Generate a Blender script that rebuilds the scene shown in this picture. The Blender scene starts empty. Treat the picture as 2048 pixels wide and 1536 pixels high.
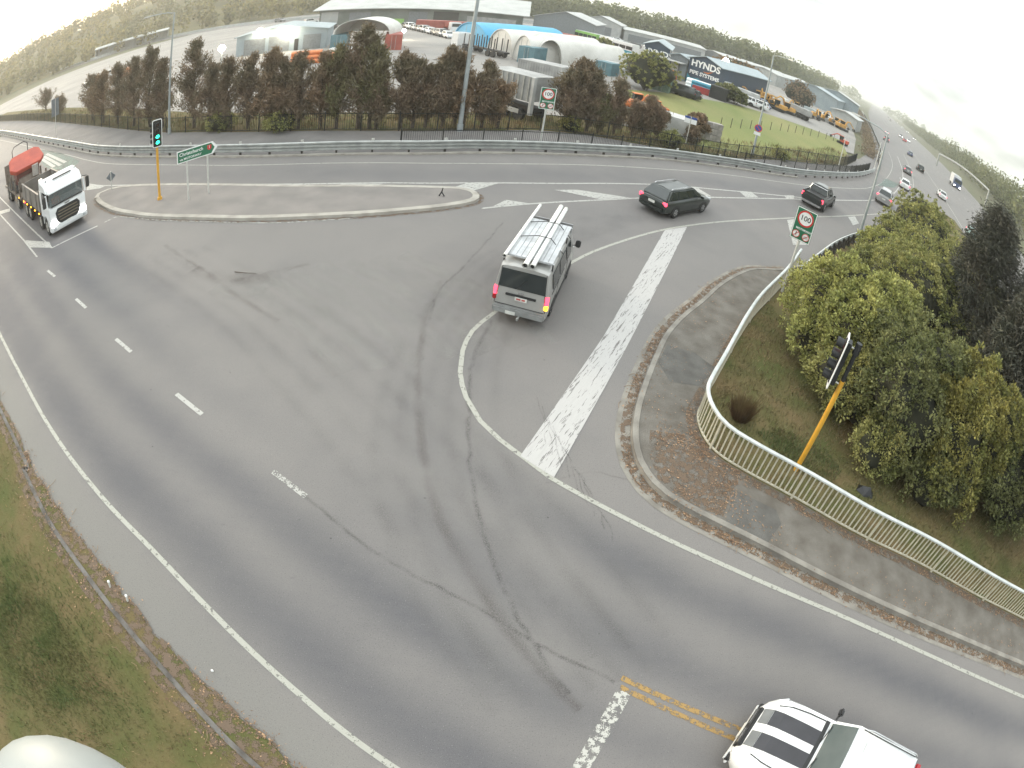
import bpy, bmesh, math, random
import numpy as np
from mathutils import Vector, Matrix
random.seed(7)
RNG = np.random.default_rng(11)
S = bpy.context.scene
COL = S.collection
R_ = math.radians

# ------------------------------------------------------------------ camera: a wide fisheye traffic camera on its pole, 10 m up
cd = bpy.data.cameras.new('camera')
cam = bpy.data.objects.new('camera', cd)
COL.objects.link(cam)
cam.matrix_world = Matrix.Translation((0, 0, 10)) @ Matrix([(0.986199,-0.165564,0.000000),(0.102052,0.607883,-0.787441),(0.130372,0.776573,0.616390)]).to_4x4()
S.camera = cam
cd.type = 'PANO'
cd.sensor_fit = 'HORIZONTAL'
cd.sensor_width = 36
cd.sensor_height = 27
cd.panorama_type = 'FISHEYE_LENS_POLYNOMIAL'
cd.fisheye_fov = R_(179)
cd.fisheye_polynomial_k0 = 0
cd.fisheye_polynomial_k1 = -0.825170 / 18
cd.fisheye_polynomial_k2 = 0
cd.fisheye_polynomial_k3 = -0.107760 / 18 ** 3
cd.fisheye_polynomial_k4 = 0
cd.clip_start = 0.05
cd.clip_end = 20000

# ------------------------------------------------------------------ overcast early morning: sky, one soft sun, exposure
SUN_EL, SUN_AZ = 9.0, -60.0           # azimuth in degrees from +Y towards +X
world = bpy.data.worlds.new('World')
S.world = world
world.use_nodes = True
wt = world.node_tree
wt.nodes.clear()
w_out = wt.nodes.new('ShaderNodeOutputWorld')
w_bg = wt.nodes.new('ShaderNodeBackground')
w_sky = wt.nodes.new('ShaderNodeTexSky')
w_sky.sky_type = 'NISHITA'
w_sky.sun_disc = False
w_sky.sun_elevation = R_(SUN_EL)
w_sky.sun_rotation = R_(SUN_AZ)
w_sky.air_density = 1.0
w_sky.dust_density = 3.0
w_mix = wt.nodes.new('ShaderNodeMix')
w_mix.data_type = 'RGBA'
w_tc = wt.nodes.new('ShaderNodeTexCoord')
w_map = wt.nodes.new('ShaderNodeMapping')
w_map.inputs['Scale'].default_value = (1.0, 1.0, 3.5)
w_no = wt.nodes.new('ShaderNodeTexNoise')
w_no.inputs['Scale'].default_value = 2.2
w_no.inputs['Detail'].default_value = 5
w_mr = wt.nodes.new('ShaderNodeMapRange')
w_mr.inputs['From Min'].default_value = 0.3
w_mr.inputs['From Max'].default_value = 0.7
w_mr.inputs['To Min'].default_value = 0.50
w_mr.inputs['To Max'].default_value = 0.86
L = wt.links.new
L(w_tc.outputs['Generated'], w_map.inputs['Vector'])
L(w_map.outputs[0], w_no.inputs['Vector'])
L(w_no.outputs['Fac'], w_mr.inputs['Value'])
L(w_mr.outputs[0], w_mix.inputs[0])
# the cloud deck: uneven in thickness, and (as overcast skies are) brighter overhead than at the horizon
w_sep = wt.nodes.new('ShaderNodeSeparateXYZ')
L(w_tc.outputs['Generated'], w_sep.inputs[0])
w_el = wt.nodes.new('ShaderNodeMapRange')
for k_, v_ in zip(('From Min', 'From Max', 'To Min', 'To Max'), (0.0, 1.0, 0.62, 1.45)):
    w_el.inputs[k_].default_value = v_
L(w_sep.outputs[2], w_el.inputs['Value'])
w_n2 = wt.nodes.new('ShaderNodeTexNoise')
w_n2.inputs['Scale'].default_value = 3.1
w_n2.inputs['Detail'].default_value = 7
w_n2.inputs['Distortion'].default_value = 0.4
L(w_map.outputs[0], w_n2.inputs['Vector'])
w_cl = wt.nodes.new('ShaderNodeMapRange')
for k_, v_ in zip(('From Min', 'From Max', 'To Min', 'To Max'), (0.36, 0.62, 0.36, 1.20)):
    w_cl.inputs[k_].default_value = v_
L(w_n2.outputs['Fac'], w_cl.inputs['Value'])
w_mu = wt.nodes.new('ShaderNodeMath')
w_mu.operation = 'MULTIPLY'
L(w_el.outputs[0], w_mu.inputs[0])
L(w_cl.outputs[0], w_mu.inputs[1])
w_dk = wt.nodes.new('ShaderNodeVectorMath')
w_dk.operation = 'SCALE'
w_dk.inputs[0].default_value = (12.9, 13.6, 13.4)
L(w_mu.outputs[0], w_dk.inputs['Scale'])
L(w_dk.outputs[0], w_mix.inputs[7])
L(w_sky.outputs[0], w_mix.inputs[6])
L(w_mix.outputs[2], w_bg.inputs[0])
w_bg.inputs[1].default_value = 0.1
L(w_bg.outputs[0], w_out.inputs[0])

sl = bpy.data.lights.new('sun', 'SUN')
sl.energy = 1.5
sl.angle = R_(14)
sl.color = (1.0, 0.86, 0.66)
sun = bpy.data.objects.new('sun', sl)
COL.objects.link(sun)
_d = Vector((math.sin(R_(SUN_AZ)) * math.cos(R_(SUN_EL)), math.cos(R_(SUN_AZ)) * math.cos(R_(SUN_EL)), math.sin(R_(SUN_EL))))
sun.rotation_euler = (-_d).to_track_quat('-Z', 'Y').to_euler()
sun.location = (0, 0, 80)

S.render.engine = 'CYCLES'
S.cycles.use_denoising = True
S.cycles.max_bounces = 6
S.cycles.volume_bounces = 1
S.cycles.transparent_max_bounces = 12
S.cycles.caustics_reflective = False
S.cycles.caustics_refractive = False
vs = S.view_settings
vs.view_transform = 'Standard'
vs.look = 'None'
vs.exposure = 1.2
vs.gamma = 1

# ------------------------------------------------------------------ materials
MATS = {}
def nt(m):
    m.use_nodes = True
    t = m.node_tree
    return t, t.nodes.get('Principled BSDF'), t.nodes.get('Material Output')

def mat(name, rgb, rough=0.6, metal=0.0, var=0.12, scale=3.0, rgb2=None, bump=0.0, bscale=None, spec=0.5, coat=0.0, island=0.0, trans=0.0, detail=4.0, lo=0.35, hi=0.65, stretch=None):
    """A procedural surface: noise mixes two tones, a second finer noise gives grain and relief."""
    if name in MATS:
        return MATS[name]
    m = bpy.data.materials.new(name)
    t, b, o = nt(m)
    N, K = t.nodes.new, t.links.new
    c1 = rgb
    c2 = rgb2 if rgb2 else tuple(min(1, c * (1 - var * 2)) for c in rgb)
    tc = N('ShaderNodeTexCoord')
    src = tc.outputs['Object']
    if stretch:
        mp = N('ShaderNodeMapping')
        mp.inputs['Scale'].default_value = stretch
        K(src, mp.inputs['Vector'])
        src = mp.outputs[0]
    n1 = N('ShaderNodeTexNoise')
    n1.inputs['Scale'].default_value = scale
    n1.inputs['Detail'].default_value = detail
    K(src, n1.inputs['Vector'])
    mr = N('ShaderNodeMapRange')
    mr.inputs['From Min'].default_value = lo
    mr.inputs['From Max'].default_value = hi
    K(n1.outputs['Fac'], mr.inputs['Value'])
    mx = N('ShaderNodeMix')
    mx.data_type = 'RGBA'
    mx.inputs[6].default_value = (*c1, 1)
    mx.inputs[7].default_value = (*c2, 1)
    K(mr.outputs[0], mx.inputs[0])
    colour = mx.outputs[2]
    if island:
        g = N('ShaderNodeNewGeometry')
        hs = N('ShaderNodeHueSaturation')
        r1 = N('ShaderNodeMapRange')
        r1.inputs['To Min'].default_value = 1 - island
        r1.inputs['To Max'].default_value = 1 + island
        K(g.outputs['Random Per Island'], r1.inputs['Value'])
        K(r1.outputs[0], hs.inputs['Value'])
        K(colour, hs.inputs['Color'])
        colour = hs.outputs[0]
    K(colour, b.inputs['Base Color'])
    b.inputs['Roughness'].default_value = rough
    b.inputs['Metallic'].default_value = metal
    b.inputs['Specular IOR Level'].default_value = spec
    b.inputs['Coat Weight'].default_value = coat
    if trans:
        b.inputs['Transmission Weight'].default_value = 0
        tr = N('ShaderNodeBsdfTranslucent')
        K(colour, tr.inputs[0])
        ms = N('ShaderNodeMixShader')
        ms.inputs[0].default_value = trans
        K(b.outputs[0], ms.inputs[1])
        K(tr.outputs[0], ms.inputs[2])
        K(ms.outputs[0], o.inputs[0])
    if bump:
        n2 = N('ShaderNodeTexNoise')
        n2.inputs['Scale'].default_value = bscale or scale * 8
        n2.inputs['Detail'].default_value = 3
        K(src, n2.inputs['Vector'])
        bp = N('ShaderNodeBump')
        bp.inputs['Strength'].default_value = bump
        bp.inputs['Distance'].default_value = 0.02
        K(n2.outputs['Fac'], bp.inputs['Height'])
        K(bp.outputs[0], b.inputs['Normal'])
    MATS[name] = m
    return m

def emit(name, rgb, strength):
    if name in MATS:
        return MATS[name]
    m = bpy.data.materials.new(name)
    t, b, o = nt(m)
    b.inputs['Base Color'].default_value = (*[c * 0.5 for c in rgb], 1)
    b.inputs['Emission Color'].default_value = (*rgb, 1)
    b.inputs['Emission Strength'].default_value = strength
    b.inputs['Roughness'].default_value = 0.3
    MATS[name] = m
    return m

def paint(name, rgb, wear=0.3, scale=9.0, grain=60.0, rot=None, stretch=None):
    """Road paint, worn away in grains so that the seal shows through."""
    if name in MATS:
        return MATS[name]
    m = bpy.data.materials.new(name)
    t, b, o = nt(m)
    N, K = t.nodes.new, t.links.new
    tc = N('ShaderNodeTexCoord')
    n1 = N('ShaderNodeTexNoise'); n1.inputs['Scale'].default_value = scale; n1.inputs['Detail'].default_value = 3
    n2 = N('ShaderNodeTexNoise'); n2.inputs['Scale'].default_value = grain; n2.inputs['Detail'].default_value = 2
    vec = tc.outputs['Object']
    if rot is not None:
        mp = N('ShaderNodeMapping'); mp.vector_type = 'TEXTURE'
        mp.inputs['Rotation'].default_value = (0, 0, rot)
        mp.inputs['Scale'].default_value = stretch
        K(vec, mp.inputs['Vector']); vec = mp.outputs[0]
    K(vec, n1.inputs['Vector'])
    K(vec, n2.inputs['Vector'])
    ad = N('ShaderNodeMath'); ad.operation = 'ADD'
    ml = N('ShaderNodeMath'); ml.operation = 'MULTIPLY'; ml.inputs[1].default_value = 0.6
    K(n2.outputs['Fac'], ml.inputs[0])
    K(n1.outputs['Fac'], ad.inputs[0])
    K(ml.outputs[0], ad.inputs[1])
    mr = N('ShaderNodeMapRange')
    c = 0.80 + (wear - 0.5) * 0.42
    mr.inputs['From Min'].default_value = c - 0.05
    mr.inputs['From Max'].default_value = c + 0.05
    K(ad.outputs[0], mr.inputs['Value'])
    b.inputs['Roughness'].default_value = 0.75
    hs = N('ShaderNodeMix'); hs.data_type = 'RGBA'
    hs.inputs[6].default_value = (*rgb, 1)
    hs.inputs[7].default_value = (*[q * 0.78 for q in rgb], 1)
    K(n1.outputs['Fac'], hs.inputs[0])
    K(hs.outputs[2], b.inputs['Base Color'])
    tr = N('ShaderNodeBsdfTransparent')
    ms = N('ShaderNodeMixShader')
    K(mr.outputs[0], ms.inputs[0])
    K(tr.outputs[0], ms.inputs[1])
    K(b.outputs[0], ms.inputs[2])
    K(ms.outputs[0], o.inputs[0])
    MATS[name] = m
    return m

# ------------------------------------------------------------------ mesh building
class MB:
    def __init__(s):
        s.v, s.f = [], []
    def add(s, v, f):
        k = len(s.v)
        s.v += [tuple(p) for p in v]
        s.f += [tuple(i + k for i in q) for q in f]
        return s
    def box(s, c, d, rz=0.0, ry=0.0, taper=1.0):
        hx, hy, hz = d[0] / 2, d[1] / 2, d[2] / 2
        M = Matrix.Rotation(rz, 3, 'Z') @ Matrix.Rotation(ry, 3, 'Y')
        v = []
        for sz in (-1, 1):
            k = taper if sz > 0 else 1
            for sx, sy in ((-1, -1), (1, -1), (1, 1), (-1, 1)):
                p = M @ Vector((sx * hx * k, sy * hy * k, sz * hz))
                v.append((p.x + c[0], p.y + c[1], p.z + c[2]))
        return s.add(v, [(3, 2, 1, 0), (4, 5, 6, 7), (0, 1, 5, 4), (1, 2, 6, 5), (2, 3, 7, 6), (3, 0, 4, 7)])
    def tube(s, p0, p1, r0, r1=None, n=8, cap=True):
        r1 = r0 if r1 is None else r1
        a, b = Vector(p0), Vector(p1)
        d = (b - a).normalized()
        u = d.orthogonal().normalized()
        w = d.cross(u)
        v = []
        for p, r in ((a, r0), (b, r1)):
            for i in range(n):
                t = 2 * math.pi * i / n
                v.append(p + (u * math.cos(t) + w * math.sin(t)) * r)
        f = [(i, (i + 1) % n, n + (i + 1) % n, n + i) for i in range(n)]
        if cap:
            f += [tuple(range(n - 1, -1, -1)), tuple(range(n, 2 * n))]
        return s.add(v, f)
    def path(s, pts, r, n=8, close=False):
        """A swept tube with mitred joints."""
        P = [Vector(p) for p in pts]
        m = len(P)
        rs = r if isinstance(r, (list, tuple)) else [r] * m
        v = []
        up = None
        for i in range(m):
            a = P[(i - 1) % m] if (close or i > 0) else P[i]
            b = P[(i + 1) % m] if (close or i < m - 1) else P[i]
            d = (b - a).normalized()
            if up is None:
                up = d.orthogonal().normalized()
            u = (up - d * up.dot(d))
            u = u.normalized() if u.length > 1e-4 else d.orthogonal().normalized()
            up = u
            w = d.cross(u)
            for k in range(n):
                t = 2 * math.pi * k / n
                v.append(P[i] + (u * math.cos(t) + w * math.sin(t)) * rs[i])
        f = []
        for i in range(m if close else m - 1):
            j = (i + 1) % m
            for k in range(n):
                f.append((i * n + k, i * n + (k + 1) % n, j * n + (k + 1) % n, j * n + k))
        if not close:
            f += [tuple(range(n - 1, -1, -1)), tuple(range((m - 1) * n, m * n))]
        return s.add(v, f)
    def prism(s, poly, z0, z1):
        n = len(poly)
        v = [(x, y, z0) for x, y in poly] + [(x, y, z1) for x, y in poly]
        f = [(i, (i + 1) % n, n + (i + 1) % n, n + i) for i in range(n)]
        return s.add(v, f + [tuple(range(n - 1, -1, -1)), tuple(range(n, 2 * n))])
    def xprism(s, prof, y0, y1):
        """A profile in x,z swept from y0 to y1."""
        n = len(prof)
        v = [(x, y0, z) for x, z in prof] + [(x, y1, z) for x, z in prof]
        f = [(i, (i + 1) % n, n + (i + 1) % n, n + i) for i in range(n)]
        return s.add(v, f + [tuple(range(n - 1, -1, -1)), tuple(range(n, 2 * n))])
    def loft(s, rings, cap=True, close=True):
        n = len(rings[0])
        v = [p for r in rings for p in r]
        f = []
        for i in range(len(rings) - 1):
            for k in range(n if close else n - 1):
                f.append((i * n + k, i * n + (k + 1) % n, (i + 1) * n + (k + 1) % n, (i + 1) * n + k))
        if cap:
            f += [tuple(range(n - 1, -1, -1)), tuple(range((len(rings) - 1) * n, len(rings) * n))]
        return s.add(v, f)
    def disc(s, c, r, axis='y', n=16, h=0.02):
        a = {'x': (1, 0, 0), 'y': (0, 1, 0), 'z': (0, 0, 1)}[axis]
        p1 = tuple(c[i] + a[i] * h for i in range(3))
        return s.tube(c, p1, r, r, n)
    def slab(s, q, d=0.02):
        """A quad given by four corners, thickened along its normal."""
        q = [Vector(p) for p in q]
        nn = (q[1] - q[0]).cross(q[-1] - q[0]).normalized() * d
        n = len(q)
        v = q + [p + nn for p in q]
        f = [(i, (i + 1) % n, n + (i + 1) % n, n + i) for i in range(n)]
        return s.add(v, f + [tuple(range(n - 1, -1, -1)), tuple(range(n, 2 * n))])
    def ball(s, c, r, n=10, m=6, sq=(1, 1, 1)):
        v = [(c[0], c[1], c[2] - r * sq[2])]
        for j in range(1, m):
            t = math.pi * j / m
            for i in range(n):
                a = 2 * math.pi * i / n
                v.append((c[0] + r * sq[0] * math.sin(t) * math.cos(a), c[1] + r * sq[1] * math.sin(t) * math.sin(a), c[2] - r * sq[2] * math.cos(t)))
        v.append((c[0], c[1], c[2] + r * sq[2]))
        f = [(0, 1 + (i + 1) % n, 1 + i) for i in range(n)]
        for j in range(m - 2):
            for i in range(n):
                f.append((1 + j * n + i, 1 + j * n + (i + 1) % n, 1 + (j + 1) * n + (i + 1) % n, 1 + (j + 1) * n + i))
        k = 1 + (m - 2) * n
        f += [(k + i, k + (i + 1) % n, len(v) - 1) for i in range(n)]
        return s.add(v, f)

def setp(o, label=None, cat=None, group=None, kind=None):
    if label: o['label'] = label
    if cat: o['category'] = cat
    if group: o['group'] = group
    if kind: o['kind'] = kind
    return o

def ob(name, mb, m, parent=None, smooth=None, bevel=0.0, recalc=True, **kw):
    """One mesh object out of a builder (or a ready mesh)."""
    if isinstance(mb, MB):
        me = bpy.data.meshes.new(name)
        me.from_pydata([tuple(p) for p in mb.v], [], mb.f)
        if recalc or bevel:
            b = bmesh.new()
            b.from_mesh(me)
            bmesh.ops.recalc_face_normals(b, faces=b.faces)
            if bevel:
                es = [e for e in b.edges if len(e.link_faces) == 2 and e.calc_face_angle(0) > 0.5]
                bmesh.ops.bevel(b, geom=es, offset=bevel, segments=2, affect='EDGES', clamp_overlap=True)
            b.to_mesh(me)
            b.free()
        if smooth:
            me.shade_smooth()
            me.set_sharp_from_angle(angle=R_(smooth))
    else:
        me = mb
    if m is not None and not me.materials:
        me.materials.append(m)
    o = bpy.data.objects.new(name, me)
    COL.objects.link(o)
    if parent:
        o.parent = parent
    return setp(o, **kw)

def thing(name, label, cat, loc=(0, 0, 0), rz=0.0, group=None):
    o = bpy.data.objects.new(name, None)
    COL.objects.link(o)
    o.empty_display_size = 0.3
    o.location = loc
    o.rotation_euler = (0, 0, rz)
    return setp(o, label, cat, group)

def dup(root, loc=None, rz=None, label=None, group=None):
    r = root.copy()
    COL.objects.link(r)
    if loc is not None: r.location = loc
    if rz is not None: r.rotation_euler = (0, 0, rz)
    setp(r, label, None, group)
    for ch in list(root.children):
        c = ch.copy()
        COL.objects.link(c)
        c.parent = r
        for g in list(ch.children):
            d = g.copy()
            COL.objects.link(d)
            d.parent = c
    return r

def quads(name, V, n, m, parent=None, **kw):
    """A mesh of loose faces of n corners, from an array (k*n, 3)."""
    me = bpy.data.meshes.new(name)
    k = len(V) // n
    me.vertices.add(k * n)
    me.vertices.foreach_set('co', np.ascontiguousarray(V, dtype=np.float32).ravel())
    me.loops.add(k * n)
    me.loops.foreach_set('vertex_index', np.arange(k * n, dtype=np.int32))
    me.polygons.add(k)
    me.polygons.foreach_set('loop_start', np.arange(0, k * n, n, dtype=np.int32))
    me.update(calc_edges=True)
    return ob(name, me, m, parent, **kw)

def resample(pts, step):
    P = [np.array(p, float) for p in pts]
    out = [P[0]]
    for a, b in zip(P[:-1], P[1:]):
        n = max(1, int(round(np.linalg.norm(b - a) / step)))
        out += [a + (b - a) * (i + 1) / n for i in range(n)]
    return out

def spline(pts, step=0.6):
    """Catmull-Rom through ground points, resampled."""
    P = [np.array(p, float) for p in pts]
    P = [2 * P[0] - P[1]] + P + [2 * P[-1] - P[-2]]
    out = []
    for i in range(1, len(P) - 2):
        p0, p1, p2, p3 = P[i - 1:i + 3]
        n = max(1, int(np.linalg.norm(p2 - p1) / step))
        for k in range(n):
            t = k / n
            out.append(0.5 * (2 * p1 + (p2 - p0) * t + (2 * p0 - 5 * p1 + 4 * p2 - p3) * t * t + (3 * p1 - p0 - 3 * p2 + p3) * t ** 3))
    return out + [P[-2]]

def normals2(P):
    """Left-hand unit normals along a polyline."""
    P = np.array(P)
    T = np.gradient(P, axis=0)
    T /= np.maximum(np.linalg.norm(T, axis=1, keepdims=True), 1e-9)
    return np.stack([-T[:, 1], T[:, 0]], 1)

def offset(P, d):
    return [tuple(p) for p in (np.array(P) + normals2(P) * d)]

def ribbon(P, w, z, off=0.0, mb=None):
    """A flat strip of width w along a polyline."""
    P = np.array(P)
    N = normals2(P)
    a, b = P + N * (off + w / 2), P + N * (off - w / 2)
    mb = mb or MB()
    k = len(mb.v)
    mb.v += [(x, y, z) for x, y in a] + [(x, y, z) for x, y in b]
    n = len(P)
    mb.f += [(k + i, k + n + i, k + n + i + 1, k + i + 1) for i in range(n - 1)]
    return mb

def bandmesh(P, prof, mb=None):
    """Sweep a profile of (offset to the left, z) along a ground polyline."""
    P = np.array(P)
    N = normals2(P)
    rings = [[(p[0] + n[0] * d, p[1] + n[1] * d, z) for d, z in prof] for p, n in zip(P, N)]
    return (mb or MB()).loft(rings, cap=True)

def sheet(poly, z):
    """A flat polygon, triangulated."""
    pts = [Vector((float(p[0]), float(p[1]))) for p in poly]
    from mathutils.geometry import delaunay_2d_cdt
    v, e, f, _, _, _ = delaunay_2d_cdt(pts, [(i, (i + 1) % len(pts)) for i in range(len(pts))], [], 1, 1e-4)
    f = [q if (v[q[1]] - v[q[0]]).cross(v[q[2]] - v[q[0]]) > 0 else q[::-1] for q in f]
    me = bpy.data.meshes.new('sheet')
    me.from_pydata([(p.x, p.y, z) for p in v], [], f)
    return me

def inside(poly, X, Y):
    poly = np.array(poly)
    r = np.zeros(X.shape, bool)
    j = len(poly) - 1
    for i in range(len(poly)):
        xi, yi = poly[i]
        xj, yj = poly[j]
        c = ((yi > Y) != (yj > Y)) & (X < (xj - xi) * (Y - yi) / (yj - yi + 1e-12) + xi)
        r ^= c
        j = i
    return r

def seg_dist(P, X, Y):
    """Distance to a polyline and signed side (+ left)."""
    best = np.full(X.shape, 1e9)
    side = np.zeros(X.shape)
    for (x0, y0), (x1, y1) in zip(P[:-1], P[1:]):
        dx, dy = x1 - x0, y1 - y0
        l2 = dx * dx + dy * dy + 1e-12
        t = np.clip(((X - x0) * dx + (Y - y0) * dy) / l2, 0, 1)
        ex, ey = X - x0 - t * dx, Y - y0 - t * dy
        d = np.hypot(ex, ey)
        s = np.sign(dx * ey - dy * ex)
        m = d < best
        best = np.where(m, d, best)
        side = np.where(m, s, side)
    return best, side

def text_mesh(txt, size, m, parent, M, name='lettering', depth=0.004, align='CENTER', bold=0.0, spacing=1.0):
    cu = bpy.data.curves.new(name, 'FONT')
    cu.body = txt
    cu.size = size
    cu.align_x = align
    cu.align_y = 'CENTER'
    cu.extrude = depth
    cu.offset = bold
    cu.space_character = spacing
    cu.resolution_u = 3
    tmp = bpy.data.objects.new(name, cu)
    COL.objects.link(tmp)
    bpy.context.view_layer.update()
    me = bpy.data.meshes.new_from_object(tmp.evaluated_get(bpy.context.evaluated_depsgraph_get()))
    bpy.data.objects.remove(tmp)
    me.transform(M)
    me.materials.clear()
    return ob(name, me, m, parent)

def face_matrix(origin, right, up):
    r = Vector(right).normalized()
    u = Vector(up).normalized()
    n = r.cross(u)
    M = Matrix((r, u, n)).transposed().to_4x4()
    M.translation = Vector(origin)
    return M


# ================================================================== THE SETTING
M_DIRT = mat('dirt_and_weeds', (0.115, 0.095, 0.055), 0.95, rgb2=(0.07, 0.085, 0.03), scale=0.35, bump=0.6, bscale=6, detail=8)
M_GRASS = mat('grass_ground', (0.145, 0.108, 0.055), 0.95, rgb2=(0.085, 0.092, 0.034), scale=0.8, bump=0.8, bscale=18, detail=8, spec=0.1)
M_PADDOCK = mat('paddock_grass', (0.125, 0.15, 0.035), 0.95, rgb2=(0.20, 0.19, 0.065), scale=0.11, bump=0.4, bscale=5, detail=7, stretch=(1, 0.35, 1))
M_YARD = mat('yard_concrete', (0.275, 0.258, 0.238), 0.9, rgb2=(0.205, 0.196, 0.185), scale=0.12, bump=0.15, bscale=3, detail=8)
M_PATH = mat('path_asphalt', (0.175, 0.165, 0.160), 0.9, rgb2=(0.135, 0.128, 0.125), scale=0.5, bump=0.25, bscale=40, detail=8)
M_FOOT = mat('footpath_seal', (0.172, 0.160, 0.143), 0.95, rgb2=(0.112, 0.100, 0.086), scale=1.7, bump=0.6, bscale=26, detail=10, lo=0.3, hi=0.7, spec=0.12)
M_PATCH = mat('footpath_patch', (0.132, 0.127, 0.118), 0.9, rgb2=(0.098, 0.093, 0.086), scale=2.2, bump=0.4, bscale=40, detail=9, spec=0.12)
M_LITTER = paint('leaf_litter_bed', (0.135, 0.092, 0.060), 0.47, scale=5, grain=30)
M_KERB = mat('kerb_concrete', (0.255, 0.238, 0.208), 0.9, rgb2=(0.155, 0.142, 0.124), scale=1.7, bump=0.3, bscale=30, detail=9)
M_KERBI = mat('island_kerb_concrete', (0.37, 0.345, 0.305), 0.9, rgb2=(0.27, 0.25, 0.22), scale=1.7, bump=0.3, bscale=30, detail=9)
M_ISLE = mat('island_seal', (0.21, 0.190, 0.176), 0.92, rgb2=(0.165, 0.152, 0.142), scale=0.7, bump=0.3, bscale=35, detail=9)
M_WHITE_LINE = paint('white_road_paint', (0.44, 0.43, 0.40), 0.20)
M_WORN_LINE = paint('worn_white_road_paint', (0.42, 0.41, 0.38), 0.46, scale=7, grain=28)
M_YELLOW_LINE = paint('worn_yellow_road_paint', (0.34, 0.215, 0.075), 0.40, scale=9, grain=55)
M_GREEN_PAINT = paint('green_road_surfacing', (0.135, 0.185, 0.16), 0.36, scale=2.5)

# ---- ground: one sheet out to the horizon
ob('ground', MB().add([(-4500, -4500, -0.12), (4500, -4500, -0.12), (4500, 4500, -0.12), (-4500, 4500, -0.12)], [(0, 1, 2, 3)]), M_DIRT, kind='structure')

# ---- guide lines on the ground, in metres
EDGE_A = spline([(-46.0, 22.0)] + [(-19.72,10.56),(-12.57,7.34),(-9.19,5.95),(-7.01,5.15),(-5.30,4.40),(-3.91,3.72),(-2.74,3.13),(-0.94,2.19)] + [(3.4, 0.15), (9.0, -2.6)], 0.5)
EDGE_B = spline([(0.45,10.21),(1.19,9.64),(3.51,8.44),(5.91,7.35),(9.49,5.70),(15.84,2.40)] + [(22.0, -0.85)], 0.5)
ARC = spline([(0.45,10.21),(-0.06,10.60),(-0.61,11.14),(-1.08,11.92),(-1.40,12.89),(-1.50,13.87),(-1.39,14.93),(-0.94,16.03),(0.06,18.08),(1.37,20.44),(2.55,22.26),(4.93,25.15),(7.00,27.19),(9.62,29.44),(14.29,33.08),(18.23,36.21),(23.99,40.88),(33.61,49.32),(42.45,59.15),(52.48,73.29),(61.20,86.38),(70.12,100.64),(90.60,135.95)], 0.5)
RAMP_TOP = spline([(-105.0, 59.5)] + [(-74.78,47.45),(-49.90,37.35),(-39.18,33.09),(-33.40,30.71),(-28.84,29.25),(-21.70,28.22),(-15.37,28.03),(-7.62,29.55),(-4.10,30.74),(-1.18,32.13),(2.94,34.48),(6.90,36.76),(10.12,38.78),(20.67,45.05),(29.81,52.44),(35.70,58.38),(43.45,68.20),(54.58,84.34),(63.75,99.19),(74.66,118.91)], 0.6)
LANE_MID = spline([(-28.29,25.67),(-24.91,25.11),(-13.74,25.05),(-6.75,26.46),(-3.56,27.58),(0.21,29.34),(2.82,30.91),(6.65,33.29),(11.83,36.14),(20.59,41.66),(28.38,47.90),(33.36,52.46),(38.85,58.52),(45.68,67.46),(53.73,78.86),(63.55,94.49),(76.82,117.63)], 0.6)
TRACK_C = spline([(-54.14,34.07),(-30.67,27.95),(-18.46,26.21),(-3.78,28.88),(6.60,34.51),(19.52,42.11),(30.75,51.15),(40.87,62.91),(55.74,84.30)], 0.8)
TRACK_D = spline([(-0.57,6.55),(-1.50,9.40),(-1.98,12.41),(-1.79,16.01),(-0.63,19.95),(2.65,25.47),(8.40,30.62),(17.56,37.76),(29.60,47.78),(42.60,62.08)], 0.8)
KERB_TOP = spline([(-110.0, 62.5)] + [(-80.35,51.04),(-52.78,39.57),(-38.60,33.78),(-32.56,31.50),(-25.34,29.91),(-16.10,29.37),(-8.03,30.98),(-4.41,32.55),(-1.33,34.07),(3.01,36.46),(7.22,39.16),(12.87,42.21),(21.57,47.59),(32.55,57.85),(40.74,67.46),(45.95,74.53)] + [(46.2, 74.5), (57, 93), (72, 119), (125, 221), (180, 330)], 0.6)
RAIL_TOP = offset(KERB_TOP, 0.28)

# ---- the road: one sealed sheet; wheel tracks are worn into it (an attribute that also holds painted vignetting at the left)
x = np.arange(-78, 78.01, 0.3)
y = np.arange(-24, 78.01, 0.3)
X, Y = np.meshgrid(x, y)
dA, sA = seg_dist(EDGE_A[::3], X, Y)
dB, sB = seg_dist(EDGE_B[::3], X, Y)
dC, _ = seg_dist(TRACK_C[::2], X, Y)
dD, _ = seg_dist(TRACK_D[::2], X, Y)
c0 = (-1.89,14.05)
fade = np.clip((np.hypot(X - c0[0], Y - c0[1]) - 3) / 12, 0, 1)
g = lambda d, c, w: np.exp(-((d - c) / w) ** 2)
inA = (sA > 0)
wear = inA * (0.95 * g(dA, 0.85, 0.75) + 0.8 * g(dA, 2.75, 0.6) + fade * (0.62 * g(dA, 4.75, 0.62) + 0.6 * g(dA, 6.75, 0.55)))
wear = wear * np.clip((c0[0] + 8.5 - X) / 5, 0.25, 1)
inB = (sB < 0)
wear = wear + inB * (0.9 * g(dB, 1.15, 0.6) + 0.65 * g(dB, 3.0, 0.55)) * np.clip((X - c0[0] - 1.0) / 4, 0, 1)
wear = wear + 0.45 * g(dC, 0, 1.5) + 0.28 * g(dD, 0, 1.9)
shoulder = (~inA) * np.clip(dA / 0.6, 0, 1) * np.clip((60 - dA) / 10, 0, 1) * (X < 10) * 0.55
wear = wear + inA * 0.5 / (1 + np.exp((X + 17) / 2.5)) * np.clip((11 - dA) / 3, 0, 1)      # vignetting painted into the seal colour: broad darkening on the left approach
wear = np.clip(wear, 0, 1)
me = bpy.data.meshes.new('road')
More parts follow.
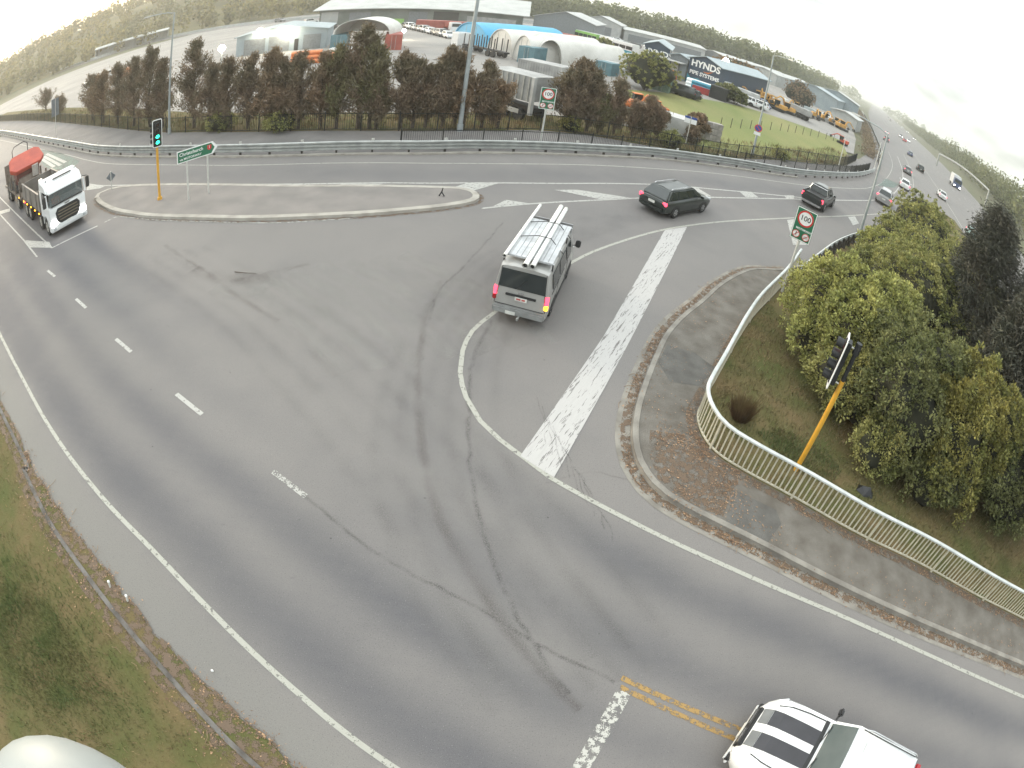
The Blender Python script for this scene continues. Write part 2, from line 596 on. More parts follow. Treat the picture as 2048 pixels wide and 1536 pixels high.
ny, nx = X.shape
me.vertices.add(nx * ny)
me.vertices.foreach_set('co', np.stack([X, Y, np.zeros_like(X)], -1).astype(np.float32).ravel())
ii = (np.arange(ny - 1)[:, None] * nx + np.arange(nx - 1)[None, :]).ravel()
F = np.stack([ii, ii + 1, ii + nx + 1, ii + nx], 1)
me.loops.add(F.size)
me.loops.foreach_set('vertex_index', F.ravel().astype(np.int32))
me.polygons.add(len(F))
me.polygons.foreach_set('loop_start', np.arange(0, F.size, 4, dtype=np.int32))
me.update(calc_edges=True)
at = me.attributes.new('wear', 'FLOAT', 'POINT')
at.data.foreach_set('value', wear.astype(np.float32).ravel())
at = me.attributes.new('shoulder', 'FLOAT', 'POINT')
at.data.foreach_set('value', shoulder.astype(np.float32).ravel())

M_ROAD = bpy.data.materials.new('chip_seal')
t, b, o = nt(M_ROAD)
N, K = t.nodes.new, t.links.new
tc = N('ShaderNodeTexCoord')
def noise(scale, detail=5, vec=None, rough=0.55):
    n = N('ShaderNodeTexNoise'); n.inputs['Scale'].default_value = scale; n.inputs['Detail'].default_value = detail
    n.inputs['Roughness'].default_value = rough
    K(vec or tc.outputs['Object'], n.inputs['Vector']); return n.outputs['Fac']
def mixc(a, b_, f):
    m_ = N('ShaderNodeMix'); m_.data_type = 'RGBA'
    for i, c in ((6, a), (7, b_)):
        if isinstance(c, tuple): m_.inputs[i].default_value = (*c, 1)
        else: K(c, m_.inputs[i])
    if isinstance(f, float): m_.inputs[0].default_value = f
    else: K(f, m_.inputs[0])
    return m_.outputs[2]
def mapr(v, a, b_, c=0.0, d=1.0):
    m_ = N('ShaderNodeMapRange')
    for k, q in zip(('From Min', 'From Max', 'To Min', 'To Max'), (a, b_, c, d)): m_.inputs[k].default_value = q
    K(v, m_.inputs['Value']); return m_.outputs[0]
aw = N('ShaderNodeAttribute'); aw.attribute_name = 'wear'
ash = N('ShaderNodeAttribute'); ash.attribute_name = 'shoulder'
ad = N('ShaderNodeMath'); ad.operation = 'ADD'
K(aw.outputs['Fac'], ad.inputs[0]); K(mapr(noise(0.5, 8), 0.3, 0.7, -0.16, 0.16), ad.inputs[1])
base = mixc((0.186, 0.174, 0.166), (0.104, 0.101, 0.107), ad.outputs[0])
base = mixc(base, (0.190, 0.184, 0.166), ash.outputs['Fac'])
base = mixc(base, (0.15, 0.142, 0.135), mapr(noise(0.16, 7), 0.45, 0.75, 0, 0.45))
base = mixc(base, (0.07, 0.068, 0.066), mapr(noise(3.5, 9, rough=0.7), 0.62, 0.78, 0, 0.5))
base = mixc(base, (0.055, 0.053, 0.05), mapr(noise(38, 4), 0.55, 0.72, 0, 0.6))
base = mixc(base, (0.34, 0.33, 0.31), mapr(noise(46, 3), 0.62, 0.76, 0, 0.7))
vo = N('ShaderNodeTexVoronoi'); vo.inputs['Scale'].default_value = 1.1
K(tc.outputs['Object'], vo.inputs['Vector'])
base = mixc(base, (0.035, 0.033, 0.032), mapr(vo.outputs['Distance'], 0.034, 0.012, 0, 0.7))
K(base, b.inputs['Base Color'])
b.inputs['Roughness'].default_value = 0.80
b.inputs['Specular IOR Level'].default_value = 0.3
bp = N('ShaderNodeBump'); bp.inputs['Strength'].default_value = 0.5; bp.inputs['Distance'].default_value = 0.012
K(noise(70, 3), bp.inputs['Height']); K(bp.outputs[0], b.inputs['Normal'])
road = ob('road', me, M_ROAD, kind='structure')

# ---- motorway and on-ramp running away to the right
mw_dir = np.array([0.492, 0.870])
mw_left = [(38, 60), (44.0, 71), (57.5, 93), (72.5, 119), (125, 219), (185, 330), (260, 465)]
mw_right = [(40, -40), (62, 22), (80, 66), (101, 104), (130, 155), (180, 243), (300, 460)]
fr = [tuple(np.array(p) + mw_dir * 3200) for p in ((260, 465), (300, 460))]
fl = [(20, -40), (20, 10), (25, 30), (30, 45)]
motorway = ob('motorway', sheet(fl + mw_left + fr + mw_right[::-1], 0.004), M_ROAD, kind='structure')

# ---- verges, path, yard, paddock (each a sheet a little above the one below)
VERGE_EDGE = [(-16.09,7.60),(-12.77,6.06),(-12.17,5.78),(-9.81,4.83),(-7.61,3.98),(-6.37,3.39),(-5.24,2.89),(-4.14,2.43),(-2.94,1.88),(-2.49,1.62)]
VERGE_EDGE = spline([(-46, 20.4)] + VERGE_EDGE + [(2.5, -0.6), (8.0, -3.3)], 0.4)
VERGE_EDGE = [(p[0] + 0.05 * math.sin(i * 1.7), p[1] + 0.05 * math.sin(i * 2.3)) for i, p in enumerate(VERGE_EDGE)]
left_verge = ob('left_verge', sheet(VERGE_EDGE + [(8, -24), (-60, -24), (-80, 10), (-80, 20)], 0.03), M_GRASS, kind='structure')

FENCE_BACK = spline([(-120, 72.6), (-104.8, 66.8)] + [(-71.59,53.89),(-46.70,43.23),(-31.15,36.88),(-23.95,35.49),(-19.22,35.00),(-11.08,35.82),(-5.32,37.91),(-1.24,40.60),(2.32,41.83),(5.79,42.44),(8.96,43.49),(13.04,45.57),(15.25,47.17),(22.82,54.20),(30.47,60.86),(35.31,65.82),(41.75,74.81)], 1.0)
path_poly = RAIL_TOP[:] + [tuple(p) for p in ([(180, 338), (124, 236), (94, 174), (75, 133), (61.4, 106.4), (52, 90)] + [tuple(q) for q in FENCE_BACK[::-1]])]
ob('cycle_path', sheet([tuple(p) for p in path_poly], 0.012), M_PATH, kind='structure')

yard = ob('yard_ground', sheet([tuple(q) for q in offset(FENCE_BACK, 4.5)] + [(45, 82), (60, 110), (72, 135), (90, 173), (110, 240), (60, 300), (-40, 300), (-120, 215), (-165, 130), (-160, 90)], 0.016), M_YARD, kind='structure')
PADDOCK = [(7.04,70.89),(14.08,78.53),(21.41,84.04),(27.93,89.06),(33.98,90.46),(43.84,93.23),(48.37,94.13),(41.78,78.01),(33.85,66.08),(23.47,55.94),(17.55,50.83),(13.49,48.05),(10.74,46.66),(7.42,46.82),(6.44,52.85)]
paddock = ob('paddock', sheet(PADDOCK, 0.024), M_PADDOCK, kind='structure')
ob('fence_verge', sheet([tuple(q) for q in offset(FENCE_BACK, 0.0)] + [tuple(q) for q in offset(FENCE_BACK, 5.5)][::-1], 0.021), M_GRASS, kind='structure')

# ---- the corner footpath on the right with its kerb
KERB_R = spline([(13.32,26.15),(11.46,24.61),(9.80,23.80),(8.73,22.83),(7.42,21.19),(6.32,19.45),(5.30,17.93),(4.55,16.54),(4.00,15.04),(3.52,13.46),(3.26,12.37),(3.15,11.34),(3.25,10.49),(3.57,9.83),(3.90,9.48),(4.39,9.16),(5.33,8.69),(6.42,8.14),(7.79,7.40),(9.31,6.62),(11.09,5.77),(13.20,4.79),(16.38,3.30)] + [(22.8, 0.3)], 0.3)
RAILING = spline([(12.60,25.38),(10.74,22.38),(8.55,19.18),(7.40,17.22),(6.63,15.74),(5.85,14.20),(5.34,13.21),(5.06,12.50),(5.11,11.75),(5.43,11.13),(6.18,10.59),(7.55,9.84),(9.52,8.72),(11.74,7.70),(14.37,6.31),(17.13,5.00)] + [(24.0, 1.65)], 0.25)
GUARD_R = spline([(12.32,24.09),(14.50,26.86),(17.17,30.11),(20.42,33.48),(24.45,37.11),(31.85,44.83),(49.82,66.78)], 0.5)
foot_poly = [tuple(p) for p in KERB_R] + [tuple(p) for p in RAILING][::-1]
footpath = ob('footpath', sheet(foot_poly, 0.13), M_FOOT, kind='structure')
ob('kerb', bandmesh(KERB_R, [(0.0, -0.02), (0.015, 0.14), (0.17, 0.145), (0.17, -0.02)]), M_KERB, kind='structure', recalc=True)
ob('kerb_channel', ribbon(KERB_R[6:], 0.42, 0.008, off=-0.21), M_KERB, kind='structure')
right_verge = ob('right_verge', sheet([tuple(p) for p in RAILING[::-1]] + [tuple(p) for p in GUARD_R] + [(50.5, 66.5), (55.2, 64.0), (38, 28), (29.5, -1)], 0.10), M_GRASS, kind='structure')
ob('path_patch', sheet([(4.54,15.83),(5.47,15.69),(6.09,15.02),(5.34,13.97),(4.42,13.91),(4.14,14.80)], 0.136), M_PATCH, footpath)
ob('path_patch', sheet([(5.78,9.92),(6.94,9.39),(7.00,8.93),(6.42,8.22),(5.36,8.74)], 0.136), M_PATCH, footpath)
ob('leaf_bed', sheet([(3.65,11.68),(4.62,11.70),(5.28,10.71),(6.02,10.30),(5.68,9.82),(5.34,8.97),(4.51,9.33),(3.74,9.97),(3.54,10.83)], 0.134), M_LITTER, footpath)
ob('leaf_bed', sheet([tuple(p) for p in offset(RAILING[28:], -0.03)] + [tuple(q) for q in offset(RAILING[28:], -0.32)][::-1], 0.135), M_LITTER, footpath)
ob('gutter_litter', ribbon(KERB_R[8:], 0.26, 0.014, off=-0.15), M_LITTER, footpath)

# ---- concrete edging buried in the left verge, leaf bed on the seal edge
EDGING = spline([(-46, 19.9)] + [(-15.66,7.22),(-12.36,5.55),(-10.30,4.54),(-8.36,3.75),(-6.32,2.88),(-5.04,2.29),(-3.99,1.74),(-3.13,1.32)] + [(2.0, -1.1), (7.5, -3.9)], 0.4)
ob('edging', bandmesh(EDGING, [(-0.06, 0.0), (-0.06, 0.055), (0.06, 0.055), (0.06, 0.0)]), mat('edging_concrete', (0.15, 0.14, 0.13), 0.9, rgb2=(0.07, 0.062, 0.055), scale=2.5, detail=8, bump=0.4), left_verge)
lb = [tuple(p) for p in offset(EDGING, -0.35)]
ob('leaf_bed', sheet([(p[0], p[1]) for p in offset(VERGE_EDGE, 0.05 )] + lb[::-1], 0.036), M_LITTER, left_verge)

# ---- top kerb under the guardrail
ob('kerb', bandmesh(KERB_TOP[:230], [(0.0, -0.02), (0.0, 0.10), (0.18, 0.11), (0.18, -0.02)]), M_KERBI, kind='structure')

# ---- traffic island
ISLE = spline([(-24.78,22.99),(-23.38,22.12),(-21.30,21.25),(-19.42,20.84),(-17.73,20.59),(-14.47,20.60),(-11.48,20.85),(-7.64,21.90),(-4.77,23.35),(-3.27,24.54),(-2.81,25.37),(-3.04,26.16),(-3.85,26.48),(-5.44,26.13),(-10.86,25.00),(-14.81,24.77),(-20.14,24.82),(-23.35,24.77),(-24.75,24.27),(-25.14,23.65),(-24.78,22.99)], 0.4)[:-1]
island = ob('traffic_island', MB().prism([tuple(p) for p in ISLE][::-1], -0.02, 0.125), M_ISLE, kind='structure')
ISC = ISLE + [ISLE[0], ISLE[1]]
ob('kerb', bandmesh(ISC, [(-0.02, -0.02), (0.0, 0.13), (0.30, 0.135), (0.30, 0.10)]), M_KERBI, island)
ob('gutter_litter', ribbon(ISLE[2:60], 0.2, 0.006, off=-0.13), M_LITTER, island)

# ---- painted markings
def line(name, P, w, m=M_WHITE_LINE, z=0.008, off=0.0):
    return ob(name, ribbon(P, w, z, off), m, road)
def poly(name, pts, m=M_WHITE_LINE, z=0.008):
    return ob(name, sheet(pts, z), m, road)
M_EDGE = paint('edge_line_paint', (0.385, 0.38, 0.335), 0.16)
line('edge_line', EDGE_A, 0.125, M_EDGE)
line('edge_line', EDGE_B, 0.125, M_EDGE)
line('edge_line', ARC, 0.13, M_EDGE, 0.0075)
line('edge_line', RAMP_TOP, 0.11, M_EDGE)
line('lane_line', LANE_MID, 0.15)
line('lane_line', spline([(-2.53,24.45),(-0.54,25.90),(2.86,28.28),(5.03,29.93),(8.20,32.27),(11.93,34.88),(17.14,38.82),(20.52,41.49)], 0.6), 0.14)
line('edge_line', spline([(-20.40,20.77),(-16.73,20.40),(-11.35,20.61),(-8.77,21.29),(-7.59,21.75)], 0.5), 0.09, M_WORN_LINE)
for q in ([(-21.01,15.28),(-19.88,14.86)], [(-16.81,13.49),(-15.69,13.04)], [(-12.74,11.67),(-11.62,11.22)], [(-8.82,9.93),(-7.62,9.43)]):
    line('lane_dash', resample(q, 0.3), 0.14)
line('lane_dash', resample([(-4.95,8.21),(-3.95,7.74)], 0.3), 0.14, M_WORN_LINE)
line('lane_line', resample([(-52.0, 30.0)] + [(-40.06,24.80),(-22.89,17.30)], 0.6), 0.10)
line('lane_line', resample([(-47.0, 26.9)] + [(-35.33,21.64),(-26.83,18.01),(-23.32,16.38)], 0.6), 0.10)
line('stop_line', resample([(-22.89,17.30),(-21.22,19.68)], 0.5), 0.14)
line('stop_line', resample([(-21.04,20.07),(-20.50,20.89)], 0.5), 0.14, M_WORN_LINE)
poly('hatch_bar', [(-26.65,18.01),(-23.83,17.89),(-22.89,17.30),(-25.29,17.27)], z=0.012)
poly('hatch_bar', [(-36.82,22.04),(-34.93,22.50),(-34.21,22.00),(-35.92,21.45)], z=0.012)
poly('crossing_bar', [(5.72,25.88),(7.03,27.08),(3.17,15.31),(1.28,9.66),(0.46,10.17),(2.51,15.84)], paint('crossing_bar_paint', (0.46, 0.445, 0.43), 0.12, scale=15, grain=60, rot=R_(66.4), stretch=(14.0, 1.0, 1.0)), z=0.012)
poly('hatch_bar', [(14.86,33.25),(16.29,34.44),(14.88,29.57),(13.72,28.86)], z=0.012)
poly('hatch_bar', [(22.91,39.74),(24.17,40.81),(23.71,39.07),(22.44,37.76)], z=0.012)
for q in ([(-2.09,24.88),(-1.63,25.93),(-0.61,25.93)], [(0.45,28.42),(1.59,29.07),(4.34,29.49),(2.73,28.28)], [(-10.21,25.10),(-9.44,25.67),(-7.40,26.13),(-8.31,25.48)],
          [(-4.42,26.27),(-3.73,27.43),(-2.22,28.09),(-3.32,26.40)], [(7.49,33.73),(8.94,34.55),(9.69,33.46),(8.22,32.37)], [(12.29,36.51),(13.42,37.22),(13.75,36.40),(12.55,35.46)],
          [(16.72,39.21),(17.97,40.24),(17.58,39.17),(16.66,38.43)], [(-28.19,25.58),(-25.76,25.11),(-25.97,24.74),(-27.23,24.55)]):
    poly('chevron_bar', q, z=0.012)
line('centre_line', resample([(2.88,4.67),(5.34,3.46)] + [(9.0, 1.6)], 0.3), 0.12, M_YELLOW_LINE)
line('centre_line', resample([(2.86,4.46),(5.13,3.29)] + [(8.6, 1.35)], 0.3), 0.12, M_YELLOW_LINE)
line('stop_line', resample([(2.94,4.36),(2.23,2.66)] + [(1.3, 0.55)], 0.3), 0.3, paint('worn_stop_line_paint', (0.48, 0.47, 0.43), 0.50, scale=9, grain=50), z=0.010)
poly('green_patch', [(-50.07,36.99),(-48.09,36.61),(-41.39,34.07),(-34.81,30.88),(-34.18,29.55),(-36.04,28.89),(-40.49,30.93)], M_GREEN_PAINT)
poly('green_patch', [(45.29,70.84),(48.14,71.39),(43.61,65.49),(38.37,61.42)], M_GREEN_PAINT, z=0.011)
for a, b_ in (([(-44.65,34.60),(-37.08,31.00)]), ([(-44.24,33.89),(-37.13,30.38)]), ([(-43.70,33.17),(-37.97,30.23)])):
    line('bus_lane_lettering', [a, b_], 0.35, z=0.012)
# motorway lines
for off, nm in ((2.2, 'edge_line'), (9.2, 'lane_line'), (12.9, 'lane_line'), (20.3, 'edge_line')):
    p0 = np.array([45.0, 48.0]) + np.array([0.870, -0.492]) * off
    if nm == 'edge_line':
        ob(nm, ribbon([p0 + mw_dir * s for s in range(0, 1500, 20)], 0.15, 0.012), M_EDGE, motorway)
    else:
        mb = MB()
        for s in range(0, 500, 12):
            ribbon([p0 + mw_dir * s, p0 + mw_dir * (s + 3)], 0.13, 0.012, mb=mb)
        ob('lane_dashes', mb, M_EDGE, motorway, kind='stuff')

# ---- cracks, seams and scuffs in the seal
def stain(name, rgb, amount, scale=1.5, grain=22.0):
    """A soft mark rubbed into the seal: strongest along its middle (an attribute), broken by noise."""
    m = bpy.data.materials.new(name)
    t, b, o = nt(m)
    N, K = t.nodes.new, t.links.new
    tc = N('ShaderNodeTexCoord')
    at_ = N('ShaderNodeAttribute'); at_.attribute_name = 'core'
    n1 = N('ShaderNodeTexNoise'); n1.inputs['Scale'].default_value = scale; n1.inputs['Detail'].default_value = 6
    n2 = N('ShaderNodeTexNoise'); n2.inputs['Scale'].default_value = grain; n2.inputs['Detail'].default_value = 3
    K(tc.outputs['Object'], n1.inputs['Vector']); K(tc.outputs['Object'], n2.inputs['Vector'])
    r1 = N('ShaderNodeMapRange'); r1.inputs['From Min'].default_value = 0.3; r1.inputs['From Max'].default_value = 0.6; K(n1.outputs['Fac'], r1.inputs['Value'])
    r2 = N('ShaderNodeMapRange'); r2.inputs['From Min'].default_value = 0.35; r2.inputs['From Max'].default_value = 0.6; K(n2.outputs['Fac'], r2.inputs['Value'])
    m1 = N('ShaderNodeMath'); m1.operation = 'MULTIPLY'; K(r1.outputs[0], m1.inputs[0]); K(r2.outputs[0], m1.inputs[1])
    m2 = N('ShaderNodeMath'); m2.operation = 'MULTIPLY'; K(m1.outputs[0], m2.inputs[0]); K(at_.outputs['Fac'], m2.inputs[1])
    m3 = N('ShaderNodeMath'); m3.operation = 'MULTIPLY'; K(m2.outputs[0], m3.inputs[0]); m3.inputs[1].default_value = amount
    b.inputs['Base Color'].default_value = (*rgb, 1)
    b.inputs['Roughness'].default_value = 0.85
    tr = N('ShaderNodeBsdfTransparent'); ms = N('ShaderNodeMixShader')
    K(m3.outputs[0], ms.inputs[0]); K(tr.outputs[0], ms.inputs[1]); K(b.outputs[0], ms.inputs[2]); K(ms.outputs[0], o.inputs[0])
    return m
M_CRACK = stain('crack_filler', (0.06, 0.056, 0.053), 0.42, scale=2.5, grain=40)
M_SCUFF = stain('rubber_scuff', (0.095, 0.072, 0.062), 0.34, scale=0.8, grain=45)
M_TRACK = stain('rubber_track', (0.095, 0.092, 0.088), 0.13, scale=0.5, grain=40)
M_PALE = stain('pale_scuff', (0.30, 0.29, 0.27), 0.55, scale=0.9, grain=26)
def crack(name, pts, w, m, z, jit=0.02):
    P = np.array(spline(pts, 0.22))
    N_ = normals2(P)
    P = P + N_ * (RNG.normal(0, jit, len(P)))[:, None]
    mb = MB(); n = len(P)
    for k_ in (-1, 0, 1):
        mb.v += [(p[0] + q[0] * w * k_ / 2, p[1] + q[1] * w * k_ / 2, z) for p, q in zip(P, N_)]
    for r_ in (0, 1):
        mb.f += [(r_ * n + i, r_ * n + i + 1, (r_ + 1) * n + i + 1, (r_ + 1) * n + i) for i in range(n - 1)]
    o = ob(name, mb, m, road, recalc=False)
    a_ = o.data.attributes.new('core', 'FLOAT', 'POINT')
    a_.data.foreach_set('value', np.concatenate([np.zeros(n), np.ones(n), np.zeros(n)]).astype(np.float32))
    return o
crack('seal_crack', [(-2.91,17.63),(-2.85,15.11),(-2.53,12.92),(-2.09,10.97),(-1.63,9.36),(-1.13,8.14),(-0.45,7.08),(0.34,5.90),(1.15,4.89),(2.13,3.90)], 0.30, M_SCUFF, 0.005)
crack('seal_crack', [(-0.90,15.69),(-1.17,13.53),(-0.88,11.11),(-0.60,9.47),(-0.10,7.83),(0.52,6.41),(1.11,5.33),(1.89,4.21)], 0.16, M_CRACK, 0.0052)
crack('seal_crack', [(-3.94,7.74),(-3.00,7.21),(-2.23,6.76),(-1.23,6.39),(-0.25,6.01),(1.49,5.16),(2.76,4.59)], 0.13, M_CRACK, 0.0054)
crack('seal_crack', [(-1.41,23.55),(-2.19,19.39),(-2.78,16.98),(-2.71,15.15)], 0.13, M_CRACK, 0.0054)
crack('seal_joint', [(-14.97,18.07),(-11.21,16.08),(-9.46,15.01),(-7.20,13.98)], 0.30, M_SCUFF, 0.0056)
crack('seal_joint', [(-9.98,15.94),(-8.88,16.69),(-7.65,17.58)], 0.35, M_SCUFF, 0.0058)
crack('seal_joint', [(1.09,9.46),(2.11,9.99),(3.10,9.91)], 0.08, M_SCUFF, 0.005)
for k in range(9):
    p0 = [(1.16,12.41),(2.16,15.26)]
    a = np.array(p0[0]) + np.array((0.16 * k - 0.5, -0.34 * k))
    dv = np.array((0.35 + 0.05 * k, -1.7))
    crack('tyre_scuff', [a, a + dv * 0.5 + (0.06, 0), a + dv], 0.05, M_CRACK, 0.0165)
crack('seal_patch', [(-12.21,16.30),(-10.58,15.83),(-9.42,16.11),(-8.50,16.76)], 1.0, M_SCUFF, 0.0045)
crack('seal_patch', [(-10.51,15.31),(-9.27,15.05),(-8.56,16.04)], 0.8, M_PALE, 0.0047)
# rubber tracks where traffic turns, and paler scuffed seal between them
for k in range(6):
    crack('rubber_track', [(2.30,4.13),(0.54,6.29),(-0.93,9.07),(-1.59,12.09),(-1.34,16.15),(0.20,21.15),(4.11,26.59)] + np.array([(0.55 * k - 1.6, 0.25 * k - 0.5)]), 0.42, M_TRACK, 0.0030 + 0.0002 * k, 0.01)
for k in range(5):
    crack('rubber_track', [(-14.88,16.76),(-8.54,13.67),(-4.73,11.03),(-2.05,8.78),(0.22,6.48),(1.83,4.31)] + np.array([(0.8 * k - 1.2, 0.35 * k)]), 0.5, M_TRACK, 0.0020 + 0.0002 * k, 0.01)
for k in range(7):
    crack('pale_scuff', [(-9.01,16.12),(-5.95,14.29),(-3.38,12.03)] + np.array([(0.9 * k - 1.0, 0.5 * k)]), 0.8, M_PALE, 0.0010 + 0.0001 * k, 0.03)


# ================================================================== BARRIERS, FENCES, POLES, SIGNS
M_GALV = mat('galvanised_steel', (0.40, 0.41, 0.395), 0.5, 0.45, rgb2=(0.29, 0.30, 0.29), scale=2.0, detail=6)
M_POLE = mat('grey_pole_steel', (0.36, 0.39, 0.39), 0.5, 0.3, rgb2=(0.28, 0.31, 0.32), scale=1.5)
M_WHITEP = mat('white_post_paint', (0.56, 0.555, 0.52), 0.5, rgb2=(0.46, 0.455, 0.42), scale=2.5, detail=6)
M_RAIL = mat('white_railing_paint', (0.52, 0.54, 0.53), 0.5, rgb2=(0.40, 0.42, 0.41), scale=3.5, detail=7)
M_BAR = mat('cream_bar_paint', (0.50, 0.47, 0.38), 0.6, rgb2=(0.37, 0.345, 0.27), scale=4.5, detail=7)
M_BLACKF = mat('black_fence_steel', (0.018, 0.02, 0.019), 0.5, 0.2)
M_TIMBER = mat('dark_timber', (0.052, 0.045, 0.037), 0.9, rgb2=(0.03, 0.027, 0.022), scale=5, bump=0.5, stretch=(6, 6, 1))
M_SIGNBACK = mat('sign_back', (0.20, 0.225, 0.25), 0.45, 0.4)
M_SIGNGREEN = mat('sign_green', (0.018, 0.145, 0.075), 0.4, var=0.06)
M_SIGNWHITE = mat('sign_white', (0.80, 0.80, 0.78), 0.4, var=0.04)
M_SIGNRED = mat('sign_red', (0.55, 0.035, 0.035), 0.4, var=0.05)
M_SIGNBLACK = mat('sign_black', (0.02, 0.02, 0.02), 0.5)
M_SIGNBLUE = mat('sign_blue', (0.03, 0.08, 0.32), 0.4)
M_SIGNYEL = mat('signal_yellow', (0.62, 0.33, 0.035), 0.5, rgb2=(0.52, 0.27, 0.03), scale=4)
M_SIGBLK = mat('signal_black', (0.014, 0.015, 0.016), 0.55)

def wbeam(name, P, label, post_step, rail_m, post_m, lo=0.42, hi=0.74, post_h=0.72, side=1, refl=False, post_size=(0.10, 0.14), n_posts=80, thick=0.02, group=None):
    p0 = P[0]
    t = thing(name, label, 'guardrail', (p0[0], p0[1], 0.0), group=group)
    L_ = [(p[0] - p0[0], p[1] - p0[1]) for p in P]
    h = hi - lo
    d = 0.075
    prof = [(0, lo), (-d, lo + 0.12 * h), (-d, lo + 0.34 * h), (0, lo + 0.47 * h), (0, lo + 0.53 * h), (-d, lo + 0.66 * h), (-d, lo + 0.88 * h), (0, hi)]
    if h > 0.45:      # the deep three-wave beam
        prof = [(0, lo), (-d, lo + 0.07 * h), (-d, lo + 0.22 * h), (0, lo + 0.31 * h), (0, lo + 0.35 * h), (-d, lo + 0.44 * h), (-d, lo + 0.57 * h), (0, lo + 0.66 * h), (0, lo + 0.70 * h), (-d, lo + 0.79 * h), (-d, lo + 0.93 * h), (0, hi)]
    prof = prof + [(x_ + thick, z_) for x_, z_ in prof[::-1]]
    if side < 0:
        prof = [(-x_, z_) for x_, z_ in prof][::-1]
    ob('beam', bandmesh(L_, prof), rail_m, t)
    Q = resample(L_, post_step)
    # posts at even spacing along the run
    acc, out, last = 0.0, [], None
    for a, b_ in zip(L_[:-1], L_[1:]):
        seg = math.hypot(b_[0] - a[0], b_[1] - a[1])
        while acc <= seg:
            k = acc / max(seg, 1e-6)
            out.append((a[0] + (b_[0] - a[0]) * k, a[1] + (b_[1] - a[1]) * k, math.atan2(b_[1] - a[1], b_[0] - a[0])))
            acc += post_step
        acc -= seg
    out = out[:n_posts]
    first = None
    for i, (x_, y_, r_) in enumerate(out):
        o_ = side * (thick + 0.006 + post_size[1] / 2)
        px_, py_ = x_ - math.sin(r_) * o_, y_ + math.cos(r_) * o_
        if first is None:
            first = ob('post', MB().box((0, 0, post_h / 2), (post_size[0], post_size[1], post_h)), post_m, t)
            o = first
        else:
            o = first.copy(); COL.objects.link(o); o.parent = t
        o.location = (px_, py_, 0); o.rotation_euler = (0, 0, r_)
        if refl and i % 2 == 0:
            rf = ob('reflector', MB().box((0, 0, post_h + 0.10), (0.16, 0.05, 0.20)), M_WHITEP, o)
    return t

def cut(P, a, b):
    """The stretch of a polyline between the points nearest to a and b."""
    A = np.array(P)
    i = int(np.argmin(((A - a) ** 2).sum(1))); j = int(np.argmin(((A - b) ** 2).sum(1)))
    return [tuple(p) for p in P[min(i, j):max(i, j) + 1]]

wbeam('guardrail', cut(RAIL_TOP, (-88, 52), (44.6, 70.5)), 'long galvanised guardrail along the far side of the upper road', 2.05, M_GALV, M_TIMBER, lo=0.24, hi=0.80, refl=True, n_posts=90)
wbeam('guardrail', cut(RAIL_TOP, (46.2, 75), (180, 335)), 'far guardrail between the hedge and the on-ramp at the motorway', 4.0, M_GALV, M_TIMBER, n_posts=60)
wbeam('guardrail', [tuple(p) for p in GUARD_R], 'white topped guardrail on dark posts beside the bushes', 1.15, M_RAIL, M_TIMBER, lo=0.46, hi=0.78, side=-1, post_size=(0.20, 0.24), post_h=0.74)

# ---- the white pedestrian railing round the corner: top rail, bottom rail, bars
p0 = RAILING[0]
rail = thing('pedestrian_railing', 'white railing with cream bars curving round the corner footpath', 'railing', (p0[0], p0[1], 0.10))
RL = [(p[0] - p0[0], p[1] - p0[1]) for p in RAILING]
ob('top_rail', bandmesh(RL, [(-0.055, 1.0), (-0.055, 1.045), (-0.03, 1.065), (0.03, 1.065), (0.055, 1.045), (0.055, 1.0)]), M_RAIL, rail, smooth=50)
ob('bottom_rail', bandmesh(RL, [(-0.02, 0.10), (-0.02, 0.14), (0.02, 0.14), (0.02, 0.10)]), M_BAR, rail)
acc, k, first = 0.08, 0, None
for a, b_ in zip(RL[:-1], RL[1:]):
    seg = math.hypot(b_[0] - a[0], b_[1] - a[1])
    while acc <= seg:
        q = acc / seg
        x_, y_ = a[0] + (b_[0] - a[0]) * q, a[1] + (b_[1] - a[1]) * q
        if first is None:
            first = ob('bar', MB().box((0, 0, 0.555), (0.042, 0.022, 0.885)), M_BAR, rail)
            o = first
        else:
            o = first.copy(); COL.objects.link(o); o.parent = rail
        o.location = (x_, y_, 0)
        o.rotation_euler = (random.gauss(0, 0.012), random.gauss(0, 0.012), math.atan2(b_[1] - a[1], b_[0] - a[0]))
        if k % 18 == 0:
            ps = ob('post', MB().box((0, 0, 0.5), (0.06, 0.06, 1.0)), M_BAR, rail)
            ps.location = (x_, y_ , 0); ps.rotation_euler = (0, 0, math.atan2(b_[1] - a[1], b_[0] - a[0]))
            acc += 0.02
        acc += 0.148
        k += 1
    acc -= seg

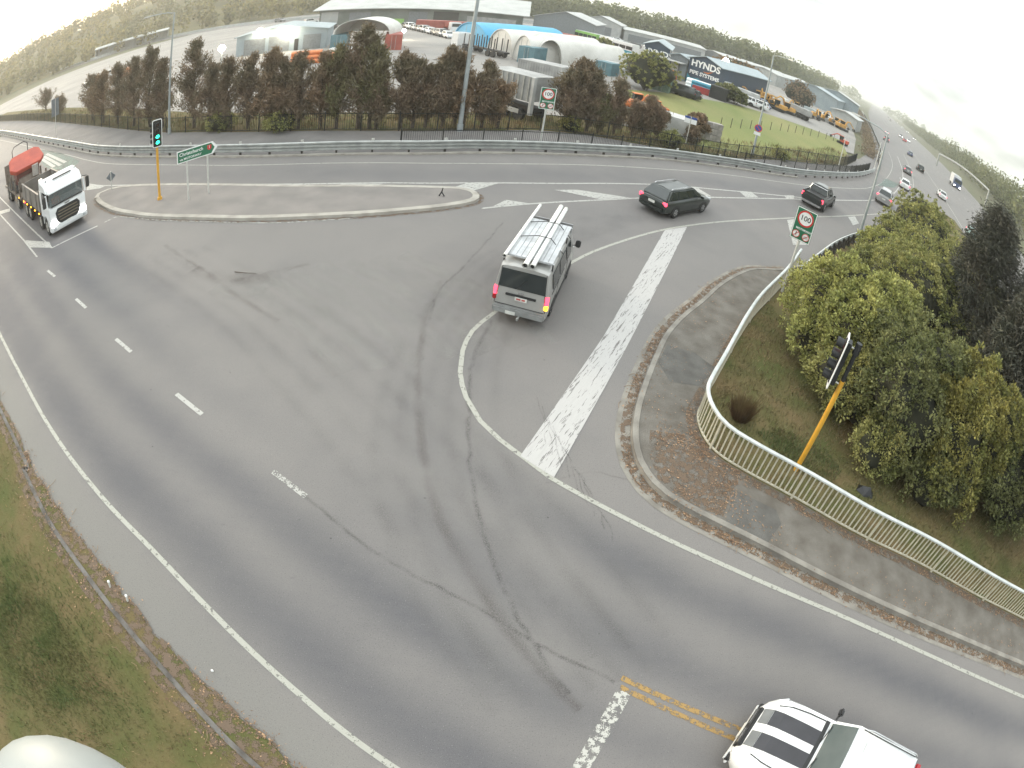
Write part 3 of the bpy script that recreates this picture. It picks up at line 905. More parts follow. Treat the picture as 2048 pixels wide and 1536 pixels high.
# ---- black pool fences: rails, posts, thin bars
def pool_fence(P, label, height, post_step, bar_step, m=M_BLACKF, bar=0.018, n_post=70):
    p0 = P[0]
    t = thing('steel_fence', label, 'fence', (p0[0], p0[1], 0.0), group=None)
    L_ = [(p[0] - p0[0], p[1] - p0[1]) for p in P]
    ob('top_rail', bandmesh(L_, [(-0.02, height - 0.10), (-0.02, height - 0.06), (0.02, height - 0.06), (0.02, height - 0.10)]), m, t)
    ob('bottom_rail', bandmesh(L_, [(-0.02, 0.12), (-0.02, 0.16), (0.02, 0.16), (0.02, 0.12)]), m, t)
    bars = MB()
    A = np.array(L_)
    s = np.concatenate([[0], np.cumsum(np.linalg.norm(np.diff(A, axis=0), axis=1))])
    def at_(d):
        i = min(max(int(np.searchsorted(s, d)) - 1, 0), len(s) - 2)
        k_ = (d - s[i]) / (s[i + 1] - s[i])
        return A[i] + (A[i + 1] - A[i]) * k_
    for d in np.arange(0.05, s[-1], bar_step):
        p = at_(d)
        bars.box((p[0], p[1], height / 2 + 0.02), (bar, bar, height - 0.12))
    ob('bars', bars, m, t, kind='stuff', recalc=False)
    first = None
    for d in np.arange(0, s[-1], post_step)[:n_post]:
        p = at_(d)
        if first is None:
            first = ob('post', MB().box((0, 0, height / 2 + 0.03), (0.065, 0.065, height + 0.06)), m, t); o = first
        else:
            o = first.copy(); COL.objects.link(o); o.parent = t
        o.location = (p[0], p[1], 0)
    return t
FENCE_FRONT = cut(offset(KERB_TOP, 1.05), (-8.4, 32.0), (43.2, 70.5))
pool_fence(FENCE_FRONT, 'low black steel fence standing just behind the long guardrail', 1.27, 2.4, 0.125)
pool_fence([tuple(p) for p in FENCE_BACK], 'black steel fence on the far side of the path in front of the trees', 1.32, 2.45, 0.15, n_post=90)

# ---- lamp posts
def lamp_post(label, base, h, arm=None, r0=0.115, r1=0.06, group='street lamps', m=M_POLE):
    t = thing('lamp_post', label, 'lamp post', (base[0], base[1], 0), group=group)
    ob('pole', MB().tube((0, 0, 0), (0, 0, h), r0, r1, 12), m, t, smooth=40)
    ob('base_collar', MB().tube((0, 0, 0), (0, 0, 0.5), r0 * 1.35, r0 * 1.3, 12), m, t, smooth=40)
    if arm:
        ax, ay = arm
        ob('arm', MB().path([(0, 0, h - 0.06), (ax * 0.3, ay * 0.3, h + 0.12), (ax, ay, h + 0.2)], 0.045, 6), m, t)
        a_ = math.atan2(ay, ax)
        ob('lantern', MB().box((ax * 1.12, ay * 1.12, h + 0.19), (0.75, 0.24, 0.11), rz=a_, taper=0.75), mat('lantern_grey', (0.5, 0.5, 0.48), 0.4), t, bevel=0.02)
    return t
lamp_post('tall grey lamp post behind the guardrail, in front of the truck trailer and trees', (-5.95,37.60), 12.5, (0.3, -2.4), r0=0.16, r1=0.10)
lamp_post('slim lamp post with a left arm behind the green traffic light', (-28.27,35.74), 10.31, (-2.4, -0.3), r0=0.11)
lamp_post('lamp post beside the grass paddock carrying a round no-stopping sign', (17.41,50.51), 10.31, (0.8, -2.0))
lamp_post('grey lamp post rising from behind the right guardrail', (20.51,33.31), 8.37, (-1.6, 1.6), r0=0.12)
lamp_post('thin pale pole at the end of the path beside the corner', (33.02,63.18), 3.75, None, 0.06, 0.05, m=M_WHITEP)
lamp_post('thin pale pole by the bend where the guardrail meets the hedge', (43.56,72.03), 4.77, None, 0.07, 0.05, m=M_WHITEP)
lamp_post('second thin pale pole by the bend nearer the on-ramp', (46.42,75.70), 3.28, None, 0.07, 0.05, m=M_WHITEP)

# ---- flat sign plates (built facing -y in their own frame, then turned towards the road user)
FM = lambda x_, z_, y_=0.0: face_matrix((x_, y_, z_), (1, 0, 0), (0, 0, 1))
def ring(c, r, w, y_, n=28, h=0.006):
    mb = MB(); v = []
    for rr in (r, r - w):
        for yy in (y_, y_ - h):
            v += [(c[0] + rr * math.cos(2 * math.pi * i / n), yy, c[1] + rr * math.sin(2 * math.pi * i / n)) for i in range(n)]
    f = []
    for i in range(n):
        j = (i + 1) % n
        f += [(i, j, n + j, n + i), (2 * n + j, 2 * n + i, 3 * n + i, 3 * n + j), (n + i, n + j, 3 * n + j, 3 * n + i), (j, i, 2 * n + i, 2 * n + j)]
    return mb.add(v, f)
def disc_(c, r, y_, n=28, h=0.005):
    return MB().tube((c[0], y_, c[1]), (c[0], y_ - h, c[1]), r, r, n)

def speed_sign(label, base, top, rz, scale=1.0, red_post=False):
    """Green motorway board: 100 in a red ring, MOTORWAY strip, no walking and no cycling roundels."""
    w, h = 1.02 * scale, 1.62 * scale
    t = thing('speed_limit_sign', label, 'road sign', (base[0], base[1], 0), rz)
    ob('post', MB().tube((0, 0.06, 0), (0, 0.06, top - 0.1), 0.065, 0.06, 10), M_WHITEP, t, smooth=40)
    zc = top - h / 2
    ob('plate', MB().box((0, 0, zc), (w, 0.02, h)), M_SIGNGREEN, t, bevel=0.006)
    e = MB()
    for x_, z_, dx, dz in ((0, h / 2 - 0.03, w - 0.02, 0.035), (0, -h / 2 + 0.03, w - 0.02, 0.035), (w / 2 - 0.028, 0, 0.035, h - 0.095), (-w / 2 + 0.028, 0, 0.035, h - 0.095)):
        e.box((x_, -0.013, zc + z_), (dx, 0.006, dz))
    ob('border', e, M_SIGNWHITE, t)
    c = (0, zc + h * 0.20)
    ob('roundel', disc_(c, 0.40 * scale, -0.0105), M_SIGNWHITE, t)
    ob('red_ring', ring(c, 0.40 * scale, 0.075 * scale, -0.0165), M_SIGNRED, t)
    text_mesh('100', 0.36 * scale, M_SIGNBLACK, t, FM(c[0], c[1], -0.017), 'numerals', bold=0.004)
    text_mesh('MOTORWAY', 0.135 * scale, M_SIGNWHITE, t, FM(0.06, zc - h * 0.145, -0.0135), 'lettering', bold=0.003)
    for sx in (-1, 1):
        c2 = (sx * 0.25 * scale, zc - h * 0.325)
        ob('small_roundel', disc_(c2, 0.185 * scale, -0.0105), M_SIGNWHITE, t)
        ob('red_ring', ring(c2, 0.185 * scale, 0.03 * scale, -0.0165, 22), M_SIGNRED, t)
        g_ = MB()
        if sx < 0:
            g_.ball((c2[0], -0.018, c2[1] + 0.09 * scale), 0.024 * scale, 8, 5, (1, 0.2, 1))
            g_.box((c2[0], -0.018, c2[1] + 0.025 * scale), (0.045 * scale, 0.004, 0.09 * scale))
            g_.box((c2[0] - 0.02 * scale, -0.018, c2[1] - 0.06 * scale), (0.02 * scale, 0.004, 0.1 * scale), ry=0.25)
            g_.box((c2[0] + 0.02 * scale, -0.018, c2[1] - 0.06 * scale), (0.02 * scale, 0.004, 0.1 * scale), ry=-0.25)
        else:
            for q in (-1, 1):
                g_.v, g_.f = g_.v, g_.f
                rr = ring((c2[0] + q * 0.065 * scale, c2[1] - 0.03 * scale), 0.05 * scale, 0.014 * scale, -0.0165, 14, 0.004)
                g_.add(rr.v, rr.f)
            g_.box((c2[0], -0.019, c2[1] + 0.03 * scale), (0.11 * scale, 0.004, 0.016 * scale), ry=0.3)
        ob('symbol', g_, M_SIGNBLACK, t)
        ob('slash', MB().box((c2[0], -0.0245, c2[1]), (0.33 * scale, 0.004, 0.026 * scale), ry=-0.78), M_SIGNRED, t)
    return t
def facing(base, tx=0.0, ty=0.0):
    """Turn so that -y looks towards a point on the ground."""
    return math.atan2(tx - base[0], -(ty - base[1]))
b1 = (-0.74,37.42)
speed_sign('green 100 motorway sign on a white post behind the guardrail', b1, 3.89, facing(b1, 4, 0), 0.95)
b2 = (10.67,21.99)
speed_sign('green 100 motorway sign on a white post beside the railing and bushes', b2, 4.14, facing(b2, 1.0, 3.0), 0.92)
# faded red warning panel fixed low on the right-hand sign post is part of the railing bay
# ---- direction sign on the island
l1, l2 = Vector((*(-16.66,22.51), 0)), Vector((*(-15.96,23.43), 0))
u = (l2 - l1).normalized()
t = thing('direction_sign', 'green Christchurch arrow sign on two white legs on the traffic island', 'road sign', l1 + Vector((0, 0, 0.125)), math.atan2(u.y, u.x))
gap = (l2 - l1).length
zt = 2.78 - 0.10
ph = 0.64
for x_ in (0, gap):
    ob('leg', MB().tube((x_, 0.05, 0), (x_, 0.05, zt), 0.045, 0.045, 10), M_WHITEP, t, smooth=40)
xa, xb, z0 = -0.55, gap + 0.55, zt - ph + 0.03
arrow = [(xa, z0), (xb - 0.26, z0), (xb, z0 + ph / 2), (xb - 0.26, z0 + ph), (xa, z0 + ph)]
ob('plate', MB().xprism(arrow, -0.012, 0.012), M_SIGNWHITE, t)
gi = 0.045
ob('green_face', MB().xprism([(xa + gi, z0 + gi), (xb - 0.36, z0 + gi), (xb - 0.17, z0 + ph / 2), (xb - 0.36, z0 + ph - gi), (xa + gi, z0 + ph - gi)], -0.018, -0.0125), M_SIGNGREEN, t)
text_mesh('Christchurch', 0.25, M_SIGNWHITE, t, FM(xa + 0.12, z0 + ph * 0.66, -0.0185), 'lettering', align='LEFT', bold=0.004)
text_mesh('via MOTORWAY', 0.165, M_SIGNWHITE, t, FM(xa + 0.14, z0 + ph * 0.27, -0.0185), 'lettering', align='LEFT', bold=0.003)
ob('route_shield', MB().xprism([(xb - 0.58, z0 + ph * 0.80), (xb - 0.35, z0 + ph * 0.80), (xb - 0.35, z0 + ph * 0.50), (xb - 0.465, z0 + ph * 0.38), (xb - 0.58, z0 + ph * 0.50)], -0.024, -0.0185), M_SIGNRED, t)
text_mesh('1', 0.2, M_SIGNWHITE, t, FM(xb - 0.465, z0 + ph * 0.63, -0.0245), 'route_number', bold=0.004)

# ---- other signs
def plain_sign(label, base, h, w, ph_, rz, face=M_SIGNBACK, back=M_SIGNBACK, diamond=False, post=M_WHITEP, r=0.035, zoff=0.0, name='sign'):
    t = thing(name, label, 'road sign', (base[0], base[1], zoff), rz)
    ob('post', MB().tube((0, -0.03 - r, 0), (0, -0.03 - r, h), r, r, 10), post, t, smooth=40)
    if diamond:
        ob('plate', MB().xprism([(0, h - ph_ ), (w / 2, h - ph_ / 2), (0, h), (-w / 2, h - ph_ / 2)], -0.01, 0.01), face, t)
    else:
        ob('plate', MB().box((0, 0, h - ph_ / 2 - 0.02), (w, 0.02, ph_)), face, t, bevel=0.004)
    return t
bj = (-51.61,41.78)
plain_sign('tall white post with a blue grey sign seen from behind at the left', bj, 4.42, 1.05, 2.1, facing(bj) + 0.35, name='sign_from_behind')
bd = (-24.28,24.24)
plain_sign('small grey diamond sign seen from behind on the island nose', bd, 1.14 , 0.66, 0.66, facing(bd), diamond=True, zoff=0.12, name='diamond_sign')
bb = (10.34,46.58)
t = plain_sign('small blue and white panel sign on a white post behind the fence', bb, 2.55, 1.0, 0.62, facing(bb), face=M_SIGNWHITE, name='panel_sign')
ob('blue_band', MB().box((0, -0.013, 2.55 - 0.12), (1.0, 0.006, 0.2)), M_SIGNBLUE, t)
bn = (17.41,50.51)
t = thing('no_stopping_sign', 'round blue and red no-stopping sign fixed on a lamp post', 'road sign', (bn[0], bn[1], 0), facing(bn))
zc = 2.77
ob('disc', disc_((0, zc), 0.36, -0.15, h=0.02), M_SIGNBLUE, t)
ob('red_ring', ring((0, zc), 0.36, 0.07, -0.171), M_SIGNRED, t)
ob('slash', MB().box((0, -0.175, zc), (0.6, 0.006, 0.07), ry=0.78), M_SIGNRED, t)
ob('lower_plate', MB().box((0, -0.16, zc - 0.55), (0.62, 0.02, 0.3)), M_SIGNWHITE, t)

# ---- traffic signals
M_GREENLIT = emit('green_signal_light', (0.02, 1.0, 0.55), 3.2)
M_REDLIT = emit('red_signal_light', (1.0, 0.03, 0.05), 1.6)
M_DULL = mat('dark_lens', (0.05, 0.018, 0.014), 0.25)
def lantern(parent, x_, z_, lenses, rzl, w=0.36, board=True, y0=0.0, off=(0, 0)):
    """A signal head with backing board, looking to local -y after turning by rzl."""
    hd = thing('signal_head', None, None, (off[0], off[1], z_), rzl)
    hd.name = 'signal_head'
    hd.parent = parent
    n = len(lenses)
    hh = 0.31 * n
    hd_o = hd
    ob('housing', MB().box((0, 0.08, -hh / 2), (w * 0.86, 0.2, hh)), M_SIGBLK, hd_o, bevel=0.02)
    if board:
        b_w, b_h = w * 0.98 + 0.16, hh + 0.22
        ob('backing_board', MB().box((0, 0.03, -hh / 2), (b_w, 0.015, b_h)), M_SIGBLK, hd_o)
        pts = []
        for cx, cz, a0 in ((b_w / 2 - 0.08, b_h / 2 - 0.08, 0), (-b_w / 2 + 0.08, b_h / 2 - 0.08, 1), (-b_w / 2 + 0.08, -b_h / 2 + 0.08, 2), (b_w / 2 - 0.08, -b_h / 2 + 0.08, 3)):
            for q in range(4):
                a_ = (a0 + q / 3) * math.pi / 2
                pts.append((cx + 0.08 * math.cos(a_), 0.02, -hh / 2 + cz + 0.08 * math.sin(a_)))
        ob('white_border', MB().path(pts, 0.022, 6, close=True), M_SIGNWHITE, hd_o)
    for k, m_ in enumerate(lenses):
        zc_ = -0.31 * (k + 0.5)
        ob('lens', MB().tube((0, -0.024, zc_), (0, -0.04, zc_), 0.105, 0.095, 18), m_, hd_o, smooth=30)
        n_ = 14
        v, f = [], []
        for yy, ex in ((-0.022, 0.0), (-0.24, 0.0)):
            for r_ in (0.128, 0.116):
                for q in range(n_ + 1):
                    a_ = math.radians(-35 + 250 * q / n_)
                    v.append((r_ * math.cos(a_), yy, zc_ + r_ * math.sin(a_)))
        m1 = n_ + 1
        for q in range(n_):
            f += [(q, q + 1, 2 * m1 + q + 1, 2 * m1 + q), (m1 + q + 1, m1 + q, 3 * m1 + q, 3 * m1 + q + 1), (2 * m1 + q, 2 * m1 + q + 1, 3 * m1 + q + 1, 3 * m1 + q)]
        ob('visor', MB().add(v, f), M_SIGBLK, hd_o)
    return hd
bs = (-18.79,22.61)
hs_ = 4.43
t = thing('traffic_signal', 'yellow traffic signal post showing green on the traffic island', 'traffic light', (bs[0], bs[1], 0.12), 0)
ob('post', MB().tube((0, 0, 0), (0, 0, hs_ - 0.3), 0.075, 0.07, 14), M_SIGNYEL, t, smooth=40)
ob('base_plate', MB().tube((0, 0, 0), (0, 0, 0.14), 0.15, 0.13, 14), M_SIGNYEL, t, smooth=40)
rz_ = facing(bs, 2.0, 4.0)
d_ = (math.sin(rz_), -math.cos(rz_))
lantern(t, 0, hs_ - 0.13, [M_DULL, M_DULL, M_GREENLIT, M_GREENLIT], rz_, off=(d_[0] * 0.2, d_[1] * 0.2))
lantern(t, 0, hs_ - 0.13, [M_DULL, M_DULL, M_DULL, M_DULL], rz_ - 1.75, board=False, off=(-0.22, 0.06))
bs = (7.96,10.98)
hs_ = 4.25
t = thing('traffic_signal', 'yellow traffic signal post seen from the side among the bushes', 'traffic light', (bs[0], bs[1], 0.10), 0)
ob('post', MB().tube((0, 0, 0), (0, 0, hs_ - 1.15), 0.075, 0.07, 14), M_SIGNYEL, t, smooth=40)
ob('black_sleeve', MB().tube((0, 0, hs_ - 1.15), (0, 0, hs_ - 0.35), 0.062, 0.062, 14), M_SIGBLK, t, smooth=40)
ob('top_lamp', MB().tube((0, 0, hs_ - 0.34), (0, 0, hs_ - 0.02), 0.1, 0.085, 14), M_SIGBLK, t, smooth=40)
rz_ = facing((0, 0), -6.0, 3.2)
d_ = (math.sin(rz_), -math.cos(rz_))
lantern(t, 0, hs_ - 0.10, [M_REDLIT, M_DULL, M_DULL, M_DULL], rz_, off=(d_[0] * 0.36 , d_[1] * 0.36))
for z_ in (hs_ - 0.22, hs_ - 1.28):
    ob('bracket', MB().tube((0, 0, z_), (d_[0] * 0.34, d_[1] * 0.34, z_ + 0.02), 0.025, 0.025, 8), M_WHITEP, t)

# ---- motorway sign gantry far right
ga, gb = Vector((*(127.67,167.54), 0)), Vector((*(117.35,123.84), 0))
t = thing('sign_gantry', 'grey steel gantry arching across the motorway', 'gantry', ga, 0)
gv = gb - ga
hh = 2.54 + 2.2
ob('leg', MB().tube((0, 0, 0), (0, 0, hh), 0.35, 0.3, 10), M_GALV, t)
ob('leg', MB().tube((gv.x, gv.y, 0), (gv.x, gv.y, hh), 0.35, 0.3, 10), M_GALV, t)
pts = [(gv.x * k / 10, gv.y * k / 10, hh + 0.9 * math.sin(math.pi * k / 10)) for k in range(11)]
ob('truss', MB().path(pts, 0.32, 6), M_GALV, t)

# ---- the white rounded housing beside the camera, on the camera's own pole
t = thing('camera_housing', 'smooth white rounded housing close to the camera in the lower corner', 'camera housing', (-0.96, -0.415, 8.385))
ob('shell', MB().ball((0, 0, 0), 0.46, 32, 18, (1.0, 0.9, 0.58)), mat('white_enamel', (0.30, 0.325, 0.325), 0.5, var=0.06), t, smooth=60)
ob('bracket', MB().tube((0, 0, 0), (0.42, -0.32, -0.1), 0.05, 0.05, 10), M_WHITEP, t, smooth=40)
t = thing('camera_pole', 'grey steel pole carrying the white camera housing', 'pole', (-0.48, -0.75, 0))
ob('shaft', MB().tube((0, 0, 0), (0, 0, 9.6), 0.14, 0.09, 14), M_POLE, t, smooth=40)

# ---- small things on the verges
for px_, lab in (((-7.53,3.76), 'small white marker peg standing on the seal edge, nearer the upper left'), ((-6.93,3.64), 'small white marker peg lying on the seal beside the verge')):
    t = thing('marker_peg', lab, 'marker', (px_[0], px_[1], 0.03), 0.4)
    ob('peg', MB().tube((0, 0, 0), (0.03, 0.02, 0.16), 0.032, 0.026, 8), M_WHITEP, t, smooth=40)
    ob('cap', MB().tube((0.03, 0.02, 0.161), (0.033, 0.022, 0.19), 0.036, 0.03, 8), M_SIGNWHITE, t, smooth=40)
pb = (-4.51,2.96)
ob('paper_cup', MB().tube((pb[0], pb[1], 0.03), (pb[0] + 0.03, pb[1], 0.045), 0.028, 0.022, 10), M_SIGNWHITE, label='tiny white scrap lying on the pale shoulder', cat='litter')
pb = (10.41,10.39)
v = [(-0.30, -0.12, 0.02), (0.02, -0.20, 0.0), (0.34, -0.06, 0.02), (0.30, 0.16, 0.05), (0.0, 0.20, 0.10), (-0.28, 0.14, 0.04), (-0.15, -0.02, 0.20), (0.10, 0.02, 0.26), (0.22, 0.06, 0.14)]
f = [(0, 1, 6), (1, 7, 6), (1, 2, 7), (2, 8, 7), (2, 3, 8), (3, 4, 8), (4, 7, 8), (4, 5, 6), (4, 6, 7), (5, 0, 6), (0, 5, 4, 3, 2, 1)]
o = ob('rubbish_bag', MB().add(v, f), mat('black_plastic', (0.012, 0.012, 0.014), 0.3), label='crumpled black plastic bag dumped behind the white railing', cat='rubbish bag')
o.location = (pb[0], pb[1], 0.1)
o.rotation_euler = (0, 0, -0.6)


# ================================================================== VEHICLES (x forward, y left, z up)
M_TYRE = mat('tyre_rubber', (0.018, 0.018, 0.018), 0.85)
M_RIM = mat('alloy_rim', (0.42, 0.42, 0.42), 0.35, 0.7)
M_GLASS = mat('dark_car_glass', (0.02, 0.027, 0.028), 0.06, spec=0.7, var=0.05)
M_GLASS_LT = mat('windscreen_glass', (0.05, 0.066, 0.064), 0.07, spec=0.8, var=0.1, rgb2=(0.085, 0.10, 0.096), scale=1.2)
M_TRIM = mat('black_trim', (0.02, 0.02, 0.021), 0.6)
M_PLATE = mat('number_plate', (0.70, 0.70, 0.66), 0.4)
M_TAIL = emit('tail_lamp_lit', (1.0, 0.05, 0.09), 1.9)
M_TAILOFF = mat('tail_lamp', (0.32, 0.012, 0.016), 0.2)
M_AMBER = emit('amber_lamp_lit', (1.0, 0.38, 0.02), 3.0)
M_HEAD = emit('head_lamp_lit', (1.0, 0.98, 0.94), 9.0)
M_HEADDIM = emit('head_lamp_glow', (1.0, 0.98, 0.95), 1.6)
M_LENS = mat('lamp_lens', (0.60, 0.62, 0.64), 0.12, 0.3)
M_CHROME = mat('chrome', (0.6, 0.6, 0.6), 0.2, 0.9)
def carpaint(name, rgb, metal=0.0, rough=0.32):
    return mat('paint_' + name, rgb, rough, metal, var=0.05, scale=1.2, coat=0.5)
P_WHITE = carpaint('white', (0.70, 0.71, 0.71))
P_SILVER = carpaint('silver', (0.34, 0.345, 0.35), 0.25)
P_BLACK = carpaint('black', (0.016, 0.020, 0.019))
P_GREEN = carpaint('dark_green', (0.010, 0.016, 0.014))
P_RED = carpaint('red', (0.38, 0.03, 0.03))
P_BLUE = carpaint('blue', (0.04, 0.07, 0.16))
P_GREY = carpaint('grey', (0.17, 0.175, 0.18), 0.2)
P_TEAL = carpaint('teal', (0.25, 0.38, 0.37), 0.2)
P_ORANGE = mat('plant_orange', (0.62, 0.20, 0.055), 0.5, rgb2=(0.48, 0.13, 0.035), scale=2)
P_YELLOW = mat('plant_yellow', (0.58, 0.32, 0.06), 0.55, rgb2=(0.38, 0.20, 0.05), scale=1.6)
P_REDM = mat('machine_red', (0.46, 0.075, 0.038), 0.5, rgb2=(0.34, 0.05, 0.03), scale=1.3, detail=7)
P_STEELBR = mat('worn_brown_steel', (0.19, 0.155, 0.125), 0.7, 0.2, rgb2=(0.10, 0.08, 0.065), scale=2.2, detail=8)

def patch(Q, u0, u1, v0, v1, d=0.012, inset=0.0):
    """A slab lying on the bilinear face Q (bl, br, tr, tl), its corners given in u,v."""
    A, B, C_, D_ = [Vector(q) for q in Q]
    f = lambda u, v: (A * (1 - u) + B * u) * (1 - v) + (D_ * (1 - u) + C_ * u) * v
    return MB().slab([f(u0, v0), f(u1, v0), f(u1, v1), f(u0, v1)], d)

def wheels(t, xs, tw, r, w=0.22, m_rim=M_RIM, body_w=None, arch=True, lo=False, dual=False):
    tyre = MB().tube((0, -w / 2, 0), (0, w / 2, 0), r, r, 12 if lo else 22)
    tm = None
    for x_ in xs:
        for s in (-1, 1):
            yc = s * (tw - w / 2)
            if arch and body_w:
                n_ = 14
                pts = [(x_ + (r + 0.075) * math.cos(math.pi * k / n_), r + (r + 0.055) * math.sin(math.pi * k / n_)) for k in range(n_ + 1)]
                pts = [(x_ + r + 0.075, 0.30)] + pts + [(x_ - r - 0.075, 0.30)]
                ob('wheel_arch', MB().xprism(pts, s * body_w - s * 0.12, s * body_w + s * 0.006), M_TRIM, t)
            if tm is None:
                wh = ob('wheel', tyre, M_TYRE, t, bevel=0 if lo else 0.03, smooth=40); tm = wh.data
            else:
                wh = ob('wheel', tm, None, t)
            wh.location = (x_, yc, r)
            if not lo:
                rm = MB().tube((0, s * w / 2 - s * 0.02, 0), (0, s * w / 2 + s * 0.006, 0), r * 0.63, r * 0.56, 16)
                rim = ob('rim', rm, m_rim, wh)
                hub = MB()
                for k in range(5):
                    a_ = k * 2 * math.pi / 5
                    hub.box((r * 0.40 * math.cos(a_), s * (w / 2 + 0.008), r * 0.40 * math.sin(a_)), (0.07, 0.008, 0.07), ry=-a_)
                ob('rim_holes', hub, M_TRIM, wh, kind='stuff')

def body_rings(st, mid=0.55):
    rings = []
    for x_, zb, zt, w_, wt in st:
        zm = zb + (zt - zb) * mid
        half = [(w_ * 0.80, zb), (w_ * 0.97, zb + 0.10), (w_, zm), (w_ * 0.985, zt - 0.13), (wt, zt - 0.02), (wt * 0.55, zt + 0.015)]
        r_ = [(x_, -y_, z_) for y_, z_ in half] + [(x_, y_, z_) for y_, z_ in half[::-1]]
        rings.append(r_)
    return rings

def smooth_body(name, st, m, t, sub=1, mid=0.55):
    o = ob(name, MB().loft(body_rings(st, mid)), m, t)
    me = o.data
    if sub:
        b_ = bmesh.new(); b_.from_mesh(me)
        bmesh.ops.bevel(b_, geom=[e for e in b_.edges if len(e.link_faces) == 2 and e.calc_face_angle(0) > 0.9], offset=0.05, segments=3, affect='EDGES', clamp_overlap=True)
        b_.to_mesh(me); b_.free()
    me.shade_smooth()
    me.set_sharp_from_angle(angle=R_(38))
    return o

def glasshouse(t, m, xr0, xr1, xf1, xf0, z0, z1, w0, w1, glass=M_GLASS, side=((0.05, 0.34), (0.37, 0.66), (0.69, 0.95)), rear=True, front=True, rails=None, crown=0.05, lo=False):
    """Cabin above the belt line: a bevelled frustum, its panes set proud of it."""
    v = [(xr0, -w0, z0), (xf0, -w0, z0), (xf0, w0, z0), (xr0, w0, z0), (xr1, -w1, z1), (xf1, -w1, z1), (xf1, w1, z1), (xr1, w1, z1)]
    mb = MB().add(v, [(3, 2, 1, 0), (4, 5, 6, 7), (0, 1, 5, 4), (1, 2, 6, 5), (2, 3, 7, 6), (3, 0, 4, 7)])
    ob('cabin', mb, m, t, bevel=0.0 if lo else 0.06, smooth=50)
    Rr, Rf, Lr, Lf = (v[0], v[1], v[5], v[4]), None, (v[2], v[3], v[7], v[6]), None
    if rear:
        ob('rear_window', patch((v[3], v[0], v[4], v[7]), 0.07, 0.93, 0.14, 0.92), glass, t)
    if front:
        ob('windscreen', patch((v[1], v[2], v[6], v[5]), 0.06, 0.94, 0.10, 0.94), M_GLASS_LT if not lo else glass, t)
    for a, b_ in side:
        ob('side_window', patch(Rr, a, b_, 0.12, 0.88), glass, t)
        ob('side_window', patch(Lr, 1 - b_, 1 - a, 0.12, 0.88), glass, t)
    if not lo:
        ob('roof_skin', MB().loft([[(xr1 + 0.10, -w1 * 0.86, z1 - 0.01), (xr1 + 0.10, 0, z1 + crown * 0.5), (xr1 + 0.10, w1 * 0.86, z1 - 0.01), (xr1 + 0.10, 0, z1 - 0.02)],
                                   [((xr1 + xf1) / 2, -w1 * 0.9, z1 - 0.01), ((xr1 + xf1) / 2, 0, z1 + crown), ((xr1 + xf1) / 2, w1 * 0.9, z1 - 0.01), ((xr1 + xf1) / 2, 0, z1 - 0.02)],
                                   [(xf1 - 0.08, -w1 * 0.86, z1 - 0.01), (xf1 - 0.08, 0, z1 + crown * 0.4), (xf1 - 0.08, w1 * 0.86, z1 - 0.01), (xf1 - 0.08, 0, z1 - 0.02)]]), m, t, smooth=60)
    if rails:
        for s in (-1, 1):
            ob('roof_rail', MB().path([(xr1 + 0.12, s * w1 * 0.88, z1 + 0.01), (xr1 + 0.22, s * w1 * 0.88, z1 + 0.07), (xf1 - 0.3, s * w1 * 0.88, z1 + 0.07), (xf1 - 0.15, s * w1 * 0.88, z1 + 0.01)], 0.022, 6), rails, t)

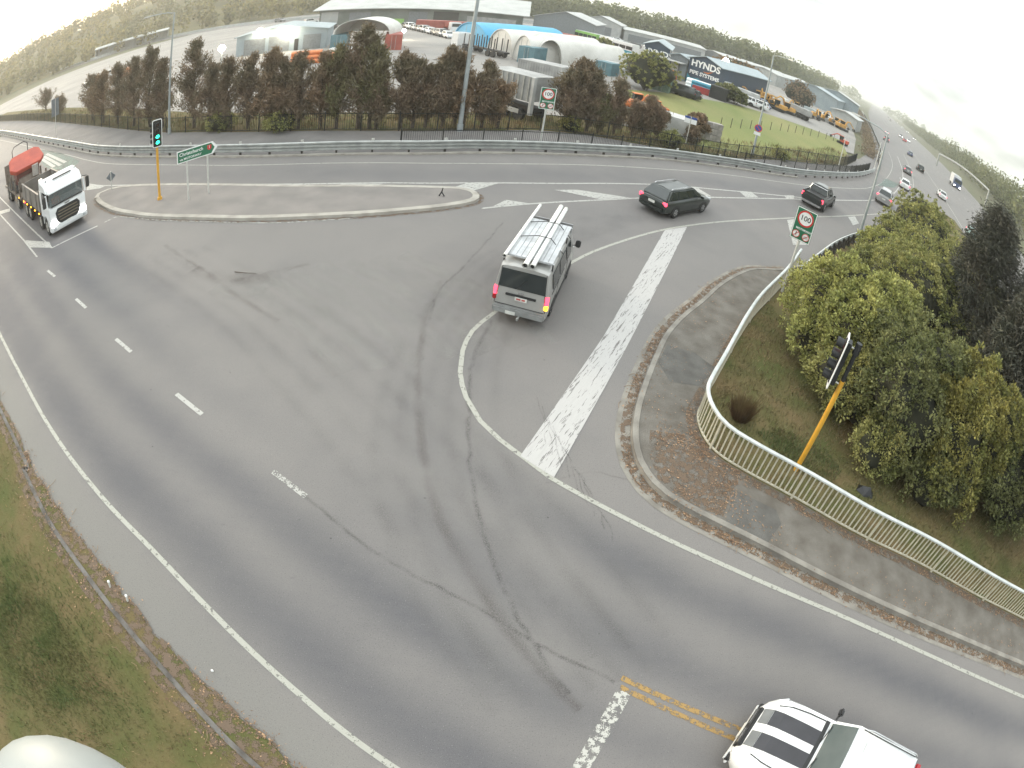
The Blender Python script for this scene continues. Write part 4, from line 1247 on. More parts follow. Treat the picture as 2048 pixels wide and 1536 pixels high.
def car(label, cat, loc, ang, kind='hatch', m=P_SILVER, tail='off', head='off', lo=False, group=None, zb=0.0):
    t = thing({'wagon': 'station_wagon', 'ute': 'pickup_truck', 'suv': 'suv', 'hatch': 'hatchback_car'}[kind], label, cat, (loc[0], loc[1], zb), R_(ang), group)
    if kind == 'wagon':
        st = [(-2.34, .38, .88, .74, .66), (-2.26, .27, .93, .83, .76), (-1.5, .22, .95, .875, .80), (0.6, .22, .96, .875, .79), (1.2, .22, .93, .87, .77), (1.9, .24, .84, .84, .72), (2.22, .28, .74, .76, .62), (2.34, .36, .62, .62, .50)]
        smooth_body('body', st, m, t)
        glasshouse(t, m, -2.22, -1.75, 0.42, 1.28, 0.93, 1.43, .79, .60, side=((0.10, 0.28), (0.31, 0.57), (0.60, 0.86)), rails=M_CHROME)
        W_, L_, zl, wr, xs = .875, 2.34, .80, .32, (-1.34, 1.36)
    elif kind == 'hatch':
        st = [(-2.1, .38, .88, .70, .62), (-2.02, .27, .94, .80, .74), (-1.3, .22, .97, .85, .79), (0.5, .22, .97, .85, .78), (1.1, .22, .94, .85, .76), (1.75, .24, .85, .82, .70), (2.0, .28, .74, .74, .60), (2.1, .36, .60, .60, .48)]
        smooth_body('body', st, m, t)
        glasshouse(t, m, -1.98, -1.6, 0.35, 1.2, 0.94, 1.46, .78, .60, side=((0.12, 0.45), (0.48, 0.84)), lo=lo)
        W_, L_, zl, wr, xs = .85, 2.1, .80, .31, (-1.25, 1.25)
    elif kind == 'suv':
        st = [(-2.3, .45, 1.02, .78, .70), (-2.22, .34, 1.06, .88, .80), (-1.4, .28, 1.08, .93, .85), (0.6, .28, 1.08, .93, .84), (1.15, .28, 1.05, .93, .82), (1.9, .30, .98, .90, .78), (2.18, .34, .88, .82, .70), (2.3, .42, .72, .68, .55)]
        smooth_body('body', st, m, t)
        glasshouse(t, m, -2.18, -1.95, 0.35, 1.12, 1.05, 1.66, .84, .66, side=((0.06, 0.25), (0.28, 0.55), (0.58, 0.86)), rails=None if lo else M_TRIM, lo=lo)
        W_, L_, zl, wr, xs = .93, 2.3, .92, .36, (-1.35, 1.35)
    else:   # ute: cabin ahead of an open tray
        st = [(-2.62, .50, .98, .80, .78), (-2.55, .42, 1.03, .88, .86), (-0.75, .36, 1.04, .92, .90), (0.8, .34, 1.04, .92, .84), (1.35, .34, 1.05, .92, .82), (2.1, .36, 1.0, .90, .78), (2.45, .40, .88, .84, .70), (2.58, .48, .70, .70, .58)]
        smooth_body('body', st, m, t)
        ob('tray_floor', MB().box((-1.62, 0, 1.062), (1.60, 1.42, 0.012)), M_TRIM, t)
        for s in (-1, 1):
            ob('tray_side', MB().box((-1.64, s * 0.83, 1.10), (1.78, 0.09, 0.16)), m, t, bevel=0.02)
        ob('tailgate', MB().box((-2.56, 0, 1.02), (0.08, 1.5, 0.32)), m, t, bevel=0.02)
        glasshouse(t, m, -0.78, -0.62, 0.72, 1.42, 1.02, 1.66, .82, .64, side=((0.07, 0.42), (0.46, 0.84)))
        ob('sports_bar', MB().path([(-0.95, -0.78, 1.05), (-0.88, -0.66, 1.58), (-0.88, 0.66, 1.58), (-0.95, 0.78, 1.05)], 0.035, 7), M_CHROME, t)
        W_, L_, zl, wr, xs = .92, 2.6, .88, .38, (-1.55, 1.6)
    wheels(t, xs, W_ - 0.005 + 0.012, wr, 0.22, body_w=W_, lo=lo)
    for s in (-1, 1):
        ob('tail_lamp', MB().box((-L_ + 0.07, s * W_ * 0.83, zl + 0.02), (0.12, W_ * 0.26, 0.17 if kind != 'ute' else 0.3)), M_TAIL if tail == 'on' else M_TAILOFF, t, bevel=0.02)
        ob('head_lamp', MB().box((L_ - 0.16, s * W_ * 0.70, zl - 0.10), (0.22, W_ * 0.34, 0.13)), {'on': M_HEAD, 'off': M_LENS, 'dim': M_HEADDIM}[head], t, bevel=0.03)
        if not lo:
            ob('door_mirror', MB().box((0.85 if kind != 'ute' else 0.95, s * (W_ + 0.09), zl + 0.22), (0.14, 0.2, 0.13)), m, t, bevel=0.03)
            for xd in (-0.62, 0.42):
                ob('door_handle', MB().box((xd, s * (W_ + 0.004), zl + 0.0), (0.16, 0.02, 0.03)), M_TRIM, t)
            ob('sill', MB().box((0, s * (W_ - 0.03), 0.27 + (0.08 if kind in ('suv', 'ute') else 0)), (2.0, 0.06, 0.08)), M_TRIM, t)
    ob('rear_bumper', MB().box((-L_ + 0.02, 0, 0.45), (0.14, W_ * 1.72, 0.22)), m if kind != 'ute' else M_CHROME, t, bevel=0.05)
    ob('number_plate', MB().box((-L_ - (0.062 if kind != 'ute' else 0.0), 0, 0.55 if kind == 'ute' else 0.74), (0.012, 0.38, 0.13)), M_PLATE, t)
    ob('grille', MB().box((L_ - 0.03, 0, zl - 0.26), (0.05, W_ * 0.9, 0.14)), M_TRIM, t)
    return t

def rrplace(rr, ang, wb, tw, back=0.0):
    """Centre of a vehicle whose right rear wheel stands at rr."""
    a = R_(ang)
    return (rr[0] + math.cos(a) * wb - math.sin(a) * tw, rr[1] + math.sin(a) * wb + math.cos(a) * tw)

car('dark green station wagon with lit red tail lamps on the curve', 'car', rrplace((6.43,27.89), 47, 1.34, 0.80), 47, 'wagon', P_GREEN, tail='on')
car('black pickup with a chrome rear bumper behind the speed sign', 'pickup', rrplace((19.79,38.33), 52, 1.55, 0.85), 52, 'ute', P_BLACK, tail='on')
car('silver suv with red lamps following the on-ramp beyond the lamp post', 'car', rrplace((33.69,50.29), 54, 1.35, 0.85), 54, 'suv', P_SILVER, tail='on')
car('white hatchback with amber glow on the on-ramp by the green patch', 'car', (48.3, 69.9), 57, 'hatch', P_WHITE, tail='on')
car('dark hatchback with bright red brake lamps farther up the on-ramp', 'car', (62.9, 91.5), 60, 'hatch', P_GREY, tail='on')

# motorway traffic: small, far
mw = 60.5
for lab, p, ang, kind, m_, tl, hd in (
        ('white car heading away in the near lane of the motorway', (65.1, 81.3), mw, 'hatch', P_WHITE, 'on', 'off'),
        ('pale teal car on the motorway glimpsed past the dark tree', (53.4, 57.0), mw + 180, 'hatch', P_TEAL, 'on', 'on'),
        ('dark car on the motorway passing the end of the gore', (79, 109.8), mw, 'suv', P_BLACK, 'off', 'off'),
        ('dark blue car in the middle lane of the motorway', (97.4, 142.6), mw, 'hatch', P_BLUE, 'off', 'off'),
        ('dark car with red lamps joining the motorway at the hedge end', (94.1, 152.9), mw, 'suv', P_GREY, 'on', 'off'),
        ('white and red car at the head of the on-ramp', (122, 199), mw, 'hatch', P_WHITE, 'on', 'off'),
        ('red car in the middle distance of the motorway', (140, 212), mw, 'hatch', P_RED, 'on', 'off'),
        ('grey car with twin bright headlamps oncoming on the far carriageway', (150.8, 232.5), mw + 180, 'suv', P_GREY, 'off', 'on'),
        ('white van like car in the far carriageway beside the trees', (152.4, 227.3), mw + 180, 'suv', P_WHITE, 'off', 'dim')):
    car(lab, 'car', p, ang, kind, m_, tl, hd, lo=True, group='motorway traffic')
for i, (dd, off) in enumerate(((300, 14), (390, 15), (480, 16), (590, 15))):
    p = np.array([46.5, 47.5]) + mw_dir * dd + np.array([0.870, -0.492]) * off
    car(['nearest of the oncoming cars with headlamps high on the motorway', 'second of the oncoming cars with headlamps high on the motorway', 'third of the oncoming cars with headlamps high on the motorway', 'farthest of the oncoming cars with headlamps high on the motorway'][i], 'car', p, mw + 180, 'suv', P_GREY, 'off', 'on', lo=True, group='motorway traffic')
for i, (dd, off) in enumerate(((520, 4), (640, 5))):
    p = np.array([46.5, 47.5]) + mw_dir * dd + np.array([0.870, -0.492]) * off
    car(['distant car with red lamps leaving along the motorway', 'most distant car with red lamps where the motorway vanishes'][i], 'car', p, mw, 'suv', P_GREY, 'on', 'off', lo=True, group='motorway traffic')
# the truck with headlamps below the gantry
t = thing('box_truck', 'dark truck with a pale top and headlamps oncoming under the gantry', 'truck', (100.3, 120.6, 0), R_(mw + 180))
ob('box', MB().box((-1.6, 0, 2.1), (6.4, 2.4, 2.6)), P_WHITE, t, bevel=0.05)
ob('cab', MB().box((2.9, 0, 1.6), (2.0, 2.4, 2.4)), P_BLUE, t, bevel=0.12)
ob('windscreen', MB().box((3.915, 0, 2.15), (0.03, 2.1, 0.9)), M_GLASS, t)
wheels(t, (-3.2, 2.7), 1.2, 0.48, 0.3, arch=False, lo=True)
for s in (-1, 1):
    ob('head_lamp', MB().box((3.92, s * 0.85, 0.8), (0.06, 0.4, 0.25)), M_HEAD, t)

# ------------------------------------------------------------------ the silver van with pipes on its roof
va = R_(80.5)
t = thing('van', 'silver van with white pipes on its roof rack turning through the junction', 'van', (0.21, 17.92, 0), va)
P_VAN = carpaint('van_silver', (0.36, 0.355, 0.34), 0.15, 0.38)
def van_ring(x_, zb, zt, k=1.0, wt=0.72):
    h_ = zt - zb
    half = [(0.70 * k, zb), (0.82 * k, zb + 0.09), (0.846 * k, zb + 0.30 * h_), (0.835 * k, zb + 0.52 * h_), ((0.835 + (wt - 0.835) * 0.62) * k, zb + 0.80 * h_), (wt * k, zt - 0.06), (wt * 0.86 * k, zt - 0.015), (wt * 0.4 * k, zt + 0.012)]
    return [(x_, -y_, z_) for y_, z_ in half] + [(x_, y_, z_) for y_, z_ in half[::-1]]
rings = [van_ring(-2.30, .36, 1.915, .965), van_ring(-2.22, .30, 1.945, .99), van_ring(-2.1, .27, 1.95), van_ring(0.9, .25, 1.95), van_ring(1.15, .25, 1.93), van_ring(1.45, .25, 1.80), van_ring(1.85, .25, 1.42, 1, .76), van_ring(2.12, .27, 1.10, .985, .78), van_ring(2.28, .32, .90, .93, .76), van_ring(2.35, .40, .74, .84, .7)]
ob('body', MB().loft(rings), P_VAN, t, smooth=40)
rq = ((-2.302, 0.715, 1.20), (-2.302, -0.715, 1.20), (-2.302, -0.645, 1.835), (-2.302, 0.645, 1.835))
ob('rear_window', patch(rq, 0.0, 1.0, 0.0, 0.97, 0.02), M_GLASS, t, bevel=0.008)
ob('rear_wiper', MB().path([(-2.335, 0.15, 1.22), (-2.33, -0.12, 1.55)], 0.012, 5), M_TRIM, t)
for s in (-1, 1):
    ob('tail_lamp', MB().box((-2.265, s * 0.775, 1.03), (0.12, 0.115, 0.30)), M_TAIL, t, bevel=0.02)
    ob('indicator', MB().box((-2.28, s * 0.785, 0.80), (0.12, 0.115, 0.15)), M_AMBER if s < 0 else M_TAILOFF, t, bevel=0.02)
    sd = ((-1.95, s * 0.835, 1.24), (1.15, s * 0.835, 1.24), (1.05, s * 0.755, 1.72), (-1.95, s * 0.755, 1.72))
    for a, b_ in ((0.03, 0.33), (0.37, 0.68), (0.73, 0.98)):
        q = sd if s < 0 else (sd[1], sd[0], sd[3], sd[2])
        u0, u1 = (a, b_) if s < 0 else (1 - b_, 1 - a)
        ob('side_window', patch(q, u0, u1, 0.0, 1.0, 0.022), M_GLASS, t)
    ob('door_mirror', MB().box((1.62, s * 0.98, 1.34), (0.12, 0.18, 0.26)), M_TRIM, t, bevel=0.03)
    ob('mirror_arm', MB().tube((1.6, s * 0.80, 1.25), (1.62, s * 0.98, 1.30), 0.02, 0.02, 6), M_TRIM, t)
    ob('sliding_door_rail', MB().box((-0.95, s * 0.842, 1.10), (1.9, 0.016, 0.035)), M_TRIM, t)
    ob('sill_strip', MB().box((0.0, s * 0.822, 0.36), (2.3, 0.05, 0.10)), M_TRIM, t)
    ob('head_lamp', MB().box((2.22, s * 0.66, 0.88), (0.18, 0.26, 0.2)), M_LENS, t, bevel=0.03)
ob('plate_garnish', MB().box((-2.318, 0.0, 0.985), (0.05, 0.92, 0.07)), M_TRIM, t, bevel=0.01)
pl = ob('number_plate', MB().box((-2.338, -0.02, 0.90), (0.016, 0.37, 0.125)), M_PLATE, t)
ob('plate_marks', MB().box((-2.349, -0.10, 0.90), (0.004, 0.10, 0.055)).box((-2.349, 0.05, 0.90), (0.004, 0.13, 0.055)), mat('plate_red', (0.5, 0.10, 0.09), 0.5), pl, kind='stuff')
ob('rear_bumper', MB().box((-2.33, 0, 0.47), (0.20, 1.60, 0.24)), mat('van_bumper_grey', (0.25, 0.255, 0.25), 0.5), t, bevel=0.05)
ob('tow_bar', MB().tube((-2.40, -0.05, 0.36), (-2.62, -0.05, 0.36), 0.03, 0.03, 8).ball((-2.63, -0.05, 0.42), 0.035, 8, 6), M_GALV, t, kind='stuff')
ob('tow_plate', MB().box((-2.445, 0.22, 0.44), (0.012, 0.3, 0.11)), M_PLATE, t)
ob('tailgate_handle', MB().box((-2.325, 0.0, 1.09), (0.03, 0.16, 0.035)), M_CHROME, t)
ob('front_windscreen', patch(((1.98, -0.74, 1.24), (1.98, 0.74, 1.24), (1.42, 0.66, 1.80), (1.42, -0.66, 1.80)), 0, 1, 0, 1, 0.03), M_GLASS, t)
wheels(t, (-1.28, 1.42), 0.835, 0.335, 0.2, body_w=0.842)
for s in (-1, 1):
    ob('tailgate_gap', MB().path([(-2.305, s * 0.775, 0.62), (-2.307, s * 0.70, 1.18), (-2.307, s * 0.655, 1.88)], 0.010, 5), M_TRIM, t)
    ob('door_gap', MB().path([(-0.95, s * 0.846, 0.50), (-0.95, s * 0.842, 1.15)], 0.009, 5), M_TRIM, t)
    ob('door_gap', MB().path([(0.55, s * 0.846, 0.50), (0.55, s * 0.842, 1.15)], 0.009, 5), M_TRIM, t)
ob('tailgate_gap', MB().box((-2.306, 0, 0.615), (0.016, 1.5, 0.016)), M_TRIM, t)
ob('roof_strap', MB().path([(-0.6, -0.80, 1.86), (-0.6, -0.33, 2.29), (-0.6, 0.06, 2.29), (-0.6, 0.6, 2.14)], 0.014, 5), M_TRIM, t)
ob('roof_strap', MB().path([(0.7, -0.80, 1.86), (0.7, -0.33, 2.29), (0.7, 0.06, 2.29), (0.7, 0.6, 2.14)], 0.014, 5), M_TRIM, t)
# the rack: legs, cross bars, slats, wind deflector
M_ALU = mat('white_rack_aluminium', (0.50, 0.51, 0.525), 0.4, 0.15)
for x_ in (-1.95, -0.85, 0.25, 1.05):
    ob('rack_cross_bar', MB().box((x_, 0, 2.09), (0.06, 1.5, 0.035)), M_ALU, t)
    for s in (-1, 1):
        ob('rack_leg', MB().box((x_, s * 0.725, 1.98), (0.06, 0.04, 0.24)), M_TRIM if x_ in (-1.95, 0.25) else M_ALU, t)
for k in range(9):
    ob('rack_slat', MB().box((-0.42, -0.64 + k * 0.16, 2.118), (3.1, 0.146, 0.014)), M_ALU, t)
ob('wind_deflector', MB().box((1.30, 0, 2.06), (0.025, 1.45, 0.24), ry=-0.5), mat('deflector_grey', (0.33, 0.33, 0.34), 0.5), t)
# loads lie on the rack: things of their own
def pipe(label, y_, x0, x1, r):
    p = thing('pipe', label, 'pipe', t.location, va, 'pipes on the van roof')
    ob('tube', MB().tube((x0, y_, 2.127 + r), (x1, y_, 2.127 + r), r, r, 14, cap=False), M_SIGNWHITE, p, smooth=50)
    for x_ in (x0 + 0.002, x1 - 0.002):
        ob('bore', MB().tube((x_ - 0.001, y_, 2.127 + r), (x_ + 0.001, y_, 2.127 + r), r * 0.8, r * 0.8, 14), M_TRIM, p)
        ob('end_cap', MB().tube((x_ - 0.05 if x_ < 0 else x_ - 0.03, y_, 2.127 + r), (x_ + 0.03 if x_ < 0 else x_ + 0.05, y_, 2.127 + r), r * 1.12, r * 1.12, 14, cap=False), M_WHITEP, p)
pipe('white pipe in the middle of the van roof, left of the close pair', -0.04, -2.62, 2.55, 0.075)
pipe('white pipe in the middle of the van roof, right of the close pair', -0.24, -2.58, 2.45, 0.07)
pipe('thinner white pipe along the left edge of the van roof', 0.66, -2.25, 2.3, 0.05)

# ------------------------------------------------------------------ the white suv at the lower right
sa = R_(145.0)
ch, sh = math.cos(sa), math.sin(sa)
t = thing('suv', 'white suv with two black bonnet stripes in the bottom right corner', 'car', (5.13 - 2.3 * ch, 3.26 - 2.3 * sh, 0), sa)
st = [(-2.3, .48, 1.0, .78, .70), (-2.22, .36, 1.05, .88, .80), (-1.5, .28, 1.08, .935, .86), (0.5, .28, 1.08, .935, .85), (1.0, .28, 1.06, .935, .84), (1.45, .28, 1.03, .93, .83), (1.8, .30, .99, .91, .80), (2.02, .33, .93, .84, .72), (2.18, .38, .84, .72, .60), (2.26, .43, .74, .58, .48), (2.3, .48, .66, .44, .36)]
smooth_body('body', st, P_WHITE, t)
glasshouse(t, P_WHITE, -2.14, -1.66, 0.22, 0.74, 1.05, 1.62, .85, .655, side=((0.06, 0.25), (0.28, 0.55), (0.58, 0.84)), glass=M_GLASS)
M_STRIPE = mat('bonnet_stripe', (0.035, 0.034, 0.040), 0.45)
for s in (-1, 1):
    ys = s * 0.28
    top = []
    for x_, z_ in ((0.84, 1.084), (1.2, 1.069), (1.45, 1.050), (1.8, 1.010), (2.02, 0.952)):
        top.append(((x_, ys - 0.18, z_ + 0.006), (x_, ys + 0.18, z_ + 0.006), (x_, ys + 0.18, z_ - 0.02), (x_, ys - 0.18, z_ - 0.02)))
    ob('bonnet_stripe', MB().loft([list(q) for q in top]), M_STRIPE, t)
    ob('grille_top', MB().loft([[(2.03, s * 0.28 - 0.18, 0.958), (2.03, s * 0.28 + 0.18, 0.958), (2.03, s * 0.28 + 0.18, 0.90), (2.03, s * 0.28 - 0.18, 0.90)], [(2.20, s * 0.27 - 0.17, 0.865), (2.20, s * 0.27 + 0.17, 0.865), (2.20, s * 0.27 + 0.17, 0.80), (2.20, s * 0.27 - 0.17, 0.80)]]), mat('grille_grey', (0.15, 0.155, 0.155), 0.45), t)
    ob('head_lamp', MB().loft([[(1.86, s * 0.62, .72), (1.86, s * 0.90, .74), (1.84, s * 0.885, .93), (1.88, s * 0.66, .92)], [(2.19, s * 0.50, .66), (2.08, s * 0.80, .68), (2.05, s * 0.76, .87), (2.16, s * 0.52, .84)]]), M_HEADDIM if s > 0 else M_LENS, t, bevel=0.015)
    ob('fog_lamp', MB().box((2.22, s * 0.62, 0.5), (0.1, 0.2, 0.12)), M_TRIM, t, bevel=0.02)
    ob('door_mirror', MB().box((0.62, s * 1.04, 1.12), (0.12, 0.20, 0.13)), M_TRIM, t, bevel=0.04)
    ob('mirror_arm', MB().tube((0.64, s * 0.88, 1.06), (0.62, s * 1.02, 1.10), 0.025, 0.025, 6), M_TRIM, t)
    ob('roof_rail', MB().path([(-1.6, s * 0.60, 1.64), (-1.5, s * 0.60, 1.70), (-0.1, s * 0.60, 1.70), (0.05, s * 0.60, 1.64)], 0.022, 6), M_CHROME, t)
    ob('tail_lamp', MB().box((-2.2, s * 0.78, 0.95), (0.16, 0.2, 0.28)), M_TAILOFF, t, bevel=0.02)
    ob('wiper', MB().path([(0.77, s * 0.40 + 0.2, 1.10), (0.69, s * 0.40 - 0.25, 1.16)], 0.012, 5), M_TRIM, t)
ob('grille', MB().box((2.262, 0, 0.72), (0.10, 0.95, 0.20), ry=-0.25), M_TRIM, t, bevel=0.02)
for s in (-1, 1):
    ob('grille_chrome', MB().box((2.31, s * 0.24, 0.745), (0.03, 0.36, 0.05), ry=-0.25), M_CHROME, t)
ob('number_plate', MB().box((2.318, 0, 0.52), (0.02, 0.37, 0.125)), M_PLATE, t)
ob('bumper', MB().box((2.21, 0, 0.45), (0.18, 1.5, 0.2)), P_WHITE, t, bevel=0.07)
for s in (-1, 1):
    ob('bonnet_gap', MB().path([(0.86, s * 0.74, 1.066), (1.3, s * 0.72, 1.052), (1.7, s * 0.68, 1.006), (1.98, s * 0.60, 0.944)], 0.012, 5), M_TRIM, t)
    ob('roof_channel', MB().box((-0.72, s * 0.585, 1.632), (1.7, 0.02, 0.012)), M_TRIM, t)
    ob('door_gap', MB().box((0.40, s * 0.937, 0.72), (0.014, 0.014, 0.6)), M_TRIM, t)
ob('sunroof', MB().box((-0.45, 0, 1.655), (0.75, 0.8, 0.012)), carpaint('sunroof_grey', (0.52, 0.54, 0.55)), t, bevel=0.004)
ob('aerial', MB().box((-1.45, 0.0, 1.69), (0.16, 0.05, 0.07), taper=0.6), M_TRIM, t)
ob('wiper_cowl', MB().box((0.80, 0, 1.075), (0.10, 1.5, 0.03)), M_TRIM, t)
wheels(t, (-1.35, 1.38), 0.94, 0.37, 0.24, body_w=0.935)

# ------------------------------------------------------------------ the white tipper truck and its trailer
ta = R_(-23.6)
tc_, ts_ = math.cos(ta), math.sin(ta)
fx, fy = -23.25, 19.25
t = thing('tipper_truck', 'white cabbed tipper truck with lit headlamps and amber side lamps', 'truck', (fx, fy, 0), ta)   # origin under the front bumper
cabm = P_WHITE
W_ = 1.22
prof = [(-0.02, .55), (0.02, 1.55), (-0.05, 1.70), (-0.25, 2.42), (-0.75, 2.86), (-2.0, 3.02), (-2.1, 2.9), (-2.1, .95), (-1.55, .95), (-1.35, 1.15), (-0.75, 1.15), (-0.5, .95), (-0.45, .55)]
lowp = [(-0.02, .55), (0.02, 1.55), (-0.05, 1.70), (-2.1, 1.70), (-2.1, .95), (-1.55, .95), (-1.35, 1.15), (-0.75, 1.15), (-0.5, .95), (-0.45, .55)]
ob('cab', MB().xprism(lowp, -W_, W_), cabm, t, bevel=0.05, smooth=40)
ob('cab_roof', MB().xprism([(-0.25, 2.42), (-0.75, 2.86), (-2.0, 3.02), (-2.1, 2.9), (-2.1, 2.42)], -W_, W_), cabm, t, bevel=0.06, smooth=40)
ob('cab_back', MB().box((-1.83, 0, 2.06), (0.5, 2 * W_, 0.74)), cabm, t)
for s in (-1, 1):
    ob('pillar', MB().slab([(-0.05, s * W_, 1.70), (-0.16, s * W_, 1.70), (-0.36, s * W_, 2.43), (-0.25, s * W_, 2.43)], -0.09 if s < 0 else 0.09), cabm, t)
ob('roof_visor', MB().xprism([(-0.30, 2.47), (-0.10, 2.43), (-0.12, 2.50), (-0.5, 2.72)], -1.12, 1.12), cabm, t)
ws = ((-0.062, -1.12, 1.74), (-0.062, 1.12, 1.74), (-0.242, 1.10, 2.40), (-0.242, -1.10, 2.40))
M_CLEAR = bpy.data.materials.new('tinted_windscreen')
n_, b_, o_ = nt(M_CLEAR)
b_.inputs['Base Color'].default_value = (0.10, 0.12, 0.12, 1)
b_.inputs['Roughness'].default_value = 0.06
b_.inputs['Alpha'].default_value = 0.5
ob('cab_lining', MB().box((-1.56, 0, 2.06), (0.03, 2.3, 0.70)), mat('cab_dark', (0.03, 0.034, 0.034), 0.8), t)
ob('windscreen', patch(ws, 0, 1, 0, 1, 0.02), M_CLEAR, t)
ob('dashboard', MB().box((-0.02, 0, 1.745), (0.10, 2.1, 0.05)), M_TRIM, t)
g0 = MB().xprism([(0.035, .78), (0.06, 1.42), (0.03, 1.5), (0.0, .78)], -0.62, 0.62)
gv_ = [(0.045, -0.66, 1.52), (0.045, -0.82, 1.32), (0.055, -0.76, 0.84), (0.055, -0.50, 0.66), (0.055, 0.50, 0.66), (0.055, 0.76, 0.84), (0.045, 0.82, 1.32), (0.045, 0.66, 1.52)]
ob('grille', MB().slab(gv_, -0.06), M_TRIM, t)
for k in range(4):
    ob('grille_bar', MB().box((0.075, 0, 0.86 + k * 0.16), (0.03, 1.36 - abs(k - 2) * 0.1, 0.055)), mat('grille_bronze', (0.20, 0.17, 0.12), 0.45, 0.4), t)
ob('badge', MB().xprism([(0.02, 1.57), (0.04, 1.57), (0.04, 1.64), (0.02, 1.64)], -0.16, 0.16), M_CHROME, t)
ob('number_plate', MB().box((0.07, 0.05, 0.62), (0.02, 0.36, 0.12)), M_PLATE, t)
ob('bumper', MB().xprism([(-0.42, .34), (0.06, .34), (0.09, .48), (0.07, .70), (-0.42, .70)], -1.23, 1.23), cabm, t, bevel=0.04)
for s in (-1, 1):
    ob('head_lamp', MB().box((0.055, s * 0.98, 0.80), (0.10, 0.40, 0.24)), M_HEAD, t, bevel=0.03)
    ob('fog_lamp', MB().box((0.092, s * 1.0, 0.50), (0.03, 0.18, 0.13)), M_LENS, t)
    dq = ((-1.55, s * 1.225, 1.72), (-0.42, s * 1.225, 1.72), (-0.56, s * 1.225, 2.36), (-1.55, s * 1.225, 2.36))
    ob('door_window', MB().slab(dq if s < 0 else dq[::-1], 0.012), M_GLASS, t)
    ob('mirror', MB().box((-0.02, s * 1.45, 2.15), (0.10, 0.22, 0.62)), M_TRIM, t, bevel=0.03)
    ob('mirror_arm', MB().path([(-0.25, s * 1.2, 2.52), (-0.05, s * 1.45, 2.5)], 0.022, 6), M_TRIM, t)
    ob('mudguard', MB().xprism([(-1.68, .62), (-1.6, 1.06), (-1.3, 1.22), (-0.78, 1.22), (-0.5, 1.0), (-0.45, .62), (-0.52, .62), (-0.6, .95), (-0.82, 1.12), (-1.26, 1.12), (-1.5, .98), (-1.58, .62)], s * 0.9, s * 1.235), cabm, t)
    ob('door_handle', MB().box((-1.42, s * 1.23, 1.62), (0.16, 0.02, 0.05)), M_TRIM, t)
    ob('roof_beacon', MB().tube((-1.0, s * 0.98, 2.97), (-1.0, s * 0.98, 3.12), 0.06, 0.05, 10), cabm if s > 0 else M_LENS, t)
ob('roof_horn', MB().box((-0.95, 0.10, 2.975), (0.12, 1.25, 0.07)), M_TRIM, t, bevel=0.02)
ob('cab_rear_stack', MB().box((-2.22, -1.02, 2.0), (0.16, 0.28, 2.1)), cabm, t, bevel=0.03)
ob('chassis', MB().box((-4.9, 0, 0.80), (6.4, 0.9, 0.22)), M_TRIM, t)
M_BIN = mat('tipper_bin_steel', (0.225, 0.205, 0.185), 0.6, 0.2, rgb2=(0.15, 0.135, 0.12), scale=1.4, detail=8)
ob('bin_floor', MB().box((-5.15, 0, 1.12), (5.3, 2.36, 0.10)), M_BIN, t)
for s in (-1, 1):
    ob('bin_side', MB().box((-5.15, s * 1.2, 1.63), (5.3, 0.06, 1.0)), M_BIN, t)
    ob('bin_top_rail', MB().box((-5.15, s * 1.2, 2.155), (5.34, 0.10, 0.06)), M_BIN, t)
    for k in range(3):
        ob('bin_rib', MB().box((-3.2 - k * 1.7, s * 1.25, 1.62), (0.08, 0.05, 0.98)), M_BIN, t)
    for k in range(5):
        ob('side_lamp', MB().box((-2.75 - k * 1.22, s * 1.245, 1.00), (0.15, 0.05, 0.085)), M_AMBER, t, bevel=0.01)
ob('bin_front', MB().box((-2.5, 0, 1.75), (0.06, 2.4, 1.24)), M_BIN, t)
ob('bin_tailgate', MB().box((-7.82, 0, 1.63), (0.07, 2.4, 1.0)), M_BIN, t)
ob('side_lamp', MB().box((-7.2, -1.245, 1.00), (0.15, 0.05, 0.085)), M_TAIL, t, bevel=0.01)
wheels(t, (-1.06, -2.75, -5.9, -7.1), 1.2, 0.50, 0.32, arch=False, m_rim=mat('truck_rim', (0.42, 0.40, 0.36), 0.5, 0.3))
# driver: one continuous figure sitting behind the glass
def skin_person(name, label, loc, rz, joints, bones, m, **kw):
    me = bpy.data.meshes.new(name)
    me.from_pydata([j[:3] for j in joints], bones, [])
    o = bpy.data.objects.new(name, me)
    COL.objects.link(o)
    sk = o.modifiers.new('skin', 'SKIN')
    o.modifiers.new('sub', 'SUBSURF').levels = 1
    for v_, j in zip(me.skin_vertices[0].data, joints):
        v_.radius = (j[3], j[3])
    me.skin_vertices[0].data[0].use_root = True
    bpy.context.view_layer.update()
    nm = bpy.data.meshes.new_from_object(o.evaluated_get(bpy.context.evaluated_depsgraph_get()))
    bpy.data.objects.remove(o)
    nm.materials.clear()
    nm.shade_smooth()
    return nm
J = [(0, 0, 0, .15), (0, 0, .22, .15), (0, 0, .45, .16), (0, 0, .56, .06), (0.02, 0, .66, .085), (0.03, 0, .74, .09), (0, .2, .47, .065), (.14, .25, .26, .05), (.36, .16, .28, .042), (.42, .13, .30, .04), (0, -.2, .47, .065), (.14, -.25, .26, .05), (.36, -.16, .28, .042), (.42, -.13, .30, .04), (.22, .1, -.02, .09), (.45, .12, -.04, .08), (.22, -.1, -.02, .09), (.45, -.12, -.04, .08)]
B = [(0, 1), (1, 2), (2, 3), (3, 4), (4, 5), (2, 6), (6, 7), (7, 8), (8, 9), (2, 10), (10, 11), (11, 12), (12, 13), (0, 14), (14, 15), (0, 16), (16, 17)]
nm = skin_person('person', '', None, 0, J, B, None)
pt = thing('person', 'driver in an orange vest seated behind the truck windscreen', 'person', (0, 0, 0))
